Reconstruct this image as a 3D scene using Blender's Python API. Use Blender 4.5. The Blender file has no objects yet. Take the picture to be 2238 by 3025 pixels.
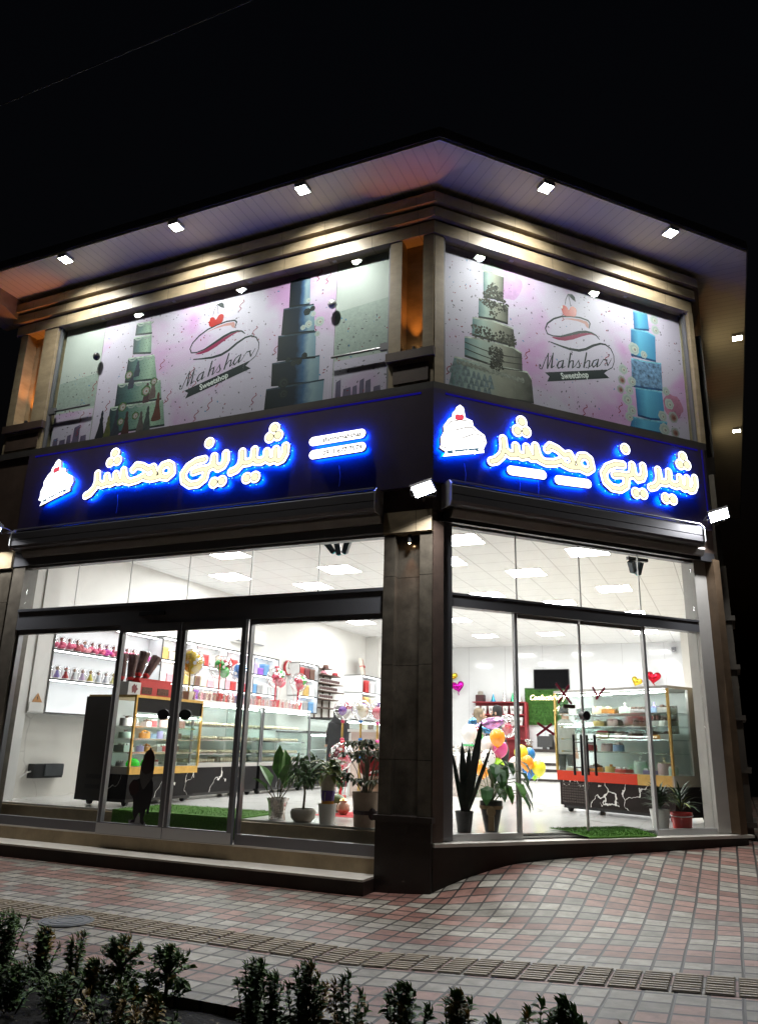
import bpy, bmesh, math, random
import numpy as np
from mathutils import Vector, Matrix, Euler
R = math.radians
PI = math.pi
random.seed(7)
sc = bpy.context.scene
COL = sc.collection

# ------------------------------------------------------------------ camera
cam_d = bpy.data.cameras.new('camera')
cam = bpy.data.objects.new('camera', cam_d)
COL.objects.link(cam)
sc.camera = cam
cam_d.sensor_fit = 'VERTICAL'
cam_d.sensor_height = 36.0
cam_d.lens = 2273.68 / 3025 * 36.0
cam_d.clip_start = 0.05
cam_d.clip_end = 600
CAM = Vector((2.6794, -7.3445, 1.34))
yaw, pit, rol = R(-24.1993), R(16.8112), R(1.5007)
fw = Vector((math.sin(yaw) * math.cos(pit), math.cos(yaw) * math.cos(pit), math.sin(pit)))
rt = Vector((math.cos(yaw), -math.sin(yaw), 0))
up = rt.cross(fw)
rt2 = rt * math.cos(rol) + up * math.sin(rol)
up2 = -rt * math.sin(rol) + up * math.cos(rol)
m3 = Matrix((rt2, up2, -fw)).transposed()
cam.matrix_world = Matrix.Translation(CAM) @ m3.to_4x4()

# ------------------------------------------------------------------ night sky
w = bpy.data.worlds.new('World')
sc.world = w
w.use_nodes = True
nt = w.node_tree
sky = nt.nodes.new('ShaderNodeTexSky')
sky.sky_type = 'NISHITA'
sky.sun_disc = False
sky.sun_elevation = R(-4)
sky.sun_rotation = R(160)
nt.links.new(sky.outputs[0], nt.nodes['Background'].inputs[0])
nt.nodes['Background'].inputs[1].default_value = 0.1

# ------------------------------------------------------------------ exposure
sc.view_settings.view_transform = 'Standard'
sc.view_settings.look = 'None'
sc.view_settings.exposure = 0
sc.view_settings.gamma = 1
sc.view_settings.use_curve_mapping = False
cy = sc.cycles
cy.max_bounces = 10
cy.diffuse_bounces = 4
cy.glossy_bounces = 4
cy.transmission_bounces = 6
cy.transparent_max_bounces = 40
cy.caustics_reflective = False
cy.caustics_refractive = False
cy.sample_clamp_indirect = 6.0
cy.use_denoising = True
cy.use_light_tree = True

# light levels
L_PANEL = 60.0
L_SOFFIT = 60.0
W_SOFFIT = 270.0
L_FLOOD = 1000.0
L_SIGN = 3.2
L_HALO = 105.0
L_NICHE = 70.0

# ------------------------------------------------------------------ materials
MATS = {}
def nd(nt, t, **k):
    n = nt.nodes.new(t)
    for a, b in k.items():
        setattr(n, a, b)
    return n
def mat(name, col, rough=.5, metal=0., var=0., vs=4., bump=0., bs=60., coat=0., emit=None, es=0., spec=.5, stretch=None):
    if name in MATS:
        return MATS[name]
    m = bpy.data.materials.new(name)
    m.use_nodes = True
    t = m.node_tree
    b = t.nodes['Principled BSDF']
    b.inputs['Base Color'].default_value = (*col, 1)
    b.inputs['Roughness'].default_value = rough
    b.inputs['Metallic'].default_value = metal
    b.inputs['Coat Weight'].default_value = coat
    b.inputs['Specular IOR Level'].default_value = spec
    if emit:
        b.inputs['Emission Color'].default_value = (*emit, 1)
        b.inputs['Emission Strength'].default_value = es
    if var or bump:
        tc = nd(t, 'ShaderNodeTexCoord')
        src = tc.outputs['Object']
        if stretch:
            mp = nd(t, 'ShaderNodeMapping')
            mp.inputs['Scale'].default_value = stretch
            t.links.new(src, mp.inputs[0])
            src = mp.outputs[0]
    if var:
        n = nd(t, 'ShaderNodeTexNoise')
        n.inputs['Scale'].default_value = vs
        n.inputs['Detail'].default_value = 6
        n.inputs['Roughness'].default_value = .65
        t.links.new(src, n.inputs['Vector'])
        r = nd(t, 'ShaderNodeValToRGB')
        r.color_ramp.elements[0].position = .3
        r.color_ramp.elements[1].position = .7
        r.color_ramp.elements[0].color = (*[max(0, c * (1 - var)) for c in col], 1)
        r.color_ramp.elements[1].color = (*[min(1, c * (1 + var)) for c in col], 1)
        t.links.new(n.outputs['Fac'], r.inputs[0])
        t.links.new(r.outputs[0], b.inputs['Base Color'])
    if bump:
        n2 = nd(t, 'ShaderNodeTexNoise')
        n2.inputs['Scale'].default_value = bs
        n2.inputs['Detail'].default_value = 4
        t.links.new(src, n2.inputs['Vector'])
        bp = nd(t, 'ShaderNodeBump')
        bp.inputs['Strength'].default_value = bump
        bp.inputs['Distance'].default_value = .01
        t.links.new(n2.outputs['Fac'], bp.inputs['Height'])
        t.links.new(bp.outputs[0], b.inputs['Normal'])
    MATS[name] = m
    return m
def emat(name, col, s):
    if name in MATS:
        return MATS[name]
    m = bpy.data.materials.new(name)
    m.use_nodes = True
    t = m.node_tree
    t.nodes.clear()
    o = nd(t, 'ShaderNodeOutputMaterial')
    e = nd(t, 'ShaderNodeEmission')
    e.inputs[0].default_value = (*col, 1)
    e.inputs[1].default_value = s
    t.links.new(e.outputs[0], o.inputs[0])
    MATS[name] = m
    return m
def glass(name, tint=(1, 1, 1), k=1.0, rough=0.0, spots=False, smear=0.):
    if name in MATS:
        return MATS[name]
    m = bpy.data.materials.new(name)
    m.use_nodes = True
    t = m.node_tree
    t.nodes.clear()
    o = nd(t, 'ShaderNodeOutputMaterial')
    tr = nd(t, 'ShaderNodeBsdfTransparent')
    tr.inputs[0].default_value = (*tint, 1)
    gl = nd(t, 'ShaderNodeBsdfGlossy')
    gl.inputs['Roughness'].default_value = rough
    lw = nd(t, 'ShaderNodeLayerWeight')
    lw.inputs[0].default_value = .5
    pw = math_n(t, 'MULTIPLY_ADD', math_n(t, 'POWER', lw.outputs['Facing'], 5.0), .92, .04)
    mu = nd(t, 'ShaderNodeMath', operation='MULTIPLY')
    mu.inputs[1].default_value = k
    t.links.new(pw, mu.inputs[0])
    mx = nd(t, 'ShaderNodeMixShader')
    t.links.new(mu.outputs[0], mx.inputs[0])
    t.links.new(tr.outputs[0], mx.inputs[1])
    t.links.new(gl.outputs[0], mx.inputs[2])
    last = mx
    if smear:
        tc = nd(t, 'ShaderNodeTexCoord')
        ns = nd(t, 'ShaderNodeTexNoise'); ns.inputs['Scale'].default_value = 2.3; ns.inputs['Detail'].default_value = 8; ns.inputs['Roughness'].default_value = .7; ns.inputs['Distortion'].default_value = 1.2
        t.links.new(tc.outputs['Object'], ns.inputs['Vector'])
        df = nd(t, 'ShaderNodeBsdfDiffuse'); df.inputs[0].default_value = (.8, .8, .8, 1)
        ms = nd(t, 'ShaderNodeMixShader')
        t.links.new(math_n(t, 'MULTIPLY', math_n(t, 'POWER', ns.outputs['Fac'], 3.0), smear), ms.inputs[0])
        t.links.new(mx.outputs[0], ms.inputs[1]); t.links.new(df.outputs[0], ms.inputs[2])
        last = ms
    if spots:
        tc = nd(t, 'ShaderNodeTexCoord')
        vo = nd(t, 'ShaderNodeTexVoronoi')
        vo.inputs['Scale'].default_value = spots
        t.links.new(tc.outputs['Object'], vo.inputs['Vector'])
        lt = nd(t, 'ShaderNodeMath', operation='LESS_THAN')
        lt.inputs[1].default_value = .3
        t.links.new(vo.outputs['Distance'], lt.inputs[0])
        df = nd(t, 'ShaderNodeBsdfDiffuse')
        df.inputs[0].default_value = (.9, .9, .9, 1)
        m2 = nd(t, 'ShaderNodeMixShader')
        t.links.new(lt.outputs[0], m2.inputs[0])
        t.links.new(mx.outputs[0], m2.inputs[1])
        t.links.new(df.outputs[0], m2.inputs[2])
        last = m2
    t.links.new(last.outputs[0], o.inputs[0])
    MATS[name] = m
    return m
def math_n(t, op, a, b=None, c=None):
    n = nd(t, 'ShaderNodeMath', operation=op)
    for i, v in enumerate((a, b, c)):
        if v is None:
            continue
        if isinstance(v, (int, float)):
            n.inputs[i].default_value = v
        else:
            t.links.new(v, n.inputs[i])
    return n.outputs[0]
def mixc(t, fac, a, b):
    n = nd(t, 'ShaderNodeMix', data_type='RGBA')
    if isinstance(fac, (int, float)):
        n.inputs[0].default_value = fac
    else:
        t.links.new(fac, n.inputs[0])
    for s, v in ((6, a), (7, b)):
        if isinstance(v, tuple):
            n.inputs[s].default_value = (*v, 1)
        else:
            t.links.new(v, n.inputs[s])
    return n.outputs[2]
def grid_mat(name, col, line, sx, sy, wd, rough=.5, ax=('X', 'Y'), var=.06, spec=.5, veins=None):
    """flat tiles with thin joints, laid out on two object axes"""
    if name in MATS:
        return MATS[name]
    m = mat(name, col, rough, spec=spec)
    t = m.node_tree
    b = t.nodes['Principled BSDF']
    tc = nd(t, 'ShaderNodeTexCoord')
    sp = nd(t, 'ShaderNodeSeparateXYZ')
    t.links.new(tc.outputs['Object'], sp.inputs[0])
    lines = None
    for a, s in ((ax[0], sx), (ax[1], sy)):
        if not s:
            continue
        u = math_n(t, 'FRACT', math_n(t, 'DIVIDE', math_n(t, 'ADD', sp.outputs[a], 100.0), s))
        d = math_n(t, 'MINIMUM', u, math_n(t, 'SUBTRACT', 1.0, u))
        l = math_n(t, 'LESS_THAN', d, wd / s / 2)
        lines = l if lines is None else math_n(t, 'MAXIMUM', lines, l)
    n = nd(t, 'ShaderNodeTexNoise')
    n.inputs['Scale'].default_value = 2.5
    n.inputs['Detail'].default_value = 5
    t.links.new(tc.outputs['Object'], n.inputs['Vector'])
    c = mixc(t, n.outputs['Fac'], tuple(x * (1 - var) for x in col), tuple(min(1, x * (1 + var)) for x in col))
    if veins:
        c = mixc(t, vein_fac(t, tc.outputs['Object'], *veins[1:]), c, veins[0])
    c = mixc(t, lines, c, line)
    t.links.new(c, b.inputs['Base Color'])
    return m
def vein_fac(t, vec, scale, width, warp):
    n = nd(t, 'ShaderNodeTexNoise')
    n.inputs['Scale'].default_value = scale * 1.6
    n.inputs['Detail'].default_value = 5
    t.links.new(vec, n.inputs['Vector'])
    mx = nd(t, 'ShaderNodeMix', data_type='RGBA')
    mx.inputs[0].default_value = warp
    t.links.new(vec, mx.inputs[6])
    t.links.new(n.outputs['Color'], mx.inputs[7])
    v = nd(t, 'ShaderNodeTexVoronoi', feature='DISTANCE_TO_EDGE')
    v.inputs['Scale'].default_value = scale
    t.links.new(mx.outputs[2], v.inputs['Vector'])
    n3 = nd(t, 'ShaderNodeTexNoise')
    n3.inputs['Scale'].default_value = scale * 1.3
    t.links.new(vec, n3.inputs['Vector'])
    lw = math_n(t, 'MULTIPLY', math_n(t, 'SUBTRACT', n3.outputs['Fac'], .38), width * 4)
    return math_n(t, 'LESS_THAN', v.outputs['Distance'], lw)
def marble(name, col, vein, scale, width, warp=.35, rough=.15):
    if name in MATS:
        return MATS[name]
    m = mat(name, col, rough)
    t = m.node_tree
    tc = nd(t, 'ShaderNodeTexCoord')
    c = mixc(t, vein_fac(t, tc.outputs['Object'], scale, width, warp), col, vein)
    t.links.new(c, t.nodes['Principled BSDF'].inputs['Base Color'])
    return m

# ------------------------------------------------------------------ mesh helpers
def add_joint(m, axis, step, width, dark, phase=0.):
    """thin joint lines between stone slabs, across one object axis"""
    t = m.node_tree; b = t.nodes['Principled BSDF']
    src = b.inputs['Base Color'].links[0].from_socket
    tc = nd(t, 'ShaderNodeTexCoord'); sp = nd(t, 'ShaderNodeSeparateXYZ'); t.links.new(tc.outputs['Object'], sp.inputs[0])
    u = math_n(t, 'DIVIDE', math_n(t, 'ADD', sp.outputs[axis], 100 + phase), step)
    l = math_n(t, 'LESS_THAN', math_n(t, 'FRACT', u), width / step)
    wn = nd(t, 'ShaderNodeTexWhiteNoise', noise_dimensions='1D'); t.links.new(math_n(t, 'FLOOR', u), wn.inputs['W'])
    mm = nd(t, 'ShaderNodeMix', data_type='RGBA', blend_type='MULTIPLY'); mm.inputs[0].default_value = 1
    tone = math_n(t, 'MULTIPLY_ADD', wn.outputs['Value'], .3, .82)
    tone = math_n(t, 'MULTIPLY', tone, math_n(t, 'SUBTRACT', 1.0, math_n(t, 'MULTIPLY', l, dark)))
    cb = nd(t, 'ShaderNodeCombineColor')
    for i in range(3): t.links.new(tone, cb.inputs[i])
    t.links.new(src, mm.inputs[6]); t.links.new(cb.outputs[0], mm.inputs[7])
    t.links.new(mm.outputs[2], b.inputs['Base Color'])
    return m
class MB:
    def __init__(s):
        s.v = []; s.f = []; s.m = []
    def add(s, vs, fs, m=0):
        o = len(s.v)
        s.v += [tuple(p) for p in vs]
        s.f += [tuple(i + o for i in f) for f in fs]
        s.m += [m] * len(fs)
        return s
    def box(s, x0, x1, y0, y1, z0, z1, m=0):
        return s.hexa([(x0, y0), (x1, y0), (x1, y1), (x0, y1)], z0, z1, m)
    def hexa(s, p, z0, z1, m=0):
        n = len(p)
        vs = [(*q[:2], z0) for q in p] + [(*q[:2], z1) for q in p]
        fs = [tuple(range(n - 1, -1, -1)), tuple(range(n, 2 * n))]
        fs += [(i, (i + 1) % n, (i + 1) % n + n, i + n) for i in range(n)]
        return s.add(vs, fs, m)
    def taper(s, cx, cy, z0, z1, a0, b0, a1, b1, m=0):
        vs = [(cx - a0, cy - b0, z0), (cx + a0, cy - b0, z0), (cx + a0, cy + b0, z0), (cx - a0, cy + b0, z0),
              (cx - a1, cy - b1, z1), (cx + a1, cy - b1, z1), (cx + a1, cy + b1, z1), (cx - a1, cy + b1, z1)]
        return s.add(vs, [(3, 2, 1, 0), (4, 5, 6, 7), (0, 1, 5, 4), (1, 2, 6, 5), (2, 3, 7, 6), (3, 0, 4, 7)], m)
    def bar(s, a, b, wx, wz, m=0):
        a = Vector(a); b = Vector(b)
        d = (b - a).normalized()
        x = d.cross(Vector((0, 0, 1)))
        x = Vector((1, 0, 0)) if x.length < 1e-3 else x.normalized()
        y = d.cross(x)
        vs = [p + x * i * wx / 2 + y * j * wz / 2 for p in (a, b) for i, j in ((-1, -1), (1, -1), (1, 1), (-1, 1))]
        return s.add(vs, [(3, 2, 1, 0), (4, 5, 6, 7), (0, 1, 5, 4), (1, 2, 6, 5), (2, 3, 7, 6), (3, 0, 4, 7)], m)
    def tube(s, pts, r, n=8, m=0, caps=True):
        pts = [Vector(p) for p in pts]
        if not isinstance(r, (list, tuple)):
            r = [r] * len(pts)
        o = len(s.v); vs = []; fs = []
        prev = None
        for i, p in enumerate(pts):
            d = (pts[min(i + 1, len(pts) - 1)] - pts[max(i - 1, 0)]).normalized()
            a = d.orthogonal().normalized() if prev is None else (prev - d * prev.dot(d)).normalized()
            prev = a
            b = d.cross(a)
            vs += [p + (a * math.cos(2 * PI * k / n) + b * math.sin(2 * PI * k / n)) * r[i] for k in range(n)]
        for i in range(len(pts) - 1):
            fs += [(i * n + k, i * n + (k + 1) % n, (i + 1) * n + (k + 1) % n, (i + 1) * n + k) for k in range(n)]
        if caps:
            fs += [tuple(range(n - 1, -1, -1)), tuple(range((len(pts) - 1) * n, len(pts) * n))]
        return s.add(vs, fs, m)
    def lathe(s, prof, c=(0, 0, 0), n=20, m=0, sx=1, sy=1, wob=0):
        vs = []; fs = []
        for i, (r, z) in enumerate(prof):
            for k in range(n):
                a = 2 * PI * k / n
                q = r * (1 + wob * math.sin(a * 5 + i * 2.1) + wob * .7 * math.sin(a * 9 - i * 3.3))
                vs.append((c[0] + q * math.cos(a) * sx, c[1] + q * math.sin(a) * sy, c[2] + z))
        for i in range(len(prof) - 1):
            fs += [(i * n + k, i * n + (k + 1) % n, (i + 1) * n + (k + 1) % n, (i + 1) * n + k) for k in range(n)]
        if prof[0][0] > 1e-4:
            fs.append(tuple(range(n - 1, -1, -1)))
        if prof[-1][0] > 1e-4:
            fs.append(tuple(range((len(prof) - 1) * n, len(prof) * n)))
        return s.add(vs, fs, m)
    def ball(s, c, r, n=14, m=0, h=None):
        if not isinstance(r, (list, tuple)):
            r = (r, r, r)
        h = h or max(6, n // 2 + 1)
        prof = [(max(1e-5, math.sin(PI * i / h)), -math.cos(PI * i / h)) for i in range(h + 1)]
        vs = []; fs = []
        for q, z in prof:
            vs += [(c[0] + r[0] * q * math.cos(2 * PI * k / n), c[1] + r[1] * q * math.sin(2 * PI * k / n), c[2] + r[2] * z) for k in range(n)]
        for i in range(h):
            fs += [(i * n + k, i * n + (k + 1) % n, (i + 1) * n + (k + 1) % n, (i + 1) * n + k) for k in range(n)]
        return s.add(vs, fs, m)
    def prism(s, poly, y0, y1, m=0):
        n = len(poly)
        vs = [(x, y0, z) for x, z in poly] + [(x, y1, z) for x, z in poly]
        fs = [tuple(range(n)), tuple(range(2 * n - 1, n - 1, -1))] + [((i + 1) % n, i, i + n, (i + 1) % n + n) for i in range(n)]
        return s.add(vs, fs, m)
    def extr_x(s, prof, x0, x1, m=0):
        """profile of (y, z) pushed along x"""
        n = len(prof)
        vs = [(x0, y, z) for y, z in prof] + [(x1, y, z) for y, z in prof]
        fs = [tuple(range(n)), tuple(range(2 * n - 1, n - 1, -1))] + [((i + 1) % n, i, i + n, (i + 1) % n + n) for i in range(n)]
        return s.add(vs, fs, m)
    def leaf(s, p, d, nrm, l, wd, m=0, bend=.25):
        p = Vector(p); d = Vector(d).normalized(); nrm = Vector(nrm)
        x = d.cross(nrm)
        x = d.orthogonal() if x.length < 1e-4 else x.normalized()
        u = x.cross(d)
        q1 = p + d * l * .35 + u * l * bend * .25
        q2 = p + d * l * .76 - u * l * bend * .3
        tip = p + d * l - u * l * bend
        f1 = x * wd / 2 + u * wd * .16; g1 = x * -wd / 2 + u * wd * .16
        vs = [p, q1 + f1, q2 + f1 * .72, tip, q2 + g1 * .72, q1 + g1, q1, q2]
        return s.add(vs, [(0, 1, 6), (1, 2, 7, 6), (2, 3, 7), (0, 6, 5), (6, 7, 4, 5), (7, 3, 4)], m)
    def build(s, name, mats, parent=None, loc=None, rz=None, smooth=False, M=None):
        me = bpy.data.meshes.new(name)
        me.from_pydata(s.v, [], s.f)
        if not isinstance(mats, (list, tuple)):
            mats = [mats]
        for q in mats:
            me.materials.append(q)
        if len(mats) > 1:
            me.polygons.foreach_set('material_index', s.m)
        bm = bmesh.new(); bm.from_mesh(me)
        bmesh.ops.recalc_face_normals(bm, faces=bm.faces)
        bm.to_mesh(me); bm.free()
        if smooth:
            me.polygons.foreach_set('use_smooth', [True] * len(me.polygons))
            me.set_sharp_from_angle(angle=R(38))
        o = bpy.data.objects.new(name, me)
        COL.objects.link(o)
        if parent is not None:
            o.parent = parent
        if loc is not None:
            o.location = loc
        if rz is not None:
            o.rotation_euler = (0, 0, rz)
        if M is not None:
            o.matrix_local = M
        return o
def tag(o, label, cat, group=None):
    o['label'] = label; o['category'] = cat
    if group:
        o['group'] = group
    return o
def thing(name, label, cat, loc=(0, 0, 0), rz=0, group=None):
    o = bpy.data.objects.new(name, None)
    o.empty_display_size = .1
    COL.objects.link(o)
    o.location = loc; o.rotation_euler = (0, 0, rz)
    return tag(o, label, cat, group)
def kind(o, k):
    o['kind'] = k
    return o
def dup(o, loc=None, rz=None, label=None, mats=None, parent=None, scale=None):
    """a copy of a thing with copies of its parts and sub-parts; mats swaps materials by name"""
    c = o.copy()
    if mats and o.type == 'MESH' and o.active_material and o.active_material.name in mats:
        c.data = o.data.copy()
        c.data.materials[0] = mats[o.active_material.name]
    COL.objects.link(c)
    if parent is not None:
        c.parent = parent
    if loc is not None:
        c.location = loc
    if rz is not None:
        c.rotation_euler = (0, 0, rz)
    if scale is not None:
        c.scale = (scale,) * 3 if isinstance(scale, (int, float)) else scale
    if label:
        c['label'] = label
    for ch in list(o.children):
        dup(ch, mats=mats, parent=c)
    return c
ORD = ['first', 'second', 'third', 'fourth', 'fifth', 'sixth', 'seventh', 'eighth', 'ninth', 'tenth', 'eleventh', 'twelfth', 'thirteenth',
       'fourteenth', 'fifteenth', 'sixteenth', 'seventeenth', 'eighteenth', 'nineteenth', 'twentieth', 'twenty-first', 'twenty-second', 'twenty-third',
       'twenty-fourth', 'twenty-fifth', 'twenty-sixth', 'twenty-seventh', 'twenty-eighth', 'twenty-ninth', 'thirtieth']

# ------------------------------------------------------------------ outlines from strokes (union of round brush marks)
def field_loops(strokes, grow=0., res=.009):
    """closed outlines of the union of strokes; a stroke is a list of (x, z, radius)"""
    P = np.array([p for s in strokes for p in s])
    pad = P[:, 2].max() + grow + 3 * res
    x0, z0 = P[:, 0].min() - pad, P[:, 1].min() - pad
    nx = int((P[:, 0].max() + pad - x0) / res) + 2
    nz = int((P[:, 1].max() + pad - z0) / res) + 2
    X, Z = np.meshgrid(x0 + res * np.arange(nx), z0 + res * np.arange(nz), indexing='ij')
    F = np.full(X.shape, 1e3)
    for s in strokes:
        for i in range(max(1, len(s) - 1)):
            a = s[i]; b = s[min(i + 1, len(s) - 1)]
            dx, dz = b[0] - a[0], b[1] - a[1]
            L2 = dx * dx + dz * dz
            t = np.clip(((X - a[0]) * dx + (Z - a[1]) * dz) / L2, 0, 1) if L2 > 1e-12 else np.zeros_like(X)
            d = np.hypot(X - a[0] - t * dx, Z - a[1] - t * dz) - (a[2] + t * (b[2] - a[2])) - grow
            np.minimum(F, d, out=F)
    seg = {}
    S = F < 0
    cells = np.argwhere((S[:-1, :-1] != S[1:, :-1]) | (S[:-1, :-1] != S[:-1, 1:]) | (S[:-1, :-1] != S[1:, 1:]))
    def pt(i, j, k, l):
        a, b = F[i, j], F[k, l]
        t = a / (a - b)
        return (x0 + res * (i + t * (k - i)), z0 + res * (j + t * (l - j)))
    pos = {}
    for i, j in cells:
        c = [(i, j), (i + 1, j), (i + 1, j + 1), (i, j + 1)]
        sg = [bool(S[q]) for q in c]
        cr = []
        for k in range(4):
            q, r = c[k], c[(k + 1) % 4]
            if sg[k] != sg[(k + 1) % 4]:
                key = tuple(sorted((q, r)))
                key = (int(key[0][0]), int(key[0][1]), int(key[1][0]), int(key[1][1]))
                if key not in pos:
                    pos[key] = pt(*key)
                cr.append(key)
        for k in range(0, len(cr) - 1, 2):
            seg.setdefault(cr[k], []).append(cr[k + 1])
            seg.setdefault(cr[k + 1], []).append(cr[k])
    loops = []; seen = set()
    for st in seg:
        if st in seen:
            continue
        lp = [st]; seen.add(st); cur = st
        while True:
            nx_ = [q for q in seg[cur] if q not in seen]
            if not nx_:
                break
            cur = nx_[0]; seen.add(cur); lp.append(cur)
        if len(lp) > 8:
            q = [pos[k] for k in lp]
            loops.append(q[::2] if len(q) > 24 else q)
    return loops
def loops_mesh(name, loops, y0, y1, mats, parent=None, rz=None, loc=None):
    """filled outlines in the x-z plane, from y0 (outer) to y1"""
    cu = bpy.data.curves.new('outline', 'CURVE')
    cu.dimensions = '2D'; cu.fill_mode = 'BOTH'
    cu.extrude = abs(y1 - y0) / 2
    for lp in loops:
        sp = cu.splines.new('POLY')
        sp.points.add(len(lp) - 1)
        sp.points.foreach_set('co', [c for x, z in lp for c in (x, z, 0, 1)])
        sp.use_cyclic_u = True
    ob = bpy.data.objects.new('outline', cu)
    COL.objects.link(ob)
    bpy.context.view_layer.update()
    me = bpy.data.meshes.new_from_object(ob.evaluated_get(bpy.context.evaluated_depsgraph_get()))
    bpy.data.objects.remove(ob); bpy.data.curves.remove(cu)
    me.transform(Matrix.Translation((0, (y0 + y1) / 2, 0)) @ Matrix.Rotation(PI / 2, 4, 'X'))
    me.name = name
    me.materials.clear()
    for q in (mats if isinstance(mats, (list, tuple)) else [mats]):
        me.materials.append(q)
    o = bpy.data.objects.new(name, me)
    COL.objects.link(o)
    if parent is not None:
        o.parent = parent
    if rz is not None:
        o.rotation_euler = (0, 0, rz)
    if loc is not None:
        o.location = loc
    return o
def text_mesh(name, s, x, z, size, y, m, parent=None, rz=0., tilt=0., align='LEFT', bold=0., shear=0., sx=1., thick=.001, loc=None):
    cu = bpy.data.curves.new('txt', 'FONT')
    cu.body = s; cu.size = size; cu.align_x = align; cu.offset = bold; cu.shear = shear; cu.extrude = thick; cu.resolution_u = 2
    ob = bpy.data.objects.new('txt', cu)
    COL.objects.link(ob)
    bpy.context.view_layer.update()
    me = bpy.data.meshes.new_from_object(ob.evaluated_get(bpy.context.evaluated_depsgraph_get()))
    bpy.data.objects.remove(ob); bpy.data.curves.remove(cu)
    me.transform(Matrix.Translation((x, y, z)) @ Matrix.Rotation(PI / 2, 4, 'X') @ Matrix.Rotation(tilt, 4, 'Z') @ Matrix.Diagonal((sx, 1, 1, 1)))
    me.name = name
    me.materials.clear(); me.materials.append(m)
    o = bpy.data.objects.new(name, me)
    COL.objects.link(o)
    if parent is not None:
        o.parent = parent
    o.rotation_euler = (0, 0, rz)
    if loc is not None:
        o.location = loc
    return o
def aff(T, p):
    return (p[0] * T[0][0] + p[1] * T[1][0] + T[2][0], p[0] * T[0][1] + p[1] * T[1][1] + T[2][1], *p[2:])

# ------------------------------------------------------------------ measured outlines (metres on each facade: along, height)
WORD = [[(-1.77,4.646),(-1.77,4.559),(-1.806,4.493),(-1.86,4.474),(-1.901,4.505),(-1.899,4.623)],[(-1.901,4.505),(-1.961,4.487),(-2.014,4.52),(-2.021,4.613)],[(-2.02,4.531),(-2.091,4.499),(-2.16,4.508),(-2.198,4.554),(-2.195,4.658)],[(-2.198,4.549),(-2.251,4.509),(-2.32,4.507),(-2.363,4.534)],[(-2.366,4.654),(-2.36,4.565),(-2.377,4.494),(-2.429,4.438),(-2.503,4.414)],[(-2.604,4.665),(-2.595,4.574),(-2.63,4.51),(-2.699,4.487),(-2.757,4.537),(-2.772,4.65)],[(-2.912,4.631),(-3.033,4.62),(-3.15,4.565),(-3.214,4.476),(-3.19,4.382),(-3.097,4.32),(-2.975,4.32),(-2.884,4.378),(-2.874,4.445),(-2.861,4.491)],[(-2.768,4.618),(-2.792,4.525),(-2.862,4.502),(-2.959,4.503),(-3.054,4.485)],[(-3.408,4.613),(-3.386,4.513),(-3.458,4.462),(-3.543,4.483),(-3.585,4.553),(-3.544,4.63),(-3.463,4.644),(-3.408,4.613)],[(-4.014,4.634),(-3.968,4.684),(-3.872,4.661),(-3.773,4.604),(-3.698,4.628)],[(-3.698,4.628),(-3.646,4.533),(-3.716,4.476),(-3.797,4.497)],[(-3.564,4.491),(-3.639,4.478),(-3.716,4.476)],[(-3.815,4.532),(-3.913,4.488),(-4.043,4.47),(-4.126,4.491)],[(-4.176,4.643),(-4.146,4.538),(-4.099,4.488)],[(-4.174,4.631),(-4.168,4.507),(-4.233,4.493),(-4.299,4.607)],[(-4.299,4.607),(-4.29,4.51),(-4.368,4.486),(-4.427,4.515),(-4.443,4.596)],[(-4.443,4.596),(-4.438,4.494),(-4.518,4.481),(-4.587,4.523)],[(-4.609,4.65),(-4.598,4.546),(-4.625,4.459),(-4.696,4.388),(-4.762,4.364)]]
DOTS = [(-1.938,4.899),(-1.992,4.789),(-1.884,4.8),(-2.274,4.311),(-2.161,4.313),(-2.862,4.84),(-2.739,4.308),(-2.628,4.316),(-4.357,4.904),(-4.416,4.784),(-4.301,4.794)]
T_WORD = [(.9947,.0032),(.0086,1.0223),(5.3467,-.0986)]
LOGO = [(.253,4.942),(.298,4.917),(.323,4.799),(.407,4.782),(.422,4.721),(.478,4.683),(.562,4.639),(.587,4.558),(.546,4.472),(.555,4.432),(.042,4.295),(.076,4.357),(.001,4.39),(.021,4.429),(.017,4.511),(.055,4.589),(.048,4.648),(.111,4.744),(.153,4.777),(.162,4.827),(.195,4.865),(.211,4.905)]
LLINES = [[(.073,4.647),(.137,4.719),(.252,4.76),(.355,4.769),(.387,4.733)],[(.092,4.608),(.187,4.627),(.315,4.682),(.406,4.7),(.451,4.666)],[(.206,4.553),(.302,4.565),(.431,4.632),(.523,4.631),(.561,4.553)],[(.024,4.406),(.074,4.403)]]
LRED = [(.188,4.802),(.22,4.825),(.252,4.821),(.284,4.838),(.304,4.814),(.297,4.776),(.245,4.753),(.194,4.755)]
LRIB = [(.074,4.368),(.494,4.478),(.474,4.453),(.496,4.439),(.086,4.335),(.101,4.357)]
T_LOGO = [(.9969,.055),(.0103,.9812),(-5.651,.0843)]
CAPL = [(-1.402,4.653),(-.798,4.665),(-1.393,4.49),(-.79,4.504)]
CAPR = [(.899,4.285),(1.316,4.303),(1.535,4.278),(1.945,4.299)]
T_BAN = [(1.0309,-.0116),(-.0202,1.0051),(-5.1049,.0012)]
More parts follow.
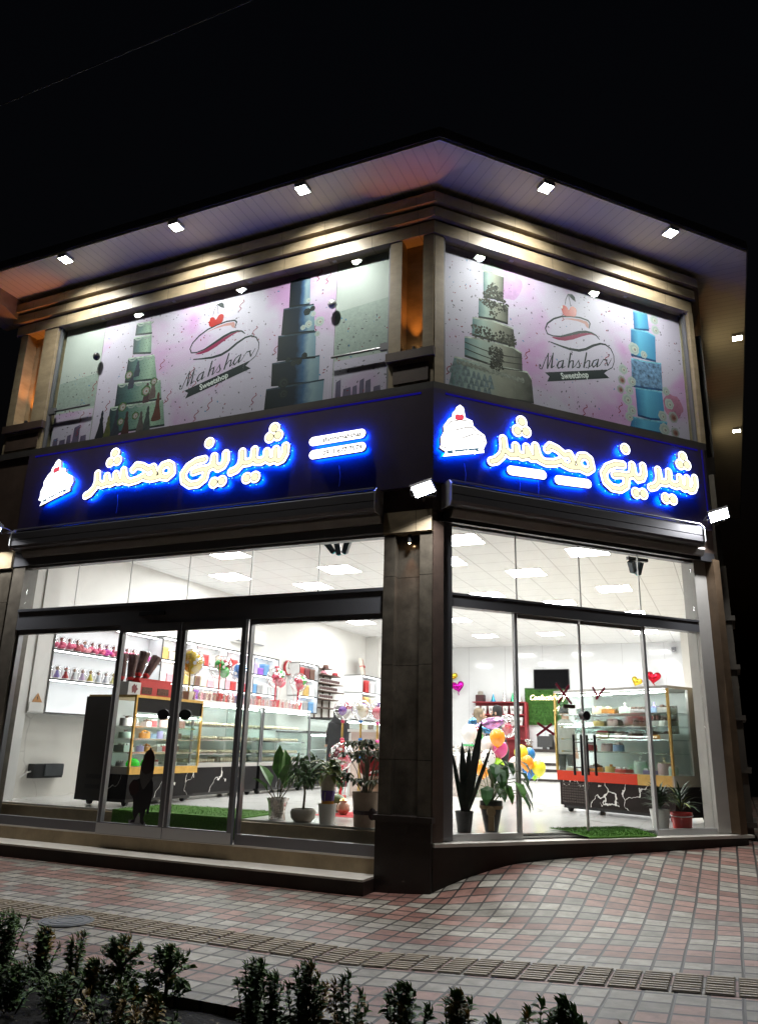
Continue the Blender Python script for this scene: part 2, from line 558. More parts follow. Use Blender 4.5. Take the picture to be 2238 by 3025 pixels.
BAN = {'dark':[[(2.332,6.573,.005),(2.353,6.65,.009),(2.321,6.684,.01),(2.198,6.693,.01),(2.051,6.671,.009),(1.906,6.633,.01),(1.778,6.564,.01),(1.678,6.472,.009),(1.643,6.39,.007),(1.671,6.324,.007),(1.757,6.314,.007),(1.873,6.337,.009),(2.018,6.401,.015),(2.166,6.472,.017),(2.278,6.509,.015),(2.37,6.516,.011),(2.442,6.497,.009),(2.49,6.451,.005)],[(1.714,6.218,.006),(1.857,6.202,.01),(2.006,6.192,.015),(2.15,6.207,.017),(2.261,6.253,.016),(2.376,6.331,.015),(2.5,6.391,.012),(2.584,6.399,.01),(2.665,6.361,.007),(2.71,6.272,.005),(2.709,6.18,.004),(2.672,6.089,.004),(2.603,6.041,.005)],[(1.97,6.824,.003),(1.983,6.904,.003),(2.024,6.992,.003)],[(2.052,6.839,.003),(2.043,6.912,.003),(2.024,6.992,.003)],[(1.539,5.858,.012),(1.543,5.847,.012)],[(1.525,5.832,.004),(1.537,5.807,.004),(1.566,5.81,.004),(1.628,5.962,.004),(1.676,6.053,.004)],[(1.671,6.048,.006),(1.649,5.841,.01)],[(1.653,5.842,.004),(1.706,5.973,.004),(1.75,6.075,.004)],[(1.745,6.07,.006),(1.71,5.863,.011)],[(1.709,5.855,.004),(1.754,5.897,.004)],[(1.881,5.999,.005),(1.827,5.97,.006),(1.798,5.908,.01),(1.814,5.876,.006),(1.859,5.906,.004),(1.889,5.985,.004)],[(1.897,6.007,.007),(1.874,5.898,.01)],[(1.875,5.894,.003),(1.921,5.929,.003)],[(2.016,6.136,.009),(1.969,5.928,.01)],[(1.976,5.965,.003),(2.014,6.027,.004),(2.051,6.039,.007),(2.043,5.981,.009),(2.031,5.934,.007)],[(2.031,5.93,.003),(2.078,5.973,.003)],[(2.078,5.973,.003),(2.142,6.073,.003)],[(2.137,6.064,.004),(2.139,6.028,.007),(2.153,5.995,.009),(2.135,5.96,.006),(2.099,5.958,.005)],[(2.268,6.201,.009),(2.212,5.985,.01)],[(2.219,6.023,.003),(2.278,6.094,.004),(2.313,6.1,.007),(2.295,6.012,.009)],[(2.294,6.004,.003),(2.338,6.043,.003)],[(2.431,6.147,.005),(2.374,6.113,.006),(2.343,6.052,.01),(2.363,6.018,.006),(2.412,6.069,.004),(2.439,6.124,.004)],[(2.453,6.156,.007),(2.421,6.042,.01)],[(2.424,6.039,.003),(2.468,6.073,.003),(2.539,6.177,.003)],[(2.539,6.172,.007),(2.595,6.179,.007)],[(2.581,6.174,.007),(2.599,6.104,.01)],[(2.598,6.092,.003),(2.662,6.202,.003)]],'ribbon':[(1.607,5.773),(2.613,6.046),(2.534,5.975),(2.613,5.924),(1.636,5.655),(1.673,5.733)],'pink':[(1.73,6.295),(1.872,6.325),(2.017,6.384),(2.165,6.451),(2.276,6.49),(2.397,6.511),(2.442,6.489),(2.368,6.491),(2.312,6.472),(2.199,6.418),(2.068,6.344),(1.941,6.292),(1.834,6.277),(1.765,6.283)],'salmon':[(1.868,6.584),(2.05,6.645),(2.196,6.668),(2.306,6.663),(2.331,6.628),(2.322,6.565),(2.283,6.59),(2.266,6.619),(2.158,6.63),(2.012,6.617)],'leaf':[(2.024,6.994),(2.089,7.008),(2.128,6.979),(2.142,6.906),(2.085,6.932),(2.045,6.964)],'cherry':[[(1.957,6.754,.053),(1.973,6.716,.059),(2.009,6.709,.043)],[(2.094,6.774,.053),(2.082,6.738,.059),(2.036,6.717,.043)]],'shine':[(1.904,6.773),(1.919,6.794),(1.929,6.78),(1.921,6.752),(1.907,6.747)],'text':[(1.859,5.74),(2.368,5.884),(1.858,5.819)]}
CAKE = {'R1':[[(.747,6.966),(.899,6.981),(1.047,6.973),(1.027,6.59),(.891,6.598),(.746,6.577)],[(.679,6.559),(.891,6.577),(1.1,6.559),(1.088,6.298),(.885,6.304),(.67,6.277)],[(.589,6.275),(.885,6.304),(1.166,6.273),(1.181,6.012),(.879,6.016),(.576,6.017)],[(.477,5.987),(.656,6.008),(1.148,6.014),(1.277,5.967),(1.279,5.697),(.872,5.675),(.475,5.714)],[(.338,5.69),(.732,5.699),(1.348,5.728),(1.408,5.644),(1.429,5.315),(.923,5.269),(.261,5.264)]],'R1lace':[[(.752,6.64),(.853,6.791),(.907,6.838),(.958,6.77),(1.03,6.709),(1.03,6.606),(.891,6.608),(.751,6.584)],[(.679,6.554),(.87,6.572),(1.098,6.564),(1.088,6.489),(.971,6.438),(.896,6.322),(.835,6.381),(.806,6.473),(.684,6.53)],[(.588,6.176),(.658,6.165),(.8,6.173),(.882,6.134),(.986,6.181),(1.079,6.155),(1.174,6.19),(1.179,6.022),(.879,6.021),(.581,6.023)],[(.826,5.924),(1.0,5.938),(.999,5.666),(.831,5.636)]],'R1rose':[(.816,7.029,.06),(.901,7.049,.064),(.985,7.027,.052),(.753,6.999,.032)],'R2':[[(3.094,7.045),(3.344,7.062),(3.354,6.798),(3.09,6.74)],[(3.034,6.755),(3.317,6.783),(3.453,6.747),(3.426,6.343),(3.003,6.336)],[(3.0,6.306),(3.273,6.322),(3.518,6.355),(3.499,5.937),(3.232,5.903),(2.974,5.884)],[(3.03,5.887),(3.485,5.929),(3.499,5.505),(3.257,5.47),(3.036,5.477)],[(2.947,5.459),(3.257,5.47),(3.531,5.501),(3.497,5.296),(2.889,5.285)]],'R2rose':[(3.059,6.458,.073),(3.224,6.409,.044),(3.455,6.993,.058),(3.463,6.841,.055),(2.85,6.105,.058),(2.981,5.962,.055),(2.815,5.944,.051),(2.781,5.803,.047),(2.925,5.826,.058),(2.88,5.683,.065),(2.944,5.547,.058),(2.892,5.443,.051),(3.555,5.945,.051),(3.594,5.768,.062),(3.458,5.568,.058),(3.643,5.586,.065),(3.472,5.381,.069),(3.653,5.369,.058)],'L1':[[(-4.534,7.009),(-4.276,6.993),(-4.236,6.777),(-4.538,6.811)],[(-4.557,6.785),(-4.236,6.777),(-4.208,6.461),(-4.539,6.516)],[(-4.61,6.471),(-4.146,6.439),(-4.048,6.032),(-4.618,6.086)],[(-4.742,6.094),(-3.983,6.021),(-3.93,5.716),(-4.742,5.747)],[(-4.82,5.75),(-3.9,5.711),(-3.828,5.32),(-4.83,5.331)]],'L2':[[(-2.024,7.079),(-1.888,7.102),(-1.726,7.077),(-1.712,6.659),(-2.018,6.694)],[(-2.1,6.698),(-1.653,6.671),(-1.621,6.255),(-2.108,6.313)],[(-2.153,6.313),(-1.602,6.271),(-1.591,5.889),(-2.142,5.952)],[(-2.216,5.937),(-1.531,5.924),(-1.524,5.539),(-2.206,5.612)],[(-2.274,5.586),(-1.451,5.585),(-1.463,5.261),(-2.286,5.294)]],'L2rose':[(-1.561,6.397,.071),(-1.716,6.391,.052),(-1.58,6.228,.037),(-1.736,6.739,.033),(-1.792,6.359,.037),(-1.655,6.524,.037)],'L2dark':[(-1.9,5.882,.045),(-1.982,5.945,.037),(-1.822,5.886,.045),(-1.748,5.957,.041),(-2.03,5.633,.078),(-2.019,5.482,.067),(-1.746,6.574,.052),(-1.669,6.606,.037)]}


# facade frames: L runs along x; C is the cut corner, T the side street face
AC = R(47.7775)
E2 = Vector((math.cos(AC), math.sin(AC), 0)); N2 = Vector((math.sin(AC), -math.cos(AC), 0))
TM = math.tan(AC / 2); TM2 = math.tan((PI / 2 - AC) / 2)
PT = E2 * 4.0
FACE = {'L': (None, 0), 'C': (None, AC), 'T': ((PT.x, PT.y, 0), PI / 2)}
def cpt(s, off, z=0.):
    q = E2 * s + N2 * off
    return (q.x, q.y, z)
# ------------------------------------------------------------------ palette
STONE = mat('travertine', (.31, .245, .155), .42, var=.26, vs=3.5, bump=.12, bs=30, stretch=(1, 1, 2.2))
add_joint(STONE, 'X', .62, .008, .55)
STONE_D = mat('brown_stone', (.075, .05, .038), .45, var=.25, vs=6)
STONE_B = mat('beige_step_stone', (.33, .25, .15), .5, var=.22, vs=5, bump=.1)
TREAD = mat('pale_step_tread', (.6, .56, .5), .45, var=.12, vs=4)
METAL_D = mat('dark_aluminium', (.17, .17, .18), .38, .4)
METAL_G = mat('grey_aluminium', (.24, .24, .26), .35, .7)
METAL_W = mat('pale_aluminium', (.55, .55, .55), .4, .5)
CHROME = mat('chrome', (.8, .8, .8), .12, 1.)
BLACK = mat('black_plastic', (.012, .012, .013), .4)
WHITE = mat('white_paint', (.8, .79, .77), .6, var=.02)
BRASS = mat('brass', (.75, .5, .17), .28, .9, var=.15, vs=8)
GLASS = glass('shop_glass', (.97, .985, .98), .85, smear=.07)
GLASS_U = glass('upper_glass', (.93, .96, .95), 1.0)
GLASS_F = glass('case_glass', (.94, .975, .965), 1.0)
BOARD = mat('plum_board', (.055, .04, .062), .34, var=.1)
SHUT = mat('shutter_metal', (.13, .125, .135), .38, .55, var=.12, vs=3, stretch=(.4, 1, 1))
SHUT_L = mat('shutter_rail', (.33, .31, .29), .45, .3, var=.12)
GRASS = mat('artificial_grass', (.07, .2, .012), .9, var=.35, vs=60, bump=1., bs=220)
TRAV_L = STONE

# ------------------------------------------------------------------ paving
HP = [(-9, 0), (-.7, 0), (-.25, .012), (0, .04), (.073, .066), (.369, .155), (.653, .217), (.9, .262), (1.4, .29), (1.93, .303), (3.0, .327), (4.03, .352), (6, .38), (30, .38)]
def lerp(tab, x):
    for (a, va), (b, vb) in zip(tab, tab[1:]):
        if x <= b:
            return va + (vb - va) * (x - a) / (b - a)
    return tab[-1][1]
def zg(x, y):
    b = .055 * (max(0, x - .3) if x < 5 else 4.7)
    s = x * E2.x + y * E2.y; d = x * N2.x + y * N2.y
    t = min(1, max(0, d / 2.3))
    wt = 1 - t * t * (3 - 2 * t)
    return b + wt * (lerp(HP, s) - b)
def paving():
    m = mat('paving_tiles', (.3, .3, .28), .55, spec=.4)
    t = m.node_tree
    b = t.nodes['Principled BSDF']
    tc = nd(t, 'ShaderNodeTexCoord')
    sp = nd(t, 'ShaderNodeSeparateXYZ')
    t.links.new(tc.outputs['Object'], sp.inputs[0])
    n0 = nd(t, 'ShaderNodeTexNoise'); n0.inputs['Scale'].default_value = 1.3
    t.links.new(tc.outputs['Object'], n0.inputs['Vector'])
    wob = math_n(t, 'MULTIPLY', math_n(t, 'SUBTRACT', n0.outputs['Fac'], .5), .02)
    u = math_n(t, 'DIVIDE', math_n(t, 'ADD', math_n(t, 'ADD', sp.outputs['X'], 100.1), wob), .167)
    low = math_n(t, 'MULTIPLY', math_n(t, 'LESS_THAN', sp.outputs['Y'], -2.2), .06)
    v = math_n(t, 'DIVIDE', math_n(t, 'ADD', math_n(t, 'ADD', math_n(t, 'ADD', sp.outputs['Y'], 102.0), low), wob), .17)
    iu, iv = math_n(t, 'FLOOR', u), math_n(t, 'FLOOR', v)
    cb = nd(t, 'ShaderNodeCombineXYZ')
    t.links.new(iu, cb.inputs[0]); t.links.new(iv, cb.inputs[1])
    wn = nd(t, 'ShaderNodeTexWhiteNoise', noise_dimensions='3D')
    t.links.new(cb.outputs[0], wn.inputs['Vector'])
    wsp = nd(t, 'ShaderNodeSeparateColor')
    t.links.new(wn.outputs['Color'], wsp.inputs[0])
    band = math_n(t, 'MODULO', math_n(t, 'FLOOR', math_n(t, 'DIVIDE', iv, 2.0)), 2.0)     # two grey rows, two red rows
    flip = math_n(t, 'LESS_THAN', wsp.outputs[0], .13)
    red = math_n(t, 'ABSOLUTE', math_n(t, 'SUBTRACT', band, flip))
    grey = mixc(t, wsp.outputs[1], (.155, .142, .118), (.31, .286, .24))
    rose = mixc(t, wsp.outputs[2], (.15, .066, .05), (.28, .155, .125))
    c = mixc(t, red, grey, rose)
    n1 = nd(t, 'ShaderNodeTexNoise'); n1.inputs['Scale'].default_value = 9; n1.inputs['Detail'].default_value = 7; n1.inputs['Roughness'].default_value = .7
    t.links.new(tc.outputs['Object'], n1.inputs['Vector'])
    r1 = nd(t, 'ShaderNodeValToRGB')
    r1.color_ramp.elements[0].position = .3; r1.color_ramp.elements[0].color = (.5, .48, .45, 1)
    r1.color_ramp.elements[1].position = .66; r1.color_ramp.elements[1].color = (1.12, 1.12, 1.12, 1)
    t.links.new(n1.outputs['Fac'], r1.inputs[0])
    mm = nd(t, 'ShaderNodeMix', data_type='RGBA', blend_type='MULTIPLY'); mm.inputs[0].default_value = 1
    t.links.new(c, mm.inputs[6]); t.links.new(r1.outputs[0], mm.inputs[7])
    def edge(q):
        f = math_n(t, 'FRACT', q)
        return math_n(t, 'MINIMUM', f, math_n(t, 'SUBTRACT', 1.0, f))
    eu, ev = edge(u), edge(v)
    ju = math_n(t, 'LESS_THAN', eu, .062); jv = math_n(t, 'LESS_THAN', ev, .08)
    j = math_n(t, 'MAXIMUM', ju, jv)
    c2 = mixc(t, j, mm.outputs[2], (.014, .01, .008))
    t.links.new(c2, b.inputs['Base Color'])
    h = math_n(t, 'MINIMUM', math_n(t, 'MINIMUM', eu, ev), .06)
    h = math_n(t, 'ADD', h, math_n(t, 'MULTIPLY', n1.outputs['Fac'], .03))
    h = math_n(t, 'ADD', h, math_n(t, 'MULTIPLY', wsp.outputs[1], .02))
    bp = nd(t, 'ShaderNodeBump'); bp.inputs['Strength'].default_value = .45; bp.inputs['Distance'].default_value = .06
    t.links.new(h, bp.inputs['Height']); t.links.new(bp.outputs[0], b.inputs['Normal'])
    return m
def sheet(name, x0, x1, y0, y1, st, mt, lift=0., skirt=0.):
    nx = max(1, round((x1 - x0) / st)); ny = max(1, round((y1 - y0) / st))
    mb = MB()
    vs = [(x0 + (x1 - x0) * i / nx, y0 + (y1 - y0) * k / ny) for k in range(ny + 1) for i in range(nx + 1)]
    mb.add([(x, y, zg(x, y) + lift) for x, y in vs], [(k * (nx + 1) + i, k * (nx + 1) + i + 1, (k + 1) * (nx + 1) + i + 1, (k + 1) * (nx + 1) + i) for k in range(ny) for i in range(nx)])
    if skirt:
        e = [(x0 + (x1 - x0) * i / nx, y0) for i in range(nx + 1)]
        mb.add([(x, y, zg(x, y) + lift) for x, y in e] + [(x, y, -skirt) for x, y in e], [(i + 1, i, i + nx + 1, i + nx + 2) for i in range(nx)])
    return kind(mb.build(name, mt, smooth=True), 'structure')
sheet('sidewalk', -14.4, 9.0, -3.4, 14.0, .1, paving(), skirt=.12)
# tactile strip: ribbed beige blocks
TACT = mat('tactile_block', (.22, .172, .112), .6, var=.3, vs=7, bump=.3, bs=90)
tb = MB()
for i in range(-72, 54):
    x = i * .167 - .1
    for k in range(2):
        ya = -2.4 + k * .2
        sk = random.uniform(-.0015, .002)
        q = [(x + .007, ya + .004), (x + .161, ya + .004), (x + .161, ya + .196), (x + .007, ya + .196)]
        zz = [zg(*p) + .0035 + sk for p in q]
        tb.add([(*p, z) for p, z in zip(q, zz)], [(0, 1, 2, 3)], 0)
        for r_ in range(4):
            y = ya + .012 + r_ * .047
            a, b_ = zg(x + .013, y + .012) + .0035 + sk, zg(x + .156, y + .012) + .0035 + sk
            vs = [(x + .013, y, a), (x + .156, y, b_), (x + .156, y + .032, b_), (x + .013, y + .032, a), (x + .015, y + .004, a + .006), (x + .154, y + .004, b_ + .006), (x + .154, y + .028, b_ + .006), (x + .015, y + .028, a + .006)]
            tb.add(vs, [(4, 5, 6, 7), (0, 1, 5, 4), (1, 2, 6, 5), (2, 3, 7, 6), (3, 0, 4, 7)], 1)
tb.m = list(tb.m)
kind(tb.build('tactile_path', [mat('tactile_joint', (.06, .046, .03), .8), TACT]), 'structure')
# soil bed in front of the kerb, dark road far around
sm = MB()
nx, ny = 60, 30
random.seed(3)
vs = [(-14.4 + 23.4 * i / nx, -9.5 + 6.1 * k / ny, -.06 + random.uniform(-.03, .03)) for k in range(ny + 1) for i in range(nx + 1)]
sm.add(vs, [(k * (nx + 1) + i, k * (nx + 1) + i + 1, (k + 1) * (nx + 1) + i + 1, (k + 1) * (nx + 1) + i) for k in range(ny) for i in range(nx)])
kind(sm.build('soil', mat('soil', (.0045, .0035, .0025), .95, var=.5, vs=14, bump=.8, bs=40), smooth=True), 'structure')
kind(MB().add([(-250, -250, -.13), (250, -250, -.13), (250, 250, -.13), (-250, 250, -.13)], [(0, 1, 2, 3)]).build('ground', mat('asphalt', (.04, .04, .042), .85, var=.2, vs=3)), 'structure')
# ------------------------------------------------------------------ sweet shop building
SHOP = thing('corner_shop', 'two storey corner sweet shop with travertine bands and cut corner', 'shop')
ZF, ZC, ZS = .515, 4.2, 7.76
def bp(name, mb, mt, face='L', smooth=False, parent=None):
    loc, rz = FACE[face]
    if parent is None:
        parent = SHOP
    return mb.build(name, mt, parent, loc, rz, smooth=smooth)
def band(x0, x1, off, z0, z1, t0=None, t1=None, back=.3, mb=None):
    """horizontal course on a face, mitred at the corners"""
    mb = mb or MB()
    f0 = x0 if t0 is None else x0 - off * t0
    f1 = x1 if t1 is None else x1 + off * t1
    b0 = x0 if t0 is None else x0 + back * t0
    b1 = x1 if t1 is None else x1 - back * t1
    return mb.hexa([(f0, -off), (f1, -off), (b1, back), (b0, back)], z0, z1)
SPAN = {'L': (-6.72, 0, None, TM), 'C': (0, 4.0, TM, TM2), 'T': (0, 13.0, TM2, None)}
for f, (x0, x1, t0, t1) in SPAN.items():
    for z0, z1, off in ((7.172, 7.335, .03), (7.36, 7.49, .085), (7.525, 7.66, .135)):
        bp('cornice', band(x0 - (.0 if t0 else off), x1, off, z0, z1, t0, t1), STONE, f)
    bp('frieze', band(x0, x1, .02, 7.216, ZS + .02, t0, t1, .28), mat('frieze_stone', (.12, .095, .06), .45, var=.25, vs=4), f)
    bp('spandrel', band(x0, x1, 0., 3.74, 5.13, t0, t1, .26), STONE_D, f)
    bp('sill_band', band(x0, x1, .03, 5.131, 5.225, t0, t1, .24), mat('dark_sill', (.05, .045, .042), .4, var=.2), f)
# roof canopy
SOFF = mat('soffit_panel', (.42, .375, .31), .5)
t = SOFF.node_tree
tc = nd(t, 'ShaderNodeTexCoord'); sp = nd(t, 'ShaderNodeSeparateXYZ'); t.links.new(tc.outputs['Object'], sp.inputs[0])
fr_ = math_n(t, 'FRACT', math_n(t, 'DIVIDE', math_n(t, 'ADD', sp.outputs['X'], 50.0), .125))
n_ = nd(t, 'ShaderNodeTexNoise'); n_.inputs['Scale'].default_value = 2.2; n_.inputs['Detail'].default_value = 4; t.links.new(tc.outputs['Object'], n_.inputs['Vector'])
t.links.new(mixc(t, math_n(t, 'LESS_THAN', fr_, .09), mixc(t, n_.outputs['Fac'], (.6, .55, .41), (.74, .68, .52)), (.5, .45, .34)), t.nodes['Principled BSDF'].inputs['Base Color'])
OFF = .77
roof_obj = {}
for f, (x0, x1, t0, t1) in SPAN.items():
    o = bp('soffit', band(x0 - (0 if t0 else .12), x1, OFF, ZS, ZS + .03, t0, t1, .02), SOFF, f)
    bp('fascia', band(x0 - (0 if t0 else .13), x1, OFF + .02, ZS + .031, ZS + .16, t0, t1, -OFF + .06), mat('fascia_metal', (.1, .1, .1), .45, .3), f)
MB().hexa([(-6.85, -.7), (.3, -.7), tuple(cpt(4.25, .7)[:2]), (3.45, 16), (-6.85, 16)], ZS + .03, ZS + .13).build('roof', mat('roof_felt', (.05, .05, .05), .9), SHOP)
# corbel at the left end under the eave
MB().extr_x([(-.7, ZS), (-.62, 7.6), (-.05, 7.42), (.1, 7.42), (.1, ZS)], -7.16, -6.73).build('corbel', STONE, SHOP)
# upper corner pillar and left pillar (niches for uplights)
def pillar_up(xa, n0, n1, xb, name):
    mb = MB()
    mb.box(xa, n0, -.012, .3, 5.62, 7.17); mb.box(n1, xb, -.012, .3, 5.62, 7.17)
    mb.box(n0, n1, .16, .3, 5.62, 7.17)
    mb.box(xa, xb, 0, .3, 5.226, 5.55)
    o = bp(name, mb, STONE)
    bp('pillar_ledge', MB().box(xa - .02, xb + .02, -.05, .16, 5.55, 5.66), STONE_D)
    q = MB()
    q.box(xa + .06, xb - .06, -.012, .02, 5.27, 5.5)
    bp('pillar_panel', q, STONE_D)
    return o
pillar_up(-.55, -.4, -.13, .0, 'upper_pillar')
pillar_up(-6.66, -6.52, -6.18, -5.92, 'upper_pillar')
bp('window_return', MB().box(.012, .13, -.004, .25, 5.226, 7.17), STONE, 'C')
bp('window_return', MB().box(3.94, 4.02, -.028, .25, 5.226, 7.17), STONE, 'C')
PIL = add_joint(mat('pillar_stone', (.085, .072, .055), .17, var=.45, vs=5, coat=.4), 'Z', .92, .007, .7)
# lower pillars
def pillar_low(xa, n0, n1, xb):
    mb = MB()
    mb.box(xa, n0, 0, .3, .69, 3.5); mb.box(n1, xb, 0, .3, .69, 3.5); mb.box(n0, n1, .1, .3, .69, 3.5)
    o = bp('lower_pillar', mb, PIL)
    mb = MB(); mb.box(xa, xb, -.03, .3, 3.51, 3.74); mb.box(xa, xb, -.015, .3, 3.5, 3.51)
    bp('capital', mb, STONE)
    PD = mat('pedestal_stone', (.018, .012, .01), .4, var=.25)
    bp('pedestal', MB().box(xa - .012, xb + .012, -.035, .34, -.1, .64), PD)
    bp('pedestal_ledge', MB().box(xa - .03, xb + .03, -.06, .3, .641, .69), PD)
pillar_low(-.55, -.42, -.14, 0.)
pillar_low(-6.78, -6.6, -6.3, -6.06)
bp('return_wall', MB().box(.012, .13, -.003, .3, .47, 3.62), STONE_D, 'C')
bp('jamb', MB().box(.131, .285, .09, .22, .47, 3.74), METAL_D, 'C')
bp('jamb', MB().box(-6.06, -5.835, .02, .24, .28, 3.74), mat('jamb_stone', (.11, .095, .075), .35, var=.35, vs=5))
bp('jamb', MB().box(3.73, 3.925, .1, .3, .47, 3.66), mat('jamb_pale', (.42, .4, .37), .5, var=.08), 'C')
bp('jamb', MB().box(3.926, 4.03, -.03, .3, .47, 3.66), mat('jamb_bronze', (.16, .11, .07), .3, .4, var=.3), 'C')
# lintel metal behind the shutters
bp('lintel', MB().box(-6.06, -.55, .005, .24, 3.53, 3.74), METAL_D)
bp('lintel', MB().box(.13, 4.03, .04, .24, 3.655, 3.74), METAL_D, 'C')
bp('lintel_face', MB().box(.13, 3.98, -.01, .04, 3.63, 3.74), mat('lintel_face', (.05, .05, .054), .35, .5), 'C')
# steps, sill, plinths
sx0 = -8.2
bp('step', MB().box(sx0, -.562, .07, .4, -.1, .278), STONE_B)
bp('step_tread', MB().box(sx0, -.562, .055, .4, .279, .296), TREAD)
bp('step', MB().box(sx0, -.562, -.265, .068, -.1, .122), mat('step_riser', (.03, .02, .016), .5, var=.25))
bp('step_tread', MB().box(sx0, -.562, -.285, .068, .123, .142), TREAD)
bp('plinth', MB().box(.02, 4.06, -.005, .2, -.1, .43), mat('plinth_stone', (.035, .025, .02), .45, var=.25), 'C')
bp('door_sill', MB().box(.02, 4.13, -.035, .3, .431, .462), TREAD, 'C')
bp('inner_step', MB().box(-6.4, -.56, .36, .5, .29, ZF - .021), STONE_B)
# side street face
mb = MB(); mb.box(0.05, 13, .0, .3, .2, 3.74); mb.box(0.05, 13, .0, .3, 5.226, 7.12)
bp('side_wall', mb, STONE, 'T')
for x in (.55, 3.4):
    mb = MB(); mb.box(x, x + .2, -.12, 0, .2, 3.7); mb.box(x + .55, x + .75, -.12, 0, .2, 3.7); mb.box(x, x + .75, -.12, 0, 5.23, 5.7); mb.box(x, x + .2, -.12, 0, 5.7, 7.1); mb.box(x + .55, x + .75, -.12, 0, 5.7, 7.1)
    for k in range(5):
        mb.box(x - .04, x + .79, -.16, 0, .5 + k * .62, .56 + k * .62)
    bp('side_pillar', mb, mat('side_stone', (.06, .05, .038), .45, var=.3), 'T')
# shell behind the facades
INNER = [(-6.4, .42), (-.1, .42), tuple(cpt(.25, -.17)[:2]), tuple(cpt(3.9, -.17)[:2]), (2.58, 3.1), (2.58, 15), (-6.4, 15)]
FLOORM = grid_mat('floor_tiles', (.7, .69, .67), (.45, .43, .4), .8, .8, .004, .16, var=.05, veins=((.5, .48, .46), .9, .012, .4))
MB().hexa(INNER, ZF - .02, ZF).build('floor', FLOORM, SHOP)
CEILM = grid_mat('ceiling_tiles', (.84, .84, .84), (.5, .5, .5), .597, .597, .012, .8, var=.02)
MB().hexa([(-6.5, .2), (-.2, .2), tuple(cpt(.0, -.2)[:2]), tuple(cpt(4.0, -.2)[:2]), (2.7, 3.1), (2.7, 15.1), (-6.5, 15.1)], ZC, ZC + .1).build('ceiling', CEILM, SHOP)
WALLM = WHITE
mb = MB(); mb.box(-6.7, -6.4, .3, 15.2, .2, ZC)
mb.build('interior_wall', WHITE, SHOP)
MB().box(-6.41, -6.39, .651, 15, ZF, 1.63).build('wall_marble', marble('pale_marble', (.74, .71, .66), (.6, .57, .53), 1.2, .012, rough=.2), SHOP)
PANELW = grid_mat('gloss_wall_panels', (.76, .77, .79), (.55, .55, .58), 1.1, 0, .012, .09, ax=('X', 'Z'), var=.01)
MB().box(-6.4, 2.58, 15, 15.2, .2, ZC).build('interior_wall', PANELW, SHOP)
MB().box(2.58, 2.72, 3.15, 15.2, .2, ZC).build('interior_wall', WHITE, SHOP)
MB().box(-6.4, -6.12, .25, .65, .29, ZC).build('interior_column', WHITE, SHOP)
MB().box(-6.4, -6.1, .651, .935, 1.64, ZC).build('wall_duct', WHITE, SHOP)
MB().box(-6.4, -6.0, 12.2, 12.6, ZF, ZC).build('interior_column', WHITE, SHOP)
MB().box(1.75, 2.58, 12.6, 15, ZF, ZC).build('interior_column', WHITE, SHOP)
MB().box(-7.0, -6.7, .3, 15.2, -.1, ZS).build('outer_wall', STONE_D, SHOP)
MB().box(-6.7, 2.9, 15.2, 15.5, -.1, ZS).build('outer_wall', STONE_D, SHOP)

# ------------------------------------------------------------------ glazing
def frame_mb(x0, x1, z0, z1, w_, y0, y1):
    return MB().box(x0, x1, y0, y1, z0, z0 + w_).box(x0, x1, y0, y1, z1 - w_, z1).box(x0, x0 + w_, y0, y1, z0 + w_, z1 - w_).box(x1 - w_, x1, y0, y1, z0 + w_, z1 - w_)
def window(face, x0, x1, z0, z1, joints, y=.05):
    loc, rz = FACE[face]
    fr = bp('upper_window', frame_mb(x0, x1, z0, z1, .022, y - .03, y + .03), METAL_D, face)
    e = [x0 + .03] + joints + [x1 - .03]
    for a, b in zip(e, e[1:]):
        MB().box(a + .004, b - .004, y, y + .01, z0 + .03, z1 - .03).build('pane', GLASS_U, fr)
    for a in joints:
        MB().box(a - .025, a + .025, y - .012, y + .025, z1 - .05, z1 - .02).build('clamp', METAL_W, fr)
    return fr
wl = window('L', -5.9, -.56, 5.226, 7.215, [-5.12, -3.85, -2.6, -1.35])
wc = window('C', .14, 3.93, 5.226, 7.215, [1.12, 2.0, 2.92])
for a, b in ((-5.88, -5.14), (-1.33, -.58)):       # rails and knobs of the opening lights
    MB().tube([(a, .05, 5.81), (b, .05, 5.81)], .014).box(b - .1 if a > -2 else a, b if a > -2 else a + .1, .03, .075, 5.77, 5.86).build('window_rail', METAL_D, wl)
MB().ball((-1.34, .03, 6.54), (.06, .05, .06)).build('knob', METAL_W, wl, smooth=True)
MB().ball((-5.12, .03, 6.55), (.05, .05, .06)).build('knob', BLACK, wl, smooth=True)
# ground floor, left face
mb = MB().box(-5.83, -.55, .02, .17, 2.665, 2.9).box(-5.83, -.55, .05, .15, 3.5, 3.53)
tr = bp('transom', mb, METAL_D)
MB().box(-3.78, -3.4, -.005, .02, 2.765, 2.81).build('door_sensor', BLACK, tr)
bp('transom_rail', MB().box(-5.83, -.55, .0, .16, 2.901, 2.935), METAL_G)
top_e = [-5.83, -4.94, -4.06, -3.16, -2.27, -1.38, -.55]
for a, b in zip(top_e, top_e[1:]):
    bp('pane', MB().box(a + .003, b - .003, .09, .1, 2.935, 3.5), GLASS)
    if b < -.6:
        bp('glazing_bead', MB().box(b - .004, b + .004, .088, .102, 2.935, 3.5), METAL_W)
for a, b, n in ((-5.83, -4.06, 'shop_window'), (-2.22, -.55, 'shop_window')):
    fr = bp(n, MB().box(a, b, .06, .13, .297, .4).box(a, b, .06, .13, 2.61, 2.665).box(a, a + .03, .06, .13, .4, 2.61).box(b - .03, b, .06, .13, .4, 2.61), METAL_W if 0 else METAL_G)
    MB().box(a + .03, b - .03, .09, .1, .4, 2.61).build('pane', GLASS, fr)
